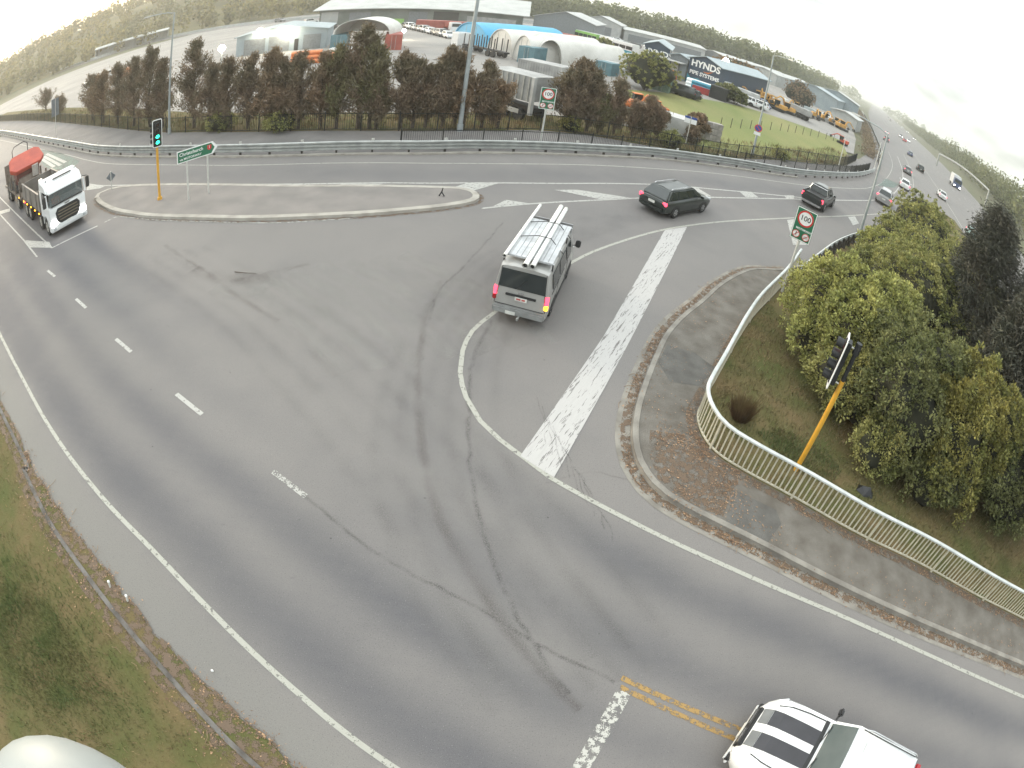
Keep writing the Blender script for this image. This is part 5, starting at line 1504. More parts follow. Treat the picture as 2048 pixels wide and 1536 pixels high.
pm = Matrix.Translation((fx, fy, 0)) @ Matrix.Rotation(ta, 4, 'Z') @ Matrix.Translation((-0.62, -0.55, 1.50))
pt.matrix_world = pm
ob('body', nm, mat('driver_clothes', (0.55, 0.13, 0.03), 0.8), pt)
ob('head_skin', MB().ball((0.035, 0, .73), 0.108, 12, 8, (0.95, 0.85, 1.15)), mat('skin_tone', (0.38, 0.22, 0.16), 0.6), pt, smooth=60)
ob('cap', MB().ball((0.02, 0, .80), 0.112, 12, 6, (0.98, 0.9, 0.7)), M_TRIM, pt, smooth=60)

# trailer behind
def off_t(d, l=0.0): return (fx - d * tc_ - l * ts_, fy - d * ts_ + l * tc_)
tt = thing('plant_trailer', 'brown steel plant trailer towed behind the tipper truck', 'trailer', (*off_t(12.4), 0), ta)
ob('deck', MB().box((0, 0, 0.95), (7.2, 2.45, 0.16)), P_STEELBR, tt)
ob('drawbar', MB().path([(3.5, 0.6, 0.85), (4.75, 0.0, 0.8), (3.5, -0.6, 0.85)], 0.07, 6), P_STEELBR, tt)
for s in (-1, 1):
    for x_ in (3.2, 1.4, -0.4, -2.2):
        ob('stanchion', MB().box((x_, s * 1.16, 1.55), (0.14, 0.12, 1.1)), P_STEELBR, tt)
    ob('mudguard', MB().box((-1.6, s * 1.1, 1.06), (2.6, 0.3, 0.05)), M_TRIM, tt)
    ob('ramp', MB().box((-3.7, s * 0.75, 1.7), (0.12, 0.7, 1.6), ry=-0.15), P_STEELBR, tt)
    ob('side_lamp', MB().box((2.9, s * 1.24, 0.98), (0.14, 0.04, 0.08)), M_AMBER, tt)
wheels(tt, (-2.4, -1.3, 2.2), 1.2, 0.45, 0.3, arch=False, m_rim=mat('truck_rim', (0.42, 0.40, 0.36), 0.5, 0.3))
rm = thing('paving_machine', 'red hopper machine with a black hoop carried on the trailer', 'machine', (*off_t(12.1), 1.03), ta)
ob('body', MB().xprism([(-2.2, 0), (1.6, 0), (1.9, 0.5), (1.7, 0.95), (-1.8, 1.1), (-2.3, 0.6)], -0.85, 0.85), P_STEELBR, rm, bevel=0.05)
ob('crawler_track', MB().xprism([(-1.9, 0.0), (1.4, 0.0), (1.65, 0.25), (1.4, 0.5), (-1.9, 0.5), (-2.15, 0.25)], 0.86, 1.12), M_TRIM, rm, bevel=0.05)
ob('crawler_track', MB().xprism([(-1.9, 0.0), (1.4, 0.0), (1.65, 0.25), (1.4, 0.5), (-1.9, 0.5), (-2.15, 0.25)], -1.12, -0.86), M_TRIM, rm, bevel=0.05)
hop = [(-0.2, -1.22), (0.75, -1.35), (1.15, -0.95), (1.15, 0.95), (0.75, 1.35), (-0.2, 1.22), (-0.45, 0.9), (-0.45, -0.9)]
h = ob('hopper_lid', MB().prism([(x_ * 1.25, y_ * 1.12) for x_, y_ in hop], 0, 0.32), P_REDM, rm, bevel=0.05)
h.location = (0.25, 0, 1.95); h.rotation_euler = (0, R_(27), 0)
ob('hopper', MB().xprism([(0.1, 0.6), (1.3, 0.55), (1.35, 1.35), (-0.1, 1.85)], -1.0, 1.0), mat('hopper_dark_red', (0.14, 0.045, 0.035), 0.7), rm)
ob('roll_hoop', MB().path([(-1.0, -0.75, 1.0), (-1.05, -0.80, 2.75), (-1.05, -0.6, 3.05), (-1.05, 0.3, 3.12), (-1.05, 0.62, 2.9), (-1.0, 0.66, 1.0)], 0.035, 7), M_TRIM, rm, smooth=50)
ob('seat', MB().box((-1.3, 0.25, 1.35), (0.5, 0.5, 0.5)), M_TRIM, rm, bevel=0.08)
ob('engine_cover', MB().box((-1.9, -0.2, 1.25), (0.8, 1.3, 0.55)), P_STEELBR, rm, bevel=0.06)
ob('water_drum', MB().tube((1.75, 0.55, 0.72), (1.75, 0.55, 1.5), 0.27, 0.27, 14), mat('drum_grey', (0.36, 0.33, 0.30), 0.6), rm, smooth=40)


# ================================================================== THE YARD BEYOND THE FENCE
M_CLADL = mat('pale_cladding', (0.38, 0.39, 0.38), 0.6, rgb2=(0.30, 0.31, 0.305), scale=0.5)
M_CLADB = mat('blue_grey_cladding', (0.25, 0.295, 0.32), 0.6, rgb2=(0.21, 0.255, 0.28), scale=0.5)
M_ROOFL = mat('pale_roofing', (0.44, 0.445, 0.425), 0.6, 0.05, rgb2=(0.35, 0.355, 0.34), scale=0.3)
M_ROOFB = mat('blue_grey_roofing', (0.30, 0.35, 0.37), 0.5, 0.1, rgb2=(0.25, 0.30, 0.32), scale=0.3)
M_DOORG = mat('grey_roller_door', (0.17, 0.185, 0.195), 0.6)
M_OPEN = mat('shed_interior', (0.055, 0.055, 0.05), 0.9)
M_NAVY = mat('navy_cladding', (0.030, 0.052, 0.085), 0.55, rgb2=(0.024, 0.043, 0.07), scale=0.6)
M_MURAL = mat('teal_mural', (0.02, 0.17, 0.25), 0.55, rgb2=(0.03, 0.26, 0.34), scale=0.9, detail=6)
M_TARPW = mat('white_tent_fabric', (0.60, 0.585, 0.55), 0.6, rgb2=(0.48, 0.465, 0.43), scale=0.4)
M_TARPB = mat('blue_tent_fabric', (0.07, 0.36, 0.58), 0.55, rgb2=(0.055, 0.30, 0.50), scale=0.4)
M_CONTR = mat('container_red', (0.36, 0.085, 0.06), 0.6, rgb2=(0.27, 0.06, 0.045), scale=0.9)
M_CONTT = mat('container_teal', (0.10, 0.20, 0.23), 0.6, rgb2=(0.08, 0.16, 0.19), scale=0.9)
M_CONTG = mat('container_grey', (0.36, 0.36, 0.35), 0.6, rgb2=(0.25, 0.25, 0.245), scale=0.9)
M_CONTW = mat('container_white', (0.48, 0.48, 0.465), 0.6, rgb2=(0.34, 0.34, 0.33), scale=0.9)
M_LIME = mat('lime_panel', (0.24, 0.46, 0.10), 0.5, rgb2=(0.20, 0.40, 0.09), scale=0.5)
M_FLOOD = emit('floodlight_lit', (1.0, 0.90, 0.68), 60.0)

def shed(label, a, b_, h, depth, rise, wall, roof, doors=(), ridge='front', cat='shed', open_front=False, over=0.4, group=None, name='shed'):
    """A gabled shed: its front wall runs from a to b, as seen from the road; the body goes back by depth."""
    a, b_ = np.array(a), np.array(b_)
    w = float(np.linalg.norm(b_ - a))
    t = thing(name, label, cat, (a[0], a[1], 0), math.atan2(b_[1] - a[1], b_[0] - a[0]), group)
    if ridge == 'front':      # the gable looks to the road
        prof = [(0, 0), (w, 0), (w, h), (w / 2, h + rise), (0, h)]
        v = [(x_, 0, z_) for x_, z_ in prof] + [(x_, depth, z_) for x_, z_ in prof]
        ob('walls', MB().add(v, [(0, 1, 2, 3, 4), (9, 8, 7, 6, 5), (1, 6, 7, 2), (0, 4, 9, 5)]), wall, t, recalc=False)
        for x0, z0, x1, z1 in ((-over, h - rise * 2 * over / w, w / 2, h + rise), (w / 2, h + rise, w + over, h - rise * 2 * over / w)):
            ob('roof', MB().add([(x0, -over, z0 + .03), (x1, -over, z1 + .03), (x1, depth + over, z1 + .03), (x0, depth + over, z0 + .03), (x0, -over, z0 + .18), (x1, -over, z1 + .18), (x1, depth + over, z1 + .18), (x0, depth + over, z0 + .18)], [(3, 2, 1, 0), (4, 5, 6, 7), (0, 1, 5, 4), (1, 2, 6, 5), (2, 3, 7, 6), (3, 0, 4, 7)]), roof, t)
    else:                     # the eaves look to the road
        v = [(0, 0, 0), (w, 0, 0), (w, 0, h), (0, 0, h), (0, depth, 0), (w, depth, 0), (w, depth, h), (0, depth, h), (0, depth / 2, h + rise), (w, depth / 2, h + rise)]
        f = [(1, 5, 6, 9, 2), (4, 0, 3, 8, 7), (5, 4, 7, 6)] + ([] if open_front else [(0, 1, 2, 3)])
        ob('walls', MB().add(v, f), wall, t, recalc=False)
        for y0, z0, y1, z1 in ((-over, h, depth / 2, h + rise), (depth / 2, h + rise, depth + over, h)):
            ob('roof', MB().add([(-over, y0, z0 + .03), (w + over, y0, z0 + .03), (w + over, y1, z1 + .03), (-over, y1, z1 + .03), (-over, y0, z0 + .25), (w + over, y0, z0 + .25), (w + over, y1, z1 + .25), (-over, y1, z1 + .25)], [(3, 2, 1, 0), (4, 5, 6, 7), (0, 1, 5, 4), (1, 2, 6, 5), (2, 3, 7, 6), (3, 0, 4, 7)]), roof, t)
        if open_front:
            for k in range(int(w // 6) + 1):
                ob('column', MB().box((min(k * 6.0 + 0.15, w - 0.15), 0, h / 2), (0.3, 0.3, h)), wall, t)
    for x0, x1, z0, z1, m_, nm in doors:
        ob(nm, MB().box(((x0 + x1) / 2 * w, -0.02, (z0 + z1) / 2), ((x1 - x0) * w, 0.08, z1 - z0)), m_, t)
    return t

def tent(label, a, b_, h, depth, m, front='closed', cat='tent', group='arched tents in the yard', base=0.0, name='arched_tent'):
    a, b_ = np.array(a), np.array(b_)
    w = float(np.linalg.norm(b_ - a))
    t = thing(name, label, cat, (a[0], a[1], 0), math.atan2(b_[1] - a[1], b_[0] - a[0]), group)
    n = 14
    arc = [(w / 2 - w / 2 * math.cos(math.pi * k / n), base + (h - base) * math.sin(math.pi * k / n) ** 0.85) for k in range(n + 1)]
    out = [[(x_, y_, z_) for x_, z_ in arc] for y_ in np.linspace(0, depth, 6)]
    inn = [[(w / 2 + (x_ - w / 2) * 0.97, y_, base + (z_ - base) * 0.97) for x_, z_ in arc] for y_ in np.linspace(0, depth, 6)]
    ob('cover', MB().loft(out, cap=False, close=False).loft([r[::-1] for r in inn], cap=False, close=False).loft([out[0], inn[0]], cap=False, close=False).loft([inn[-1], out[-1]], cap=False, close=False), m, t, recalc=False, smooth=50)
    if front == 'closed':
        fr_ = [(w / 2 + (x_ - w / 2) * 0.965, base + (z_ - base) * 0.965) for x_, z_ in arc]
        ob('end_wall', MB().xprism(fr_, 0.15, 0.2), m, t)
        for u in (0.36, 0.64):
            ob('door_seam', MB().box((w * u, 0.14, h * 0.42), (0.06, 0.03, h * 0.84)), M_CONTG, t)
    else:
        ob('back_wall', MB().xprism([(w / 2 + (x_ - w / 2) * 0.965, base + (z_ - base) * 0.965) for x_, z_ in arc], depth - 0.3, depth - 0.2), M_TARPW, t)
    return t

def container(label, p, ang, L_=6.06, m=M_CONTR, h=2.6, group=None, z=0.0):
    t = thing('shipping_container', label, 'container', (p[0], p[1], z), R_(ang), group)
    ob('box', MB().box((0, 0, h / 2), (L_, 2.4, h)), m, t)
    for s in (-1, 1):
        for e in (-1, 1):
            ob('corner_post', MB().box((e * (L_ / 2 - 0.05), s * 1.18, h / 2), (0.16, 0.14, h + 0.02)), m, t)
        rb = MB()
        for k in range(int(L_ / 0.3)):
            rb.box((-L_ / 2 + 0.3 + k * 0.3, s * 1.215, h / 2), (0.13, 0.05, h - 0.3))
        ob('ribs', rb, m, t, kind='stuff', recalc=False)
    ob('door_bar', MB().box((-L_ / 2 - 0.03, 0.3, h / 2), (0.05, 0.05, h - 0.3)), M_GALV, t)
    ob('door_bar', MB().box((-L_ / 2 - 0.03, -0.3, h / 2), (0.05, 0.05, h - 0.3)), M_GALV, t)
    ob('door_split', MB().box((-L_ / 2 - 0.012, 0, h / 2), (0.02, 0.03, h - 0.1)), M_TRIM, t)
    return t

# blue-grey workshop with roller doors on the left
shed('blue grey workshop with three roller doors behind the left trees', (-50.89,82.57), (-36.56,87.18), 3.5, 13, 1.1, M_CLADB, M_ROOFB,
     doors=((0.09, 0.33, 0, 2.9, M_DOORG, 'roller_door'), (0.37, 0.60, 0, 2.9, M_DOORG, 'roller_door'), (0.655, 0.70, 0, 2.1, M_TRIM, 'door'), (0.75, 0.94, 0, 2.7, M_DOORG, 'roller_door')))
# long warehouse along the top, open under its roof
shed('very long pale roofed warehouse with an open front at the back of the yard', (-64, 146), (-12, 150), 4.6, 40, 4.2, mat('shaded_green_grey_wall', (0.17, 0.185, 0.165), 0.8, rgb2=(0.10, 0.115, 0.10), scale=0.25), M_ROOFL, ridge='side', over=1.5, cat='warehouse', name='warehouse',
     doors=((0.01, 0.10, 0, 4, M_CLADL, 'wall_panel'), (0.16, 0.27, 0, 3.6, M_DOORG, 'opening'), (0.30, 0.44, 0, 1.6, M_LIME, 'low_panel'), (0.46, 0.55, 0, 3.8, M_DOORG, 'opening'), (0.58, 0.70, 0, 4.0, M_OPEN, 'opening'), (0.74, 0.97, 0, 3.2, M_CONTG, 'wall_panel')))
shed('white gabled shed with a dark front right of the long warehouse', (-9.5, 152), (5.5, 150), 5.2, 30, 2.4, M_DOORG, M_ROOFL, cat='shed')
shed('smaller white gabled shed with a grey porch in front of the far trees', (2.0, 196), (15, 194), 5.5, 26, 2.2, M_CLADL, M_ROOFL, doors=((0.2, 0.8, 0, 4.0, M_DOORG, 'roller_door'),))
shed('long low pale shed running right from the smaller gabled shed', (17, 200), (46, 206), 4.2, 12, 1.0, M_CLADL, M_ROOFL, ridge='side', doors=((0.05, 0.95, 0.3, 3.0, M_DOORG, 'window_band'),))
shed('long dark low shed with a pale roof in front of the far trees', (52, 205), (88, 232), 4.0, 9, 0.8, M_DOORG, M_ROOFL, ridge='side')
shed('longest low pale roof running along the foot of the far trees', (68, 190), (101, 236), 4.2, 10, 0.9, M_CLADL, M_ROOFL, ridge='side')
shed('grey blue shed with a wide shallow roof near the motorway bend', (78, 160), (93, 182), 5.0, 16, 1.5, M_CLADB, M_ROOFB, ridge='side')
shed('second grey blue shed with a bright roof edge near the motorway bend', (92, 172), (104, 194), 6.0, 16, 1.8, M_CLADB, M_ROOFL, ridge='side')
shed('small white walled office at the far right of the machine yard', (69, 128), (76, 138), 3.2, 7, 0.8, M_CLADL, M_ROOFL, ridge='side')
shed('pale platform canopy on the left under the wooded hill', (-186, 176), (-158, 196), 4.0, 6, 0.8, M_CLADL, M_ROOFL, ridge='side', open_front=True)

# red container and the white arched canopy beside it
container('red shipping container at the right foot of the white arched canopy', (-25.3, 86.6), 106, 6.06, M_CONTR)
container('dark container under the left foot of the white arched canopy', (-33.8, 86.4), 106, 6.06, M_CONTT)
tent('white arched canopy spanning between two containers', (-34.0, 83.6), (-25.2, 83.9), 5.2, 7.5, M_TARPW, front='open', base=2.6, cat='canopy', name='arched_canopy', group=None)
# tents
tent('bright blue arched tent beside the log truck', (-18.89,98.80), (-12.13,91.76), 4.6, 17, M_TARPB)
tent('white arched tent next to the blue tent', (-11.95,91.04), (-7.74,86.20), 4.3, 18, M_TARPW)
tent('white arched tent in the middle of the row with a closed front', (-7.46,84.23), (-4.65,80.93), 4.1, 18, M_TARPW)
tent('white arched tent with a wide open dark front', (-4.10,81.72), (-0.56,82.43), 4.0, 17, M_TARPW, front='open')
tent('small white hoop tent at the right end of the row', (1.33,89.85), (3.27,90.38), 3.0, 8, M_TARPW, front='open')
tent('last small white hoop tent standing apart on the right', (3.55,89.44), (5.27,89.78), 2.8, 7, M_TARPW, front='open')
container('teal container standing between two white arched tents', (-4.53,81.11), 60, 3.0, M_CONTT)
container('teal container to the right of the small hoop tents', (5.63,83.39), 60, 2.4, M_CONTT, 2.0)
container('long red container stack beyond the parked cars', (-26.5, 128), 5, 12.0, M_CONTR)
container('white site cabin behind the blue tent', (-8.5, 112), -20, 9.0, M_CONTW)
container('second white site cabin behind the white tents', (-2.0, 112), -20, 6.0, M_CONTW)
container('red and brown container behind the white tents', (2.5, 128), -25, 12.0, M_CONTR)
container('tall grey container close behind the fence trees', (-1.83,59.66), -30, 5.0, M_CONTG, 3.0)

# truck trailer close behind the fence: a ribbed grey body
pA, pB = np.array((-5.71,45.33)), np.array((-2.07,42.31))
tv = pB - pA
t = thing('curtain_trailer', 'grey ribbed truck trailer close behind the trees by the tall lamp post', 'trailer', (pA[0], pA[1], 0), math.atan2(tv[1], tv[0]))
tl = float(np.linalg.norm(tv))
ob('body', MB().box((tl / 2, 1.25, 2.7), (tl, 2.5, 2.0)), M_CONTG, t)
for k in range(int(tl / 0.55) + 1):
    ob('rib', MB().box((0.1 + k * 0.55, -0.03, 2.7), (0.12, 0.06, 2.0)), M_GALV, t)
ob('chassis', MB().box((tl / 2, 1.25, 1.0), (tl * 0.96, 1.0, 0.3)), M_TRIM, t)
ob('front_post', MB().box((tl + 0.12, 0.1, 2.2), (0.24, 0.3, 3.0)), M_CONTW, t)
for x_ in (1.0, 2.2, tl - 1.0):
    for y_ in (0.2, 2.3):
        ob('wheel', MB().tube((x_, y_ - 0.15, 0.5), (x_, y_ + 0.15, 0.5), 0.5, 0.5, 14), M_TYRE, t, smooth=40)
ob('side_guard', MB().box((tl * 0.6, 0.05, 0.75), (tl * 0.4, 0.05, 0.35)), M_CONTW, t)

# log truck in front of the tents
la = np.array((-15.82,90.50)); lb_ = np.array((-7.98,82.06))
lv = lb_ - la; ll = float(np.linalg.norm(lv))
t = thing('log_truck', 'white cabbed log truck with upright stakes parked before the tents', 'truck', (la[0], la[1], 0), math.atan2(-lv[1], -lv[0]))
ob('cab', MB().box((0.2, 0, 1.75), (2.1, 2.3, 2.4)), P_WHITE, t, bevel=0.15)
ob('windscreen', MB().box((1.26, 0, 2.2), (0.03, 2.0, 0.8)), M_GLASS, t)
ob('chassis', MB().box((-ll / 2 - 0.5, 0, 0.95), (ll - 1.0, 0.9, 0.25)), M_TRIM, t)
for k in range(7):
    for s in (-1, 1):
        ob('stake', MB().box((-2.4 - k * (ll - 4) / 6.0, s * 1.1, 2.0), (0.12, 0.12, 2.0)), M_TRIM, t)
wheels(t, (0.3, -2.6, -3.8, -ll + 3.0, -ll + 1.8), 1.15, 0.5, 0.3, arch=False, lo=True)

# the navy pipe works with its lettering
h1a, h1b = (12.69,104.42), (17.04,103.61)
t = shed('navy pipe works unit with the smaller white lettering', h1a, h1b, 5.2, 22, 1.0, M_NAVY, M_ROOFB, cat='factory', name='pipe_works')
w1 = math.dist(h1a, h1b)
text_mesh('HYNDS', 1.55, M_SIGNWHITE, t, FM(w1 * 0.55, 3.9, -0.03), 'lettering', depth=0.02, bold=0.04)
ob('orange_swoosh', MB().path([(w1 * 0.52, -0.05, 2.75), (w1 * 0.66, -0.05, 2.7), (w1 * 0.76, -0.05, 3.1)], [0.03, 0.12, 0.03], 6), P_ORANGE, t)
for k in range(6):
    ob('stacked_pipe_end', MB().tube((w1 * (0.06 + k * 0.1), -0.6, 0.45), (w1 * (0.06 + k * 0.1), -0.1, 0.45), 0.42, 0.42, 12), P_ORANGE if k % 2 else M_CONTW, t)
h2a, h2b = (20.22,101.25), (24.92,96.84)
t = shed('navy pipe works unit with big white lettering and a teal mural', h2a, h2b, 4.9, 20, 1.1, M_NAVY, M_ROOFB, cat='factory', name='pipe_works')
w2 = math.dist(h2a, h2b)
text_mesh('HYNDS', 1.75, M_SIGNWHITE, t, FM(w2 * 0.52, 4.15, -0.03), 'lettering', depth=0.02, bold=0.05)
text_mesh('PIPE SYSTEMS', 1.0, M_SIGNWHITE, t, FM(w2 * 0.52, 2.35, -0.03), 'lettering', depth=0.02, bold=0.03)
ob('orange_swoosh', MB().path([(w2 * 0.48, -0.06, 3.05), (w2 * 0.62, -0.06, 3.0), (w2 * 0.76, -0.06, 3.5)], [0.03, 0.14, 0.03], 6), P_ORANGE, t)
mur = [(0.0, 0.02), (w2, 0.02), (w2, 0.7), (w2 * 0.8, 1.3), (w2 * 0.6, 0.9), (w2 * 0.35, 1.5), (w2 * 0.12, 1.2), (0, 1.9)]
ob('mural', MB().xprism(mur, -0.05, -0.02), M_MURAL, t)
h3a, h3b = (17.27,103.38), (20.12,101.69)
t = shed('grey link building with a canopy between the two navy units', h3a, h3b, 4.4, 16, 0.6, M_DOORG, M_ROOFB, cat='factory', doors=((0.1, 0.5, 0, 3.4, M_CONTW, 'roller_door'), (0.6, 0.95, 0, 3.4, M_CLADB, 'roller_door')))
ob('canopy', MB().box((1.0, -1.5, 3.4), (4.5, 3.0, 0.15)), M_CONTW, t)
# red and teal plant in front of the mural
container('red skip in front of the teal mural', (20.66,89.95), -20, 2.6, P_RED, 1.1)
container('teal tank box right of the navy works', (28.08,102.97), -15, 3.0, M_MURAL, 1.7)
container('dark container with a white door by the paddock corner', (23.06,87.99), -25, 2.6, M_TRIM, 2.2)
container('pale green container beside the round bush', (12.79,79.05), 70, 2.6, mat('container_pale_green', (0.19, 0.27, 0.22), 0.6), 2.6)
# parked cars by the paddock
for i, (px_, lab) in enumerate((((14.45,79.56), 'dark parked suv nearest the pale green container'), ((15.31,79.22), 'dark parked suv in the middle of three by the paddock'), ((16.26,79.09), 'dark parked car at the right end of three by the paddock'))):
    car(lab, 'car', px_, 160, 'suv' if i < 2 else 'hatch', P_BLACK, lo=True, group='cars parked by the paddock')
# row of parked cars in the middle of the yard
ra, rb_ = np.array((-36.32,133.01)), np.array((-21.78,109.83))
names = ['dark car at the far left end of the parked row', 'white van like car second from the left of the parked row', 'silver car third from the left of the parked row', 'grey car fourth from the left of the parked row', 'silver car in the middle of the parked row', 'white car just right of the middle of the parked row', 'dark car third from the right of the parked row', 'grey suv second from the right of the parked row', 'white car at the right end of the parked row beside the blue tent']
for i, nm in enumerate(names):
    p = ra + (rb_ - ra) * i / 8
    car(nm, 'car', p, -62, 'suv' if i % 3 == 1 else 'hatch', [P_BLACK, P_WHITE, P_SILVER, P_GREY, P_SILVER, P_WHITE, P_BLACK, P_GREY, P_WHITE][i], lo=True, group='cars parked in a row in the yard')
# buses and long vehicles
def bus(label, a, b_, body, band, h=3.0, group='buses parked in the yard'):
    a, b_ = np.array(a), np.array(b_)
    w = float(np.linalg.norm(b_ - a))
    t = thing('bus', label, 'bus', (a[0], a[1], 0), math.atan2(b_[1] - a[1], b_[0] - a[0]), group)
    ob('body', MB().box((w / 2, 1.25, h / 2 + 0.2), (w, 2.5, h - 0.3)), body, t, bevel=0.12)
    ob('roof', MB().box((w / 2, 1.25, h + 0.08), (w * 0.96, 2.2, 0.12)), P_WHITE, t)
    ob('lower_band', MB().box((w / 2, -0.015, 0.85), (w * 0.98, 0.03, 0.9)), band, t)
    n = max(3, int(w / 1.5))
    for k in range(n):
        ob('window', MB().box((w * (k + 0.5) / n, -0.015, 2.0), (w / n - 0.18, 0.03, 0.85)), M_GLASS, t)
    for x_ in (w * 0.18, w * 0.78):
        ob('wheel', MB().tube((x_, -0.02, 0.45), (x_, 0.3, 0.45), 0.45, 0.45, 12), M_TYRE, t)
    return t
bus('lime green bus parked in the far part of the yard', (0.89,149.68), (5.97,143.18), M_LIME, M_LIME)
bus('teal and white bus nearer the navy works', (9.17,133.06), (13.26,129.18), P_WHITE, M_MURAL)
bus('dark and white bus behind the teal bus', (6.56,143.10), (9.37,136.47), P_WHITE, M_NAVY)
bus('white long bus beside the lime panelled shed', (17.80,212.49), (22.17,208.26), P_WHITE, M_CONTG)
bus('lime green and white long trailer right of the navy works', (29.22,114.06), (35.80,116.91), M_LIME, M_CONTW)
bus('white tanker like bus in the machine yard', (39.13,124.29), (41.91,122.41), P_WHITE, M_CONTG)
for px_, lab, m_ in (((11.84,117.94), 'white car parked near the teal bus', P_WHITE), ((12.99,117.55), 'second white car parked near the teal bus, closer to the navy works', P_WHITE), ((26.82,246.76), 'white car parked in front of the long dark shed', P_WHITE), ((29.10,94.34), 'white van parked at the top edge of the paddock', P_WHITE), ((30.95,93.82), 'white car parked at the top edge of the paddock, right of the van', P_WHITE), ((-86.14,79.84), 'white car on the left behind the trees', P_WHITE), ((-87.55,86.64), 'white van on the left behind the trees', P_WHITE)):
    car(lab, 'car', px_, 150, 'suv', m_, lo=True)

# diggers and plant
def digger(label, p, ang, m, s=1.0, up=0.6, group='yellow machines in the plant yard'):
    t = thing('excavator', label, 'excavator', (p[0], p[1], 0), R_(ang), group)
    for k in (-1, 1):
        ob('track', MB().xprism([(-1.5 * s, 0.1 * s), (1.5 * s, 0.1 * s), (1.75 * s, 0.4 * s), (1.5 * s, 0.75 * s), (-1.5 * s, 0.75 * s), (-1.75 * s, 0.4 * s)], (k * 0.95 - 0.28) * s, (k * 0.95 + 0.28) * s), M_TRIM, t)
    ob('house', MB().box((-0.6 * s, 0, 1.35 * s), (2.6 * s, 2.3 * s, 1.0 * s)), m, t, bevel=0.1 * s)
    ob('cab', MB().box((0.4 * s, 0.7 * s, 2.0 * s), (1.2 * s, 0.9 * s, 1.5 * s)), M_GLASS, t, bevel=0.06 * s)
    ob('cab_roof', MB().box((0.4 * s, 0.7 * s, 2.8 * s), (1.3 * s, 1.0 * s, 0.1 * s)), m, t)
    e = (2.3 * s, -0.2 * s, (2.4 + up * 1.4) * s)
    ob('boom', MB().path([(0.6 * s, -0.2 * s, 1.6 * s), (1.4 * s, -0.2 * s, (2.5 + up) * s), e], [0.24 * s, 0.24 * s, 0.18 * s], 6), m, t)
    b2 = (4.2 * s, -0.2 * s, (1.2 + up * 0.8) * s)
    ob('stick', MB().path([e, b2], [0.18 * s, 0.12 * s], 6), m, t)
    ob('bucket', MB().box((4.2 * s, -0.2 * s, (0.9 + up * 0.8) * s), (0.7 * s, 0.8 * s, 0.7 * s), ry=0.5), M_STEEL_D, t)
    return t
M_STEEL_D = mat('dark_steel', (0.07, 0.065, 0.06), 0.6, 0.3)
digger('orange excavator with a raised arm behind the roadside trees', (6.93,55.59), 20, P_ORANGE, 0.72, 0.35, group='orange machines by the fence')
digger('orange excavator to the right, half behind a brown tree', (8.97,56.56), 200, P_ORANGE, 0.62, 0.3, group='orange machines by the fence')
digger('orange tractor like digger at the paddock corner by the path', (45.76,88.31), 140, mat('machine_orange_red', (0.55, 0.09, 0.05), 0.5), 0.55, 0.2, group=None)
dig = [(1466,190,'beside the lime trailer'), (1492,194,'left of the white van'), (1518,205,'right of the white van'), (1540,212,'left of the lamp post top'), (1556,222,'just right of the lamp post'), (1572,226,'third right of the lamp post'), (1588,222,'before the orange tree'), (1630,238,'before the small office'), (1644,241,'second before the small office'), (1668,252,'near the right end of the plant yard'), (1683,260,'at the right end of the plant yard')]
dig_pts = [(29.55,103.40),(33.48,108.14),(35.46,105.80),(38.04,106.60),(38.22,102.23),(40.62,104.19),(46.84,115.85),(52.44,116.73),(55.94,120.53),(58.69,119.39),(59.79,117.37)]
for i, ((_a, _b, lab), p) in enumerate(zip(dig, dig_pts)):
    digger('yellow digger ' + lab, p, (37 * i) % 360, P_YELLOW, 0.8, 0.3 + 0.3 * (i % 3))
container('orange machine body in front of the left workshop', (-77.18,82.92), 20, 3.4, P_ORANGE, 1.6)

# white blocks, walls and rubble by the fence
container('white storage box by the fence left of the blue panel sign', (9.19,49.05), -12, 3.4, M_CONTW, 1.9)
wa, wb = np.array((11.22,51.28)), np.array((14.44,51.65))
t = thing('block_wall', 'low stained concrete block wall at the paddock corner', 'wall', (wa[0], wa[1], 0), math.atan2(wb[1] - wa[1], wb[0] - wa[0]))
wl = float(np.linalg.norm(wb - wa))
M_BLOCK = mat('stained_block', (0.42, 0.39, 0.36), 0.9, rgb2=(0.20, 0.185, 0.17), scale=1.3, detail=8)
nb = max(3, int(wl / 1.2))
first = None
for r_ in range(3):
    for k in range(nb):
        if first is None:
            first = ob('block', MB().box((0, 0, 0), (wl / nb - 0.03, 0.6, 0.57)), M_BLOCK, t, bevel=0.03); o = first
        else:
            o = first.copy(); COL.objects.link(o); o.parent = t
        o.location = (wl * (k + 0.5) / nb + random.uniform(-.02, .02), random.uniform(-.04, .04), 0.3 + r_ * 0.6)
rp = np.array((7.55,52.98))
mb = MB()
for k in range(70):
    a_, r_ = random.uniform(0, 6.28), random.uniform(0, 2.2)
    mb.box((rp[0] + r_ * math.cos(a_), rp[1] + r_ * math.sin(a_) * 1.2, random.uniform(0.1, 1.9) * (1 - r_ / 2.6)), (random.uniform(.2, .9), random.uniform(.2, .7), random.uniform(.1, .4)), rz=random.uniform(0, 3), ry=random.uniform(-.5, .5))
ob('rubble', mb, M_CONTW, label='heap of pale rubble and scrap beneath the orange machines', cat='rubble', kind='stuff')
# thin paddock fence of stakes
t = thing('stake_fence', 'line of thin dark stakes across the near edge of the paddock', 'fence', (0, 0, 0))
sp = spline([(16.68,60.58),(21.93,66.54),(28.72,74.34),(36.54,81.69),(46.19,90.09)], 2.6)
for p in sp:
    ob('stake', MB().box((p[0], p[1], 0.6), (0.06, 0.06, 1.2)), M_TIMBER, t)

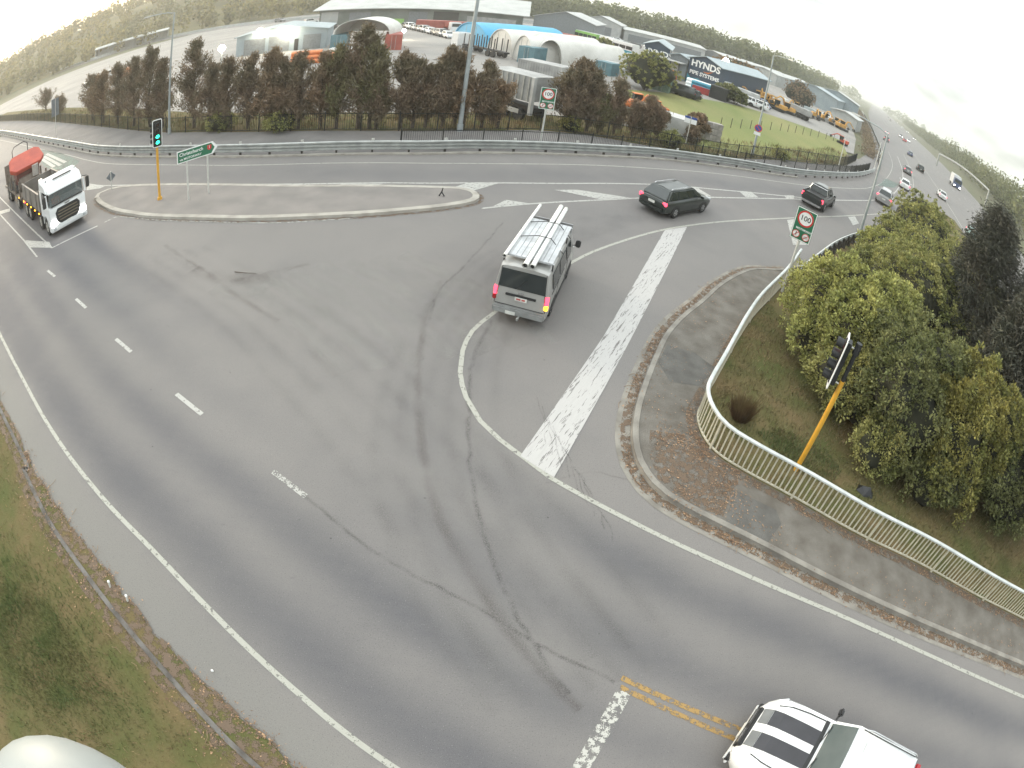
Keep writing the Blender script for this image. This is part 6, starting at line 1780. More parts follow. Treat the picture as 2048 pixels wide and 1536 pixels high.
# floodlights
def flood(label, base, h, wall=False, r=0.32):
    t = thing('floodlight', label, 'floodlight', (base[0], base[1], 0), 0, 'lit floodlights of the yard')
    if not wall:
        ob('pole', MB().tube((0, 0, 0), (0, 0, h), 0.10, 0.07, 8), M_POLE, t)
    else:
        ob('bracket', MB().box((0, 0.5, h), (0.15, 1.2, 0.12)), M_POLE, t)
    ob('lamp', MB().ball((0, -0.1, h), r, 12, 8), M_FLOOD, t, smooth=60)
    return t
fb = (-36.49,56.02)
flood('brightest lit floodlight on a pole among the left trees', fb, 4.57, r=0.42)
fb = (-47.14,84.21)
flood('left of two lit lamps on the blue grey workshop', (fb[0] + 0.3, fb[1] - 0.9), 4.32, True, 0.5)
fb = (-42.62,84.89)
flood('right of two lit lamps on the blue grey workshop', (fb[0] + 0.3, fb[1] - 0.9), 3.35, True, 0.5)
fb = (-27.83,100.96)
flood('lit floodlight on a pole right of the red container', fb, 1.90, r=0.34)
fb = (32.65,125.01)
flood('lit floodlight on a pole behind the navy works', fb, 5.36, r=0.75)

# ---- yard clutter: stacks of goods, skips, more vehicles
def stack(label, p, ang, m, n=(4, 3), pipe=True, L_=4.0, r=0.3, cat='pipe stack', name='pipe_stack'):
    t = thing(name, label, cat, (p[0], p[1], 0), R_(ang))
    first = None
    for j in range(n[1]):
        for i in range(n[0] - (j if pipe else 0)):
            if first is None:
                g_ = MB().tube((-L_ / 2, 0, r), (L_ / 2, 0, r), r, r, 9) if pipe else MB().box((0, 0, r * 0.9), (L_, r * 3.0, r * 1.7))
                first = ob('pipe' if pipe else 'crate', g_, m, t); o = first
            else:
                o = first.copy(); COL.objects.link(o); o.parent = t
            o.location = (random.uniform(-.08, .08), (i + (j * 0.5 if pipe else 0)) * (2 * r if pipe else 3.2 * r), j * r * (1.74 if pipe else 1.75))
    return t
STACKS = [((7.00,87.66), 20, M_CONTW, True, 'stack of pale pipes near the small hoop tents'), ((8.49,87.85), 60, M_CONTG, False, 'stack of grey crates left of the round bush'), ((7.65,102.11), 10, M_CONTT, False, 'stack of teal crates behind the hoop tents'), ((16.21,98.61), -20, P_ORANGE, True, 'stack of orange pipes before the left navy unit'), ((20.40,91.48), -20, M_SIGNWHITE, True, 'stack of white pipes before the teal mural'), ((21.29,89.13), -20, M_MURAL, True, 'stack of teal pipes before the teal mural'), ((26.14,97.44), -30, M_TARPB, True, 'stack of bright blue pipes right of the navy works'), ((30.37,108.79), -30, P_ORANGE, False, 'stack of orange crates beside the lime trailer'), ((33.98,113.58), -30, M_CONTW, False, 'stack of white crates in front of the lime trailer'),
    ((38.88,118.83), -30, M_CONTG, True, 'stack of grey pipes among the yellow diggers'), ((41.32,118.45), -40, M_CONTW, False, 'stack of pale crates among the yellow diggers'), ((43.47,119.87), -40, M_CLADB, False, 'stack of blue grey crates under the sheds'), ((50.55,117.70), -40, M_CONTW, False, 'white crates beside the rust brown tree'), ((56.80,129.54), -40, M_ROOFB, False, 'blue grey crates behind the diggers'), ((57.20,120.01), -40, M_CONTW, False, 'white crates near the small office'), ((-28.40,69.66), 20, P_ORANGE, False, 'orange crates in front of the workshop doors'), ((-31.36,68.43), 20, P_ORANGE, True, 'orange pipes in front of the workshop'), ((-28.77,75.83), 10, M_CONTW, False, 'white crates between workshop and canopy'), ((4.60,187.98), 0, M_CONTG, False, 'grey crates behind the lime bus'), ((25.89,213.25), 10, P_ORANGE, False, 'orange crates in front of the long dark shed'), ((28.33,204.34), 10, M_CONTR, False, 'red crates in front of the long dark shed'), ((31.72,197.91), 10, P_ORANGE, True, 'orange pipes behind the navy works')]
for i, (p, a_, m_, pp, lab) in enumerate(STACKS):
    stack(lab, p, a_, m_, (4, 3) if pp else (3, 2), pp, 3.0 + (i % 3), 0.32, 'pipe stack' if pp else 'crate stack', 'pipe_stack' if pp else 'crate_stack')
for i, (p, lab, m_, k_) in enumerate((((14.20,183.34), 'white car right of the lime bus', P_WHITE, 'hatch'), ((15.53,169.96), 'silver car in the lane behind the teal bus', P_SILVER, 'hatch'), ((17.55,170.27), 'dark car in the lane behind the teal bus', P_BLACK, 'suv'), ((24.22,184.93), 'white suv parked behind the navy works', P_WHITE, 'suv'), ((33.88,98.94), 'blue car at the top edge of the paddock', P_BLUE, 'hatch'), ((42.82,111.41), 'white suv parked among the diggers', P_WHITE, 'suv'), ((44.83,107.09), 'silver car parked among the diggers', P_SILVER, 'suv'), ((62.02,132.21), 'white car beside the small office', P_WHITE, 'hatch'), ((-53.94,128.66), 'dark car at the left end of the long warehouse', P_BLACK, 'suv'), ((-46.26,120.30), 'silver car before the left end of the long warehouse', P_SILVER, 'suv'), ((-96.97,186.36), 'dark vehicle on the pale ground left of the long warehouse', P_GREY, 'suv'), ((-72.96,160.66), 'white vehicle on the pale ground left of the long warehouse', P_WHITE, 'suv'))):
    car(lab, 'car', p, (70 * i) % 360, k_, m_, lo=True)
def flat_truck(label, p, ang, m, load):
    t = thing('flatbed_truck', label, 'truck', (p[0], p[1], 0), R_(ang))
    ob('cab', MB().box((2.6, 0, 1.55), (1.9, 2.2, 2.1)), m, t, bevel=0.12)
    ob('windscreen', MB().box((3.56, 0, 1.95), (0.03, 1.9, 0.75)), M_GLASS, t)
    ob('deck', MB().box((-1.2, 0, 1.0), (5.2, 2.3, 0.2)), M_STEEL_D, t)
    ob('load', MB().box((-1.2, 0, 1.7), (4.2, 2.0, 1.2)), load, t, bevel=0.05)
    wheels(t, (-2.6, 2.4), 1.12, 0.45, 0.3, arch=False, lo=True)
for p, a_, m_, l_, lab in (((29.10,97.58), 150, P_WHITE, M_CONTW, 'white flatbed truck at the top of the paddock'), ((35.28,108.59), 150, P_WHITE, P_YELLOW, 'flatbed truck carrying a yellow load among the diggers'), ((42.66,105.56), 140, P_WHITE, M_CONTG, 'flatbed truck with a grey load by the rust brown tree'), ((5.30,121.89), 160, P_WHITE, M_CONTW, 'white box truck behind the white tents'), ((12.24,83.35), 100, P_WHITE, M_TRIM, 'small flatbed truck by the round bush'), ((-24.81,126.30), -60, P_WHITE, M_CONTR, 'flatbed truck with a red load beyond the parked row')):
    flat_truck(lab, p, a_, m_, l_)


# ================================================================== VEGETATION
def leafmat(name, c1, c2, scale=0.9, island=0.35, trans=0.25, rough=0.6):
    return mat(name, c1, rough, rgb2=c2, scale=scale, island=island, trans=trans, spec=0.3, detail=3, lo=0.38, hi=0.62)
M_CASU = leafmat('rusty_she_oak_needles', (0.215, 0.155, 0.105), (0.150, 0.130, 0.080), 0.5)
M_CASU2 = leafmat('rusty_orange_needles', (0.245, 0.165, 0.102), (0.185, 0.145, 0.090), 0.5)
M_CASUG = leafmat('olive_needles', (0.175, 0.168, 0.080), (0.160, 0.132, 0.075), 0.5)
M_BUSH1 = leafmat('yellow_green_bush_leaves', (0.40, 0.395, 0.140), (0.25, 0.265, 0.09), 0.8, 0.55, 0.35)
M_BUSH2 = leafmat('deep_green_bush_leaves', (0.195, 0.200, 0.082), (0.125, 0.140, 0.056), 0.9, 0.55, 0.35)
M_BUSH3 = leafmat('golden_bush_leaves', (0.29, 0.258, 0.080), (0.18, 0.188, 0.060), 0.7, 0.55, 0.35)
M_BUSH4 = leafmat('olive_bush_leaves', (0.32, 0.31, 0.115), (0.205, 0.22, 0.080), 0.7, 0.5, 0.35)
M_PINE = leafmat('dark_pine_needles', (0.056, 0.061, 0.043), (0.066, 0.062, 0.046), 0.6, 0.4, 0.1)
M_FAR = leafmat('far_tree_leaves', (0.145, 0.150, 0.058), (0.100, 0.115, 0.046), 0.05, 0.35)
M_HILLT = leafmat('hill_tree_leaves', (0.23, 0.19, 0.055), (0.140, 0.132, 0.046), 0.03, 0.35)
M_AUT = leafmat('orange_autumn_leaves', (0.24, 0.135, 0.045), (0.16, 0.10, 0.04), 0.3, 0.35)
M_BARK = mat('bark', (0.10, 0.078, 0.06), 0.9, rgb2=(0.06, 0.047, 0.037), scale=4, bump=0.6)
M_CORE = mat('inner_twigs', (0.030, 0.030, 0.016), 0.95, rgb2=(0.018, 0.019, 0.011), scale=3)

def unit(n):
    v = RNG.normal(size=(n, 3))
    return v / np.linalg.norm(v, axis=1, keepdims=True)

def leaf_quads(C_, A, ln, wd, up=None):
    """Diamond leaves at C_, long axis A; returns (4n,3)."""
    n = len(C_)
    A = A / np.maximum(np.linalg.norm(A, axis=1, keepdims=True), 1e-9)
    B = np.cross(A, unit(n))
    B /= np.maximum(np.linalg.norm(B, axis=1, keepdims=True), 1e-9)
    ln = np.broadcast_to(np.asarray(ln, float), (n,))[:, None] if np.ndim(ln) <= 1 else ln
    wd = np.broadcast_to(np.asarray(wd, float), (n,))[:, None] if np.ndim(wd) <= 1 else wd
    V = np.empty((n, 4, 3))
    V[:, 0] = C_ - A * ln * 0.5
    V[:, 1] = C_ + B * wd * 0.5
    V[:, 2] = C_ + A * ln * 0.5
    V[:, 3] = C_ - B * wd * 0.5
    return V.reshape(-1, 3)

def she_oak(label, base, h, w, m, group, n=5200, lean=0.0):
    """A feathery upright tree: trunk, limbs and drooping needle sprays gathered along them."""
    t = thing('she_oak_tree', label, 'tree', (base[0], base[1], 0), 0, group)
    rs = random.Random(hash((round(base[0], 2), round(base[1], 2))) & 0xffff)
    tr = MB().path([(0, 0, -0.1), (rs.uniform(-.1, .1), rs.uniform(-.1, .1), h * 0.4), (lean, rs.uniform(-.2, .2), h * 0.92)], [0.09 + h * 0.010, 0.06 + h * 0.006, 0.02], 7)
    k = int(16 + h * 5)
    tips = []
    for i in range(k):
        z = h * (0.10 + 0.86 * (i + rs.random()) / k)
        f_ = z / h
        rr = w * 0.5 * (1.0 - f_) ** 0.62 * (0.55 + 0.75 * rs.random()) * min(1, 0.45 + f_ * 3.2)
        a = rs.uniform(0, 6.283)
        rise = rr * (0.5 + 0.9 * rs.random())
        p0 = (lean * f_, 0, z)
        p1 = (lean * f_ + rr * 0.55 * math.cos(a), rr * 0.55 * math.sin(a), z + rise * 0.5)
        p2 = (lean * f_ + rr * math.cos(a), rr * math.sin(a), z + rise)
        tr.path([p0, p1, p2], [0.03, 0.02, 0.008], 4)
        tips.append((p0, p1, p2, rr))
    ob('trunk', tr, M_BARK, t)
    per = n // k
    Cs, As, Ls = [], [], []
    for p0, p1, p2, rr in tips:
        u = RNG.random(per) ** 0.65
        P0, P1, P2 = np.array(p0), np.array(p1), np.array(p2)
        C_ = np.outer((1 - u) ** 2, P0) + np.outer(2 * u * (1 - u), P1) + np.outer(u ** 2, P2)
        C_ = C_ + RNG.normal(size=(per, 3)) * np.array([0.17, 0.17, 0.22]) * (0.55 + 0.35 * rr)
        Cs.append(C_)
        A = np.array([P2[0], P2[1], 0]) * 0.35 + RNG.normal(size=(per, 3)) * 0.5
        A[:, 2] += 0.7
        As.append(A)
    C_, A = np.concatenate(Cs), np.concatenate(As)
    C_[:, 2] = np.maximum(C_[:, 2], 0.1)
    quads('crown', leaf_quads(C_, A, RNG.uniform(0.22, 0.5, len(C_)), RNG.uniform(0.035, 0.085, len(C_))), 4, m, t)
    return t

def bush(label, c, rx, ry, h, m, group=None, clumps=900, per=26, leaf=(0.10, 0.055), name='bush', z0=0.1, lift=0.0, seed=0, rough=0.28, cat='bush'):
    """A dense broadleaf bush: leaf rosettes spread over and inside an uneven crown, on stems."""
    t = thing(name, label, cat, (c[0], c[1], z0), 0, group)
    rs = np.random.default_rng(100 + seed)
    hz = h - lift
    ph = rs.uniform(0, 6.28, 8)
    def rad(D):
        a = np.arctan2(D[:, 1], D[:, 0])
        return 1 + rough * (0.45 * np.sin(3 * a + ph[0] + 2 * D[:, 2]) + 0.35 * np.sin(5 * a + ph[1] - 3 * D[:, 2]) + 0.35 * np.sin(4 * D[:, 2] + ph[2] + 2 * a) + 0.3 * np.sin(9 * a + ph[3] + 5 * D[:, 2]))
    D = rs.normal(size=(clumps, 3)); D /= np.linalg.norm(D, axis=1, keepdims=True)
    D[:, 2] = np.where(D[:, 2] < -0.55, -D[:, 2], D[:, 2])
    s = np.where(rs.random(clumps) < 0.74, rs.uniform(0.90, 1.03, clumps), rs.uniform(0.55, 0.9, clumps)) * rad(D)
    K = D * s[:, None] * np.array([rx, ry, hz * 0.56]) + np.array([0, 0, lift + hz * 0.46])
    K[:, 2] = np.maximum(K[:, 2], 0.12)
    cs = rs.uniform(0.15, 0.30, clumps)
    idx = np.repeat(np.arange(clumps), per)
    n = len(idx)
    out = D[idx] * 0.8 + np.array([0, 0, 0.5])
    U = rs.normal(size=(n, 3)); U /= np.linalg.norm(U, axis=1, keepdims=True)
    U = U + out * 0.75
    U /= np.linalg.norm(U, axis=1, keepdims=True)
    C_ = K[idx] + U * cs[idx][:, None] * rs.uniform(0.35, 1.05, n)[:, None]
    C_[:, 2] = np.maximum(C_[:, 2], 0.03)
    ln = leaf[0] * rs.uniform(0.55, 1.6, n)
    quads('foliage', leaf_quads(C_, U + rs.normal(size=(n, 3)) * 0.35, ln, ln * leaf[1] / leaf[0]), 4, m, t)
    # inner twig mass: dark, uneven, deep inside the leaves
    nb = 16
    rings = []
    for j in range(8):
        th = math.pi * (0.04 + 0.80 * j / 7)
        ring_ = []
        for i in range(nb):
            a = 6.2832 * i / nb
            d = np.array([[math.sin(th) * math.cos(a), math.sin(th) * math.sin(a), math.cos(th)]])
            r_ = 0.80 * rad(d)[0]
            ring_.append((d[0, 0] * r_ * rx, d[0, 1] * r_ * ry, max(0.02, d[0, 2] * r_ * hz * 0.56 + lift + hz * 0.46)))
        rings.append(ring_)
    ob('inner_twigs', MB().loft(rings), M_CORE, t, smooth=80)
    st = MB()
    for i in range(5):
        a = 6.28 * i / 5 + ph[4]
        st.path([(0.15 * math.cos(a), 0.15 * math.sin(a), -0.1), (rx * 0.3 * math.cos(a), ry * 0.3 * math.sin(a), h * 0.3), (rx * 0.55 * math.cos(a), ry * 0.55 * math.sin(a), h * 0.62)], [0.07, 0.05, 0.02], 5)
    ob('stems', st, M_BARK, t)
    return t

# ---- the row of she-oaks behind the far fence
ROW = [(92,222,95,183,2.2,0), (120,228,122,196,1.6,0), (185,242,188,150,2.6,0), (207,246,211,142,2.8,1), (236,249,238,128,2.8,0), (268,252,271,116,3.0,0), (300,254,303,95,3.2,0), (325,256,327,118,2.8,0),
       (388,256,397,80,3.6,0), (420,257,424,128,3.0,0), (452,257,458,118,3.2,0), (496,257,500,112,3.2,0), (540,257,543,98,3.2,1), (566,257,569,118,3.0,0), (596,257,600,108,3.2,0), (640,257,643,106,3.2,1),
       (672,257,676,92,3.2,2), (716,257,716,52,4.2,0), (738,257,742,84,3.6,2), (752,257,756,130,2.6,0), (800,256,806,106,3.2,0), (824,256,829,120,3.0,0), (850,255,856,130,2.8,0), (884,255,886,92,2.6,0), (908,254,911,104,2.6,1), (925,255,932,150,2.8,1), (962,255,964,124,2.4,0), (994,256,998,165,2.6,1),
       (1128,258,1130,140,3.0,0), (1148,258,1152,116,3.6,0), (1172,262,1178,136,3.2,0), (1195,266,1199,190,2.4,2), (1226,268,1228,158,2.6,0), (1262,272,1266,205,2.2,0), (1287,276,1291,192,2.2,0), (1312,280,1316,215,1.9,0), (1384,290,1388,258,1.3,0)]
DESC = {92: 'slim dark she-oak at the far left end of the row', 120: 'small she-oak second from the left end of the row', 185: 'she-oak right of the blue grey sign seen from behind', 207: 'she-oak with rusty tips in the gap left of the lamp post', 236: 'narrow she-oak three trees left of the slim lamp post', 268: 'brown she-oak two trees left of the slim lamp post', 300: 'tall brown she-oak just left of the slim lamp post', 325: 'she-oak half behind the slim lamp post',
        388: 'tall dark she-oak just right of the slim lamp post', 420: 'she-oak in front of the brightest floodlight', 452: 'she-oak just right of the brightest floodlight', 496: 'she-oak below the left door of the workshop', 540: 'rusty topped she-oak below the workshop lamps', 566: 'lower she-oak below the workshop lamps', 596: 'she-oak below the person door of the workshop', 640: 'rust tipped she-oak below the right end of the workshop',
        672: 'olive she-oak left of the tallest tree', 716: 'tallest she-oak of the row, before the white arched canopy', 738: 'olive green she-oak leaning on the tallest tree', 752: 'short she-oak at the right edge of the tallest clump', 800: 'she-oak at the left of the second clump', 824: 'she-oak in the middle of the second clump', 850: 'lower she-oak in the second clump', 884: 'thin twin topped she-oak left of the tall lamp post', 908: 'rusty she-oak just left of the tall lamp post', 925: 'orange tinted low she-oak behind the tall lamp post', 962: 'pointed she-oak just right of the tall lamp post', 994: 'rusty she-oak before the grey trailer',
        1128: 'dark she-oak just right of the far speed sign', 1148: 'tall bushy she-oak right of the far speed sign', 1172: 'she-oak on the right flank of the bushy clump', 1195: 'low olive she-oak between the clumps', 1226: 'lone pointed she-oak left of the orange machines', 1262: 'small she-oak before the orange machines', 1287: 'slim she-oak in front of the rubble heap', 1312: 'small she-oak right of the rubble heap', 1384: 'smallest she-oak beside the blue and white panel sign'}
ROW_B = [(-78.92,61.50),(-66.55,54.91),(-48.17,45.24),(-44.05,43.18),(-39.93,41.40),(-36.12,39.83),(-33.00,38.71),(-30.78,37.88),(-26.59,36.99),(-24.64,36.51),(-22.95,36.26),(-20.82,36.02),(-18.89,35.89),(-17.82,35.85),(-16.64,35.85),(-15.01,35.93),(-13.89,36.03),(-12.40,36.24),(-11.68,36.38),(-11.23,36.47),(-9.76,37.00),(-9.01,37.23),(-8.24,37.65),(-7.20,38.07),(-6.50,38.54),(-5.95,38.65),(-4.81,39.25),(-3.79,39.68),(0.64,42.56),(1.35,43.16),(2.23,43.23),(3.08,43.31),(4.27,44.07),(5.69,44.75),(6.70,45.06),(7.73,45.42),(10.99,47.08)]
ROW_H = [3.41,2.43,5.50,5.81,6.38,6.72,7.48,6.24,7.43,5.28,5.55,5.64,6.06,5.22,5.53,5.53,6.00,7.42,6.23,4.56,5.40,4.90,4.53,5.93,5.50,3.86,4.85,3.39,4.65,5.69,5.07,3.06,4.48,2.79,3.52,2.75,1.44]
for (px_, _y, _tx, _ty, w_, kind), p, h_ in zip(ROW, ROW_B, ROW_H):
    sc = max(1.0, math.hypot(*p) / 42)
    she_oak(DESC[px_], p, h_, w_ * sc, (M_CASU, M_CASU2, M_CASUG)[kind], 'she-oaks along the far fence', n=int(2900 + 620 * h_))

# ---- weeds and shrubs under the trees
def blades(name, poly, n, hh, ww, m, z=0.02, label=None, cat=None, lean=0.5, parent=None):
    A = np.array(poly)
    lo_, hi_ = A.min(0), A.max(0)
    P = RNG.uniform(lo_, hi_, (int(n * 3), 2))
    P = P[inside(poly, P[:, 0], P[:, 1])][:n]
    k = len(P)
    # tufts: pull the points towards cluster centres
    cen = P[RNG.integers(0, k, max(8, k // 30))]
    pick = RNG.integers(0, len(cen), k)
    mixk = RNG.random(k)[:, None] * 0.9
    near = cen[pick] + RNG.normal(size=(k, 2)) * 0.25
    use = RNG.random(k) < 0.5
    P = np.where(use[:, None], near, P)
    ok = inside(poly, P[:, 0], P[:, 1])
    P = P[ok]; k = len(P)
    H = hh * RNG.uniform(0.4, 1.4, k)
    a = RNG.uniform(0, 6.283, k)
    L_ = np.stack([np.cos(a), np.sin(a)], 1) * (H * lean * RNG.random(k))[:, None]
    W = np.stack([-np.sin(a), np.cos(a)], 1) * (ww * RNG.uniform(0.6, 1.4, k))[:, None]
    V = np.empty((k, 3, 3))
    V[:, 0, :2] = P - W; V[:, 0, 2] = z
    V[:, 1, :2] = P + W; V[:, 1, 2] = z
    V[:, 2, :2] = P + L_; V[:, 2, 2] = z + H
    return quads(name, V.reshape(-1, 3), 3, m, parent, kind='stuff', **({'label': label, 'cat': cat} if label else {}))
M_BLADE = leafmat('verge_grass_blades', (0.120, 0.125, 0.052), (0.225, 0.165, 0.090), 0.45, 0.5, 0.3)
M_BLADEG = leafmat('green_grass_blades', (0.095, 0.128, 0.045), (0.150, 0.150, 0.062), 0.9, 0.4, 0.3)
M_BLADED = leafmat('dry_grass_blades', (0.190, 0.135, 0.068), (0.125, 0.105, 0.045), 0.9, 0.4, 0.3)
fv = [tuple(q) for q in FENCE_BACK[25:]] + [tuple(q) for q in offset(FENCE_BACK, 4.5)[25:]][::-1]
blades('grass', fv, 26000, 0.42, 0.03, M_BLADE, 0.02, 'rank grass and weeds growing under the roadside trees', 'grass')
for px_, r_, h_, m_, lab in (((1.07,42.24), 0.7, 1.0, M_BUSH3, 'low yellowish shrub at the foot of the bushy she-oak'), ((8.72,44.47), 0.8, 1.1, M_BUSH4, 'low olive shrub behind the fence near the panel sign'), ((21.28,53.25), 0.9, 0.9, M_BUSH4, 'low shrub against the fence at the paddock edge'), ((-23.28,35.91), 1.1, 1.3, M_BUSH4, 'broad low shrub behind the fence left of the workshop'), ((-17.79,35.33), 1.2, 1.2, M_BUSH4, 'broad low shrub behind the fence below the workshop')):
    bush(lab, px_, r_, r_, h_, m_, None, 130, 18, (0.13, 0.06), 'shrub', 0.02, seed=int(px_[0] * 7) % 97, cat='shrub')

# ---- trees in the yard
bush('big round olive bush tree beside the pale green container', (10.19,75.31), 3.6, 3.2, 5.2, M_BUSH4, None, 420, 22, (0.26, 0.12), 'tree', 0.0, 0.5, 3, cat='tree')
for i, (p, r_, h_, m_, lab) in enumerate((((35.85,135.49), 3.8, 6.0, M_AUT, 'orange autumn tree behind the lit floodlight'), ((41.49,142.12), 3.8, 6.0, M_AUT, 'second orange autumn tree right of the floodlight'), ((45.26,144.80), 3.2, 5.2, M_AUT, 'smaller orange autumn tree above the lime trailer'), ((24.82,89.13), 2.2, 2.8, M_BUSH2, 'dark green bush at the top corner of the paddock'), ((26.03,88.94), 1.8, 2.2, M_BUSH2, 'lower dark green bush at the top edge of the paddock'), ((56.79,140.16), 3.6, 6.5, M_CASU2, 'rust brown tree between the diggers and the grey blue sheds'), ((56.59,134.90), 2.8, 5.0, M_CASU2, 'smaller rust brown tree beside the diggers'), ((6.93,124.62), 1.8, 3.2, M_BUSH4, 'small green tree between the buses'), ((12.10,51.49), 0.9, 2.0, M_CASU2, 'small rusty bush behind the blue panel sign'))):
    bush(lab, p, r_, r_, h_, m_, None, 200, 18, (0.32, 0.16), 'tree', 0.0, 0.4, 20 + i, cat='tree')

# ---- the bushes behind the railing
B_ = 'bushes behind the white railing'
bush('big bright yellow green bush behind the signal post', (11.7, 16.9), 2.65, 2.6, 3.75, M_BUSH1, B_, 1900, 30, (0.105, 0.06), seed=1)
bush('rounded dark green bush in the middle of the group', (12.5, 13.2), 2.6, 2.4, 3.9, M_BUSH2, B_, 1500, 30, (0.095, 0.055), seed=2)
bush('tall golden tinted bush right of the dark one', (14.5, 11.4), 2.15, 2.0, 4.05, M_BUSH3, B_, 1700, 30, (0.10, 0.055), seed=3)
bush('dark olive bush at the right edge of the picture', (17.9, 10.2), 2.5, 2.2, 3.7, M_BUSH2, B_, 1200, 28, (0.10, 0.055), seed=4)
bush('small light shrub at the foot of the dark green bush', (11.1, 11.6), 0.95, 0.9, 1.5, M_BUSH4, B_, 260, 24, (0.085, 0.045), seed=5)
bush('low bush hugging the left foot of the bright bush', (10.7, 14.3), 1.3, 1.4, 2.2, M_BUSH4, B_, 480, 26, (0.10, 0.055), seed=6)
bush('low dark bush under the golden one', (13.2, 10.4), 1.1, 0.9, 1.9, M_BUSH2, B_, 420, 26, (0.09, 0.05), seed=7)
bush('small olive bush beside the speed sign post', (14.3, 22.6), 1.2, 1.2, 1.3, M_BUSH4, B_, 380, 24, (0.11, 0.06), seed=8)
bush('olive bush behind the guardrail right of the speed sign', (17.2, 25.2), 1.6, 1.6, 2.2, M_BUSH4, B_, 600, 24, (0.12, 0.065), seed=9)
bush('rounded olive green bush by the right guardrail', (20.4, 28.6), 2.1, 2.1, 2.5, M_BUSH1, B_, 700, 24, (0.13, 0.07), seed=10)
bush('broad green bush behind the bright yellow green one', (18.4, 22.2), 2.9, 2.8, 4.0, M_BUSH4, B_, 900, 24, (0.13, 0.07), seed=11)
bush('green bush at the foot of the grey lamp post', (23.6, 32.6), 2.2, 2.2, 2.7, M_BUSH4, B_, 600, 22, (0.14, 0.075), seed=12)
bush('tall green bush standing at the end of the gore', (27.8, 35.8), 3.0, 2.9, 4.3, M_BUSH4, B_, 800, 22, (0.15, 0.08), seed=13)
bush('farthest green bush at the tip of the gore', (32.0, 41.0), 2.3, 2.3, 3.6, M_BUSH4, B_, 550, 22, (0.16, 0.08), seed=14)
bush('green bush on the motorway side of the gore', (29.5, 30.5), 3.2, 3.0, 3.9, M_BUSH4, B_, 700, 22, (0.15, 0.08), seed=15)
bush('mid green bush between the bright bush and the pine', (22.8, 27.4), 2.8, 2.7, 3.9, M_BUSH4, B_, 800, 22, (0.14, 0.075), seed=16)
def pine(label, c, r, h, seed):
    t = thing('pine_tree', label, 'tree', (c[0], c[1], 0.1), 0, 'dark pines by the motorway')
    rs = np.random.default_rng(500 + seed)
    ob('trunk', MB().path([(0, 0, -0.2), (0.1, 0, h * 0.5), (0.05, 0.1, h * 0.95)], [0.24, 0.15, 0.03], 8), M_BARK, t)
    k, per = 560, 58
    f_ = rs.random(k) ** 0.8
    a = rs.uniform(0, 6.283, k)
    rr = r * (1 - f_) ** 0.45 * np.sqrt(rs.uniform(0.15, 1, k)) * (1 + 0.18 * np.sin(3 * a + 6 * f_))
    K = np.stack([rr * np.cos(a), rr * np.sin(a), 0.25 + f_ * h * 0.95], 1)
    idx = np.repeat(np.arange(k), per)
    C_ = K[idx] + rs.normal(size=(len(idx), 3)) * np.array([0.28, 0.28, 0.2])
    C_[:, 2] = np.maximum(C_[:, 2], 0.1)
    A = np.stack([np.cos(a[idx]), np.sin(a[idx]), np.full(len(idx), -0.15)], 1) + rs.normal(size=(len(idx), 3)) * 0.6
    quads('crown', leaf_quads(C_, A, rs.uniform(0.2, 0.42, len(idx)), rs.uniform(0.03, 0.07, len(idx))), 4, M_PINE, t)
    bl = MB()
    for i in range(0, k, 6):
        bl.path([(0, 0, K[i, 2] - 0.2), tuple(K[i])], [0.04, 0.015], 4)
    ob('branches', bl, M_BARK, t)
pine('tall dark brown pine at the right edge above the bushes', (21.6, 21.0), 3.0, 8.6, 1)
pine('second dark pine standing just right of the first one', (24.8, 18.6), 3.2, 8.2, 2)
pine('lower dark pine behind the golden bush', (20.8, 15.8), 2.6, 6.2, 3)
pine('dark pine at the lower right picture edge', (23.5, 13.2), 3.0, 6.4, 4)

# ---- the brown hedge between path and on-ramp
hp = np.array([(52.5, 86.5), (57.5, 95), (70, 118.5), (95, 166), (123, 221), (165, 305)]) + np.array([-1.6, 0.8])
hp = np.array(resample([tuple(p) for p in hp], 1.0))
idx = np.repeat(np.arange(len(hp)), 60)
C_ = np.concatenate([hp[idx] + RNG.normal(size=(len(idx), 2)) * 0.75, RNG.uniform(0.1, 1.5, len(idx))[:, None] * RNG.uniform(0.7, 1.1, len(idx))[:, None]], 1)
quads('hedge', leaf_quads(C_, RNG.normal(size=C_.shape) + np.array([0, 0, 0.8]), RNG.uniform(0.3, 0.6, len(C_)), RNG.uniform(0.12, 0.25, len(C_))), 4, M_CASU, label='long brown hedge between the cycle path and the on-ramp', cat='hedge')

# ---- verge grass and leaf litter
vp = [tuple(p) for p in EDGING] + [(8, -12), (-30, -12), (-46, 0)]
blades('grass', vp, 60000, 0.10, 0.009, M_BLADE, 0.03, 'mixed green and dry grass on the left verge', 'grass', 0.9)
gc = (-8.60,1.40)
vg = [(gc[0] + 4.2 * math.cos(a_) * (1 + 0.25 * math.sin(3 * a_)), gc[1] + 3.0 * math.sin(a_) * (1 + 0.25 * math.cos(2 * a_))) for a_ in np.linspace(0, 6.2, 40)]
vg_in = inside([tuple(p) for p in offset(EDGING, -0.3)] + [(8, -24), (-60, -24), (-60, 20)], np.array([p[0] for p in vg]), np.array([p[1] for p in vg]))
vg = [p for p, k_ in zip(vg, vg_in) if k_]
for k_ in (1.0, 0.75, 0.5):
    ring_ = [(gc[0] + (p[0] - gc[0]) * k_, gc[1] + (p[1] - gc[1]) * k_) for p in vg]
    pts_ = [p for p in ring_]
    blades('grass', pts_, 4200, 0.11, 0.009, M_BLADEG, 0.03, ['greener grass in the lower left corner, outermost tufts', 'greener grass in the lower left corner, middle tufts', 'greenest grass in the heart of the lower left corner'][int(round((1 - k_) * 4))], 'grass', 0.9)
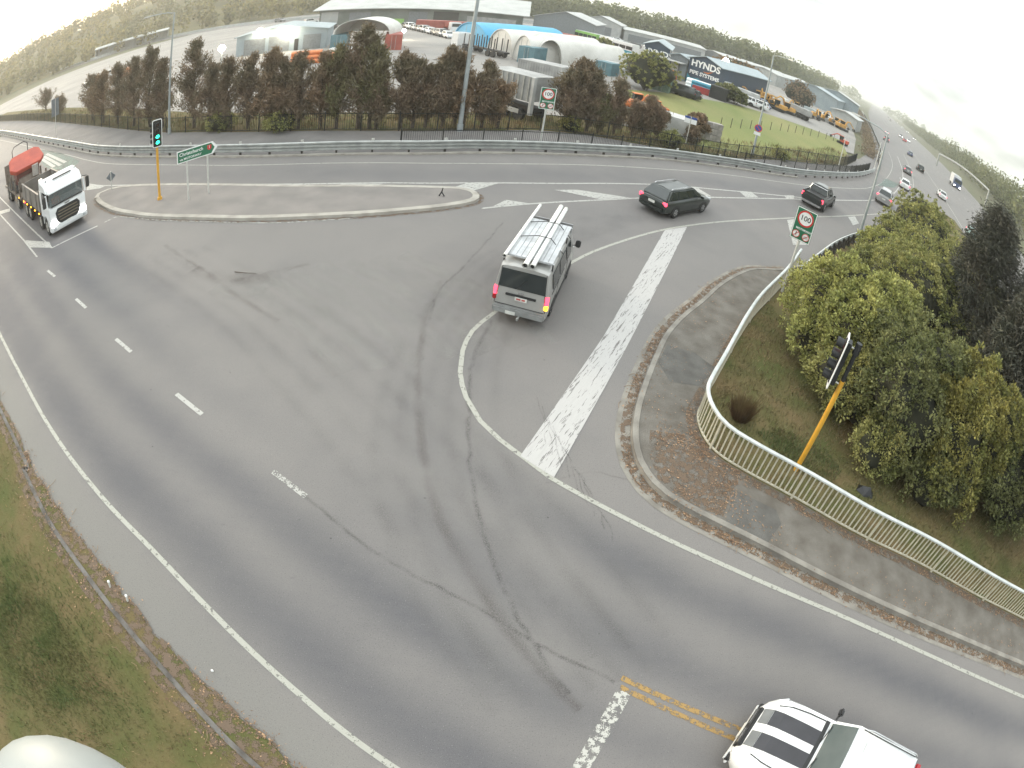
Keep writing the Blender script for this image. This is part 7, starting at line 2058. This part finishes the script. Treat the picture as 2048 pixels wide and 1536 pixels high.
blades('grass', [tuple(p) for p in offset(RAILING, 0.15)] + [(23, 6), (14, 12), (9.6, 20), (11.5, 24)], 30000, 0.12, 0.011, M_BLADE, 0.10, 'rough grass on the slope behind the railing', 'grass', 0.9)
blades('grass', [(6.94,12.32),(7.89,12.68),(8.56,12.42),(9.42,12.02),(9.73,11.12),(9.17,10.62),(8.43,10.60),(8.00,10.99),(7.30,11.67)], 2600, 0.11, 0.012, M_BLADEG, 0.10, 'small bright green grass patch at the foot of the signal', 'grass', 0.9)
tp = (6.50,12.83)
k = 900
a = RNG.uniform(0, 6.283, k)
r0 = RNG.random(k) * 0.26
V = np.empty((k, 3, 3))
H = RNG.uniform(0.35, 0.8, k)
o2 = RNG.random(k) * 0.42
V[:, 0] = np.stack([r0 * np.cos(a) - 0.014, r0 * np.sin(a), np.zeros(k)], 1)
V[:, 1] = np.stack([r0 * np.cos(a) + 0.014, r0 * np.sin(a), np.zeros(k)], 1)
V[:, 2] = np.stack([(r0 + o2) * np.cos(a), (r0 + o2) * np.sin(a), H], 1)
V += np.array([tp[0], tp[1], 0.1])
quads('tussock', V.reshape(-1, 3), 3, leafmat('tussock_blades', (0.10, 0.062, 0.035), (0.15, 0.11, 0.05), 1.5), label='dark brown grass tussock just inside the railing corner', cat='grass tussock')

M_LEAF = mat('dead_leaves', (0.30, 0.19, 0.11), 0.85, rgb2=(0.15, 0.085, 0.05), scale=9, island=0.5, lo=0.4, hi=0.6)
def litter(path, n, spread, z, label, size=(0.02, 0.075), off=0.0):
    P = np.array(path)
    N_ = normals2(P)
    i = RNG.integers(0, len(P) - 1, n)
    u = RNG.random(n)[:, None]
    Q = P[i] * (1 - u) + P[i + 1] * u + N_[i] * (off + RNG.normal(size=n) * spread)[:, None]
    # drifts: thin out by a slow wave along the run
    keep = RNG.random(n) < 0.5 + 0.5 * np.sin(i * 0.55) * np.sin(i * 0.21 + 1)
    Q = Q[keep]; n = len(Q)
    C_ = np.concatenate([Q, (z + RNG.random(n) * 0.03)[:, None]], 1)
    A = RNG.normal(size=(n, 3)) * np.array([1, 1, 0.15])
    ln = RNG.uniform(*size, n)
    V = leaf_quads(C_, A, ln, ln * 0.55).reshape(-1, 4, 3)
    flat = C_[:, None, 2] + (V[:, :, 2] - C_[:, None, 2]) * 0.25
    V[:, :, 2] = np.maximum(flat, z + 0.002)
    return quads('leaf_litter', V.reshape(-1, 3), 4, M_LEAF, label=label, cat='leaf litter', kind='stuff')
litter(KERB_R[6:], 9000, 0.10, 0.016, 'dead leaves drifted along the right hand gutter', off=-0.17)
litter(offset(KERB_R[8:], 0.5), 2600, 0.3, 0.14, 'scattered dead leaves on the corner footpath')
litter(RAILING[20:], 7000, 0.16, 0.142, 'dead leaves banked against the foot of the railing', off=-0.16)
litter(VERGE_EDGE, 9000, 0.10, 0.04, 'dead leaves along the edge of the left verge', off=0.0)
litter(offset(EDGING, -0.30), 7000, 0.22, 0.06, 'dead leaves on the grass side of the buried edging', off=0.0)
litter(ISLE, 1500, 0.05, 0.01, 'dead leaves along the island kerb', (0.02, 0.06), -0.12)
ar = [(3.77,11.51),(5.01,11.39),(5.86,10.27),(5.26,9.03),(4.16,9.75)]
litter(resample(ar, 0.3), 3500, 0.35, 0.138, 'orange brown leaf drift on the footpath corner')
tw = MB()
for path_, n_, z_, o_ in ((KERB_R[25:], 60, 0.03, -0.2), (RAILING[25:], 40, 0.15, -0.25), (VERGE_EDGE, 50, 0.05, 0.1), (offset(EDGING, -0.5), 40, 0.08, 0.0)):
    P = np.array(path_); N_ = normals2(P)
    for k in range(n_):
        i = RNG.integers(0, len(P))
        c = P[i] + N_[i] * (o_ + RNG.normal() * 0.1)
        a = RNG.uniform(0, 6.283); l_ = RNG.uniform(0.08, 0.32)
        tw.path([(c[0], c[1], z_), (c[0] + l_ * 0.5 * math.cos(a), c[1] + l_ * 0.5 * math.sin(a), z_ + 0.02), (c[0] + l_ * math.cos(a + .3), c[1] + l_ * math.sin(a + .3), z_)], 0.006, 4)
ob('twigs', tw, mat('twig_wood', (0.26, 0.18, 0.11), 0.9), label='loose twigs lying in the gutter and on the verges', cat='twigs', kind='stuff')
sk = [(-10.26,16.43),(-9.80,16.40),(-9.36,16.48)]
ob('fallen_stick', MB().path([(sk[0][0], sk[0][1], 0.03), (sk[1][0], sk[1][1], 0.05), (sk[2][0], sk[2][1], 0.03)], [0.018, 0.014, 0.006], 6), M_BARK, label='dark fallen stick lying on the road in front of the island', cat='stick')
sk = (-4.43,24.96)
t = thing('debris_piece', 'small dark twisted scrap standing on the island tip', 'debris', (sk[0], sk[1], 0.125))
ob('scrap', MB().path([(-0.1, 0, 0.02), (0.0, 0.05, 0.22), (0.04, 0.02, 0.42)], [0.03, 0.035, 0.02], 6).path([(0.0, 0.05, 0.2), (0.14, 0.0, 0.02)], 0.03, 6), M_TRIM, t)

# ---- hills, woods and far tree lines
def hillz(X, Y):
    az = np.degrees(np.arctan2(X, Y)); d = np.hypot(X, Y)
    prof = np.interp(az, [-88, -72, -58, -52, -46, -40, -32, -24, -16], [4, 9, 13, 18, 22, 26, 28, 22, 2])
    s = np.clip((d - 250) / 150, 0, 1); s = s * s * (3 - 2 * s)
    return prof * s
A_, D_ = np.meshgrid(np.radians(np.linspace(-90, -14, 70)), np.linspace(235, 760, 30))
HX, HY = D_ * np.sin(A_), D_ * np.cos(A_)
HZ_ = hillz(HX, HY) - 0.3
v = np.stack([HX, HY, HZ_], -1).reshape(-1, 3)
nxx = A_.shape[1]
f = [(i * nxx + j, i * nxx + j + 1, (i + 1) * nxx + j + 1, (i + 1) * nxx + j) for i in range(A_.shape[0] - 1) for j in range(nxx - 1)]
ob('hillside', MB().add(v, f), mat('hill_ground', (0.15, 0.125, 0.05), 0.95, rgb2=(0.09, 0.085, 0.036), scale=0.05), kind='structure', smooth=80)

def wood(name, P, hts, n_per, leaf, m, label, zf=None, spread=5.0, cat='trees'):
    """A far wood: crowns of loose leaf clumps, uneven in height, read as one mass."""
    Cs = []
    for p, h in zip(P, hts):
        z0 = zf(np.array([p[0]]), np.array([p[1]]))[0] if zf else 0.0
        r = h * RNG.uniform(0.26, 0.42)
        u = unit(n_per)
        s = RNG.uniform(0.55, 1.0, n_per)[:, None]
        c = u * s * np.array([r, r, h * 0.47]) + np.array([p[0], p[1], z0 + h * 0.5])
        Cs.append(c)
    C_ = np.concatenate(Cs)
    A = unit(len(C_)) + np.array([0, 0, 0.4])
    ln = leaf * RNG.uniform(0.6, 1.4, len(C_))
    return quads(name, leaf_quads(C_, A, ln, ln * 0.62), 4, m, label=label, cat=cat, kind='stuff')
n_ = 1500
az = np.radians(RNG.uniform(-84, -18, n_)); dd = 250 + 330 * RNG.random(n_) ** 1.1
P = np.stack([dd * np.sin(az), dd * np.cos(az)], 1)
wood('wooded_hill', P, RNG.uniform(6, 12, n_), 62, 1.7, M_HILLT, 'wooded hill along the top left under the bright sky', hillz)
n_ = 760
az = np.radians(RNG.uniform(-16, 25.5, n_)); dd = 258 + 70 * RNG.random(n_)
dd = np.where(np.degrees(az) > 20, dd + 40 + 30 * (np.degrees(az) - 20), dd)
P = np.stack([dd * np.sin(az), dd * np.cos(az)], 1)
hts = RNG.uniform(11, 17, n_)
wood('far_wood', P, hts, 80, 1.5, M_FAR, 'long green belt of tall trees behind the yard')
n_ = 620
s_ = RNG.random(n_) ** 1.6 * 900
off_ = RNG.uniform(6, 34, n_)
P = np.array([78, 40])[None] + s_[:, None] * mw_dir[None] + np.array([0.870, -0.492])[None] * off_[:, None]
hts = RNG.uniform(7, 13, n_) * np.where(s_ < 300, 1.25, 1.0)
wood('motorway_wood', P, hts, 110, 1.15, M_FAR, 'green tree belt along the far side of the motorway')
n_ = 160
P = np.stack([RNG.uniform(300, 900, n_), RNG.uniform(900, 1700, n_)], 1)
P = P[np.abs((P[:, 0] - 260) * 0.870 - (P[:, 1] - 465) * 0.492) > 30]
wood('horizon_trees', P, RNG.uniform(14, 26, len(P)), 60, 4.0, M_FAR, 'misty trees where the motorway meets the sky')
n_ = 160
P = np.stack([RNG.uniform(-75, -2, n_), RNG.uniform(-75, -30, n_)], 1)

# ---- far road below the hill
fr_ = spline([(-330, 150), (-240, 160), (-185, 168), (-165, 190), (-120, 190), (-90, 185), (-60, 195), (20, 222)], 6)
ob('far_road', ribbon(fr_, 9.0, 0.03), M_PATH, kind='structure')
t = thing('concrete_barrier', 'long low pale barrier wall below the wooded hill', 'wall', (0, 0, 0))
ob('panel', bandmesh(offset(fr_, 6.5), [(-0.2, 0.0), (-0.1, 1.0), (0.1, 1.0), (0.2, 0.0)]), M_CLADL, t)

# ---- morning haze
hz = ob('haze', MB().box((0, 0, 29), (9100, 9100, 62)), None, kind='stuff')
mh = bpy.data.materials.new('haze_air')
mh.use_nodes = True
mh.node_tree.nodes.clear()
ho = mh.node_tree.nodes.new('ShaderNodeOutputMaterial')
hv = mh.node_tree.nodes.new('ShaderNodeVolumePrincipled')
hv.inputs['Color'].default_value = (0.95, 0.95, 0.91, 1)
hv.inputs['Density'].default_value = 0.0006
hv.inputs['Anisotropy'].default_value = 0.5
mh.node_tree.links.new(hv.outputs[0], ho.inputs['Volume'])
hz.data.materials.append(mh)
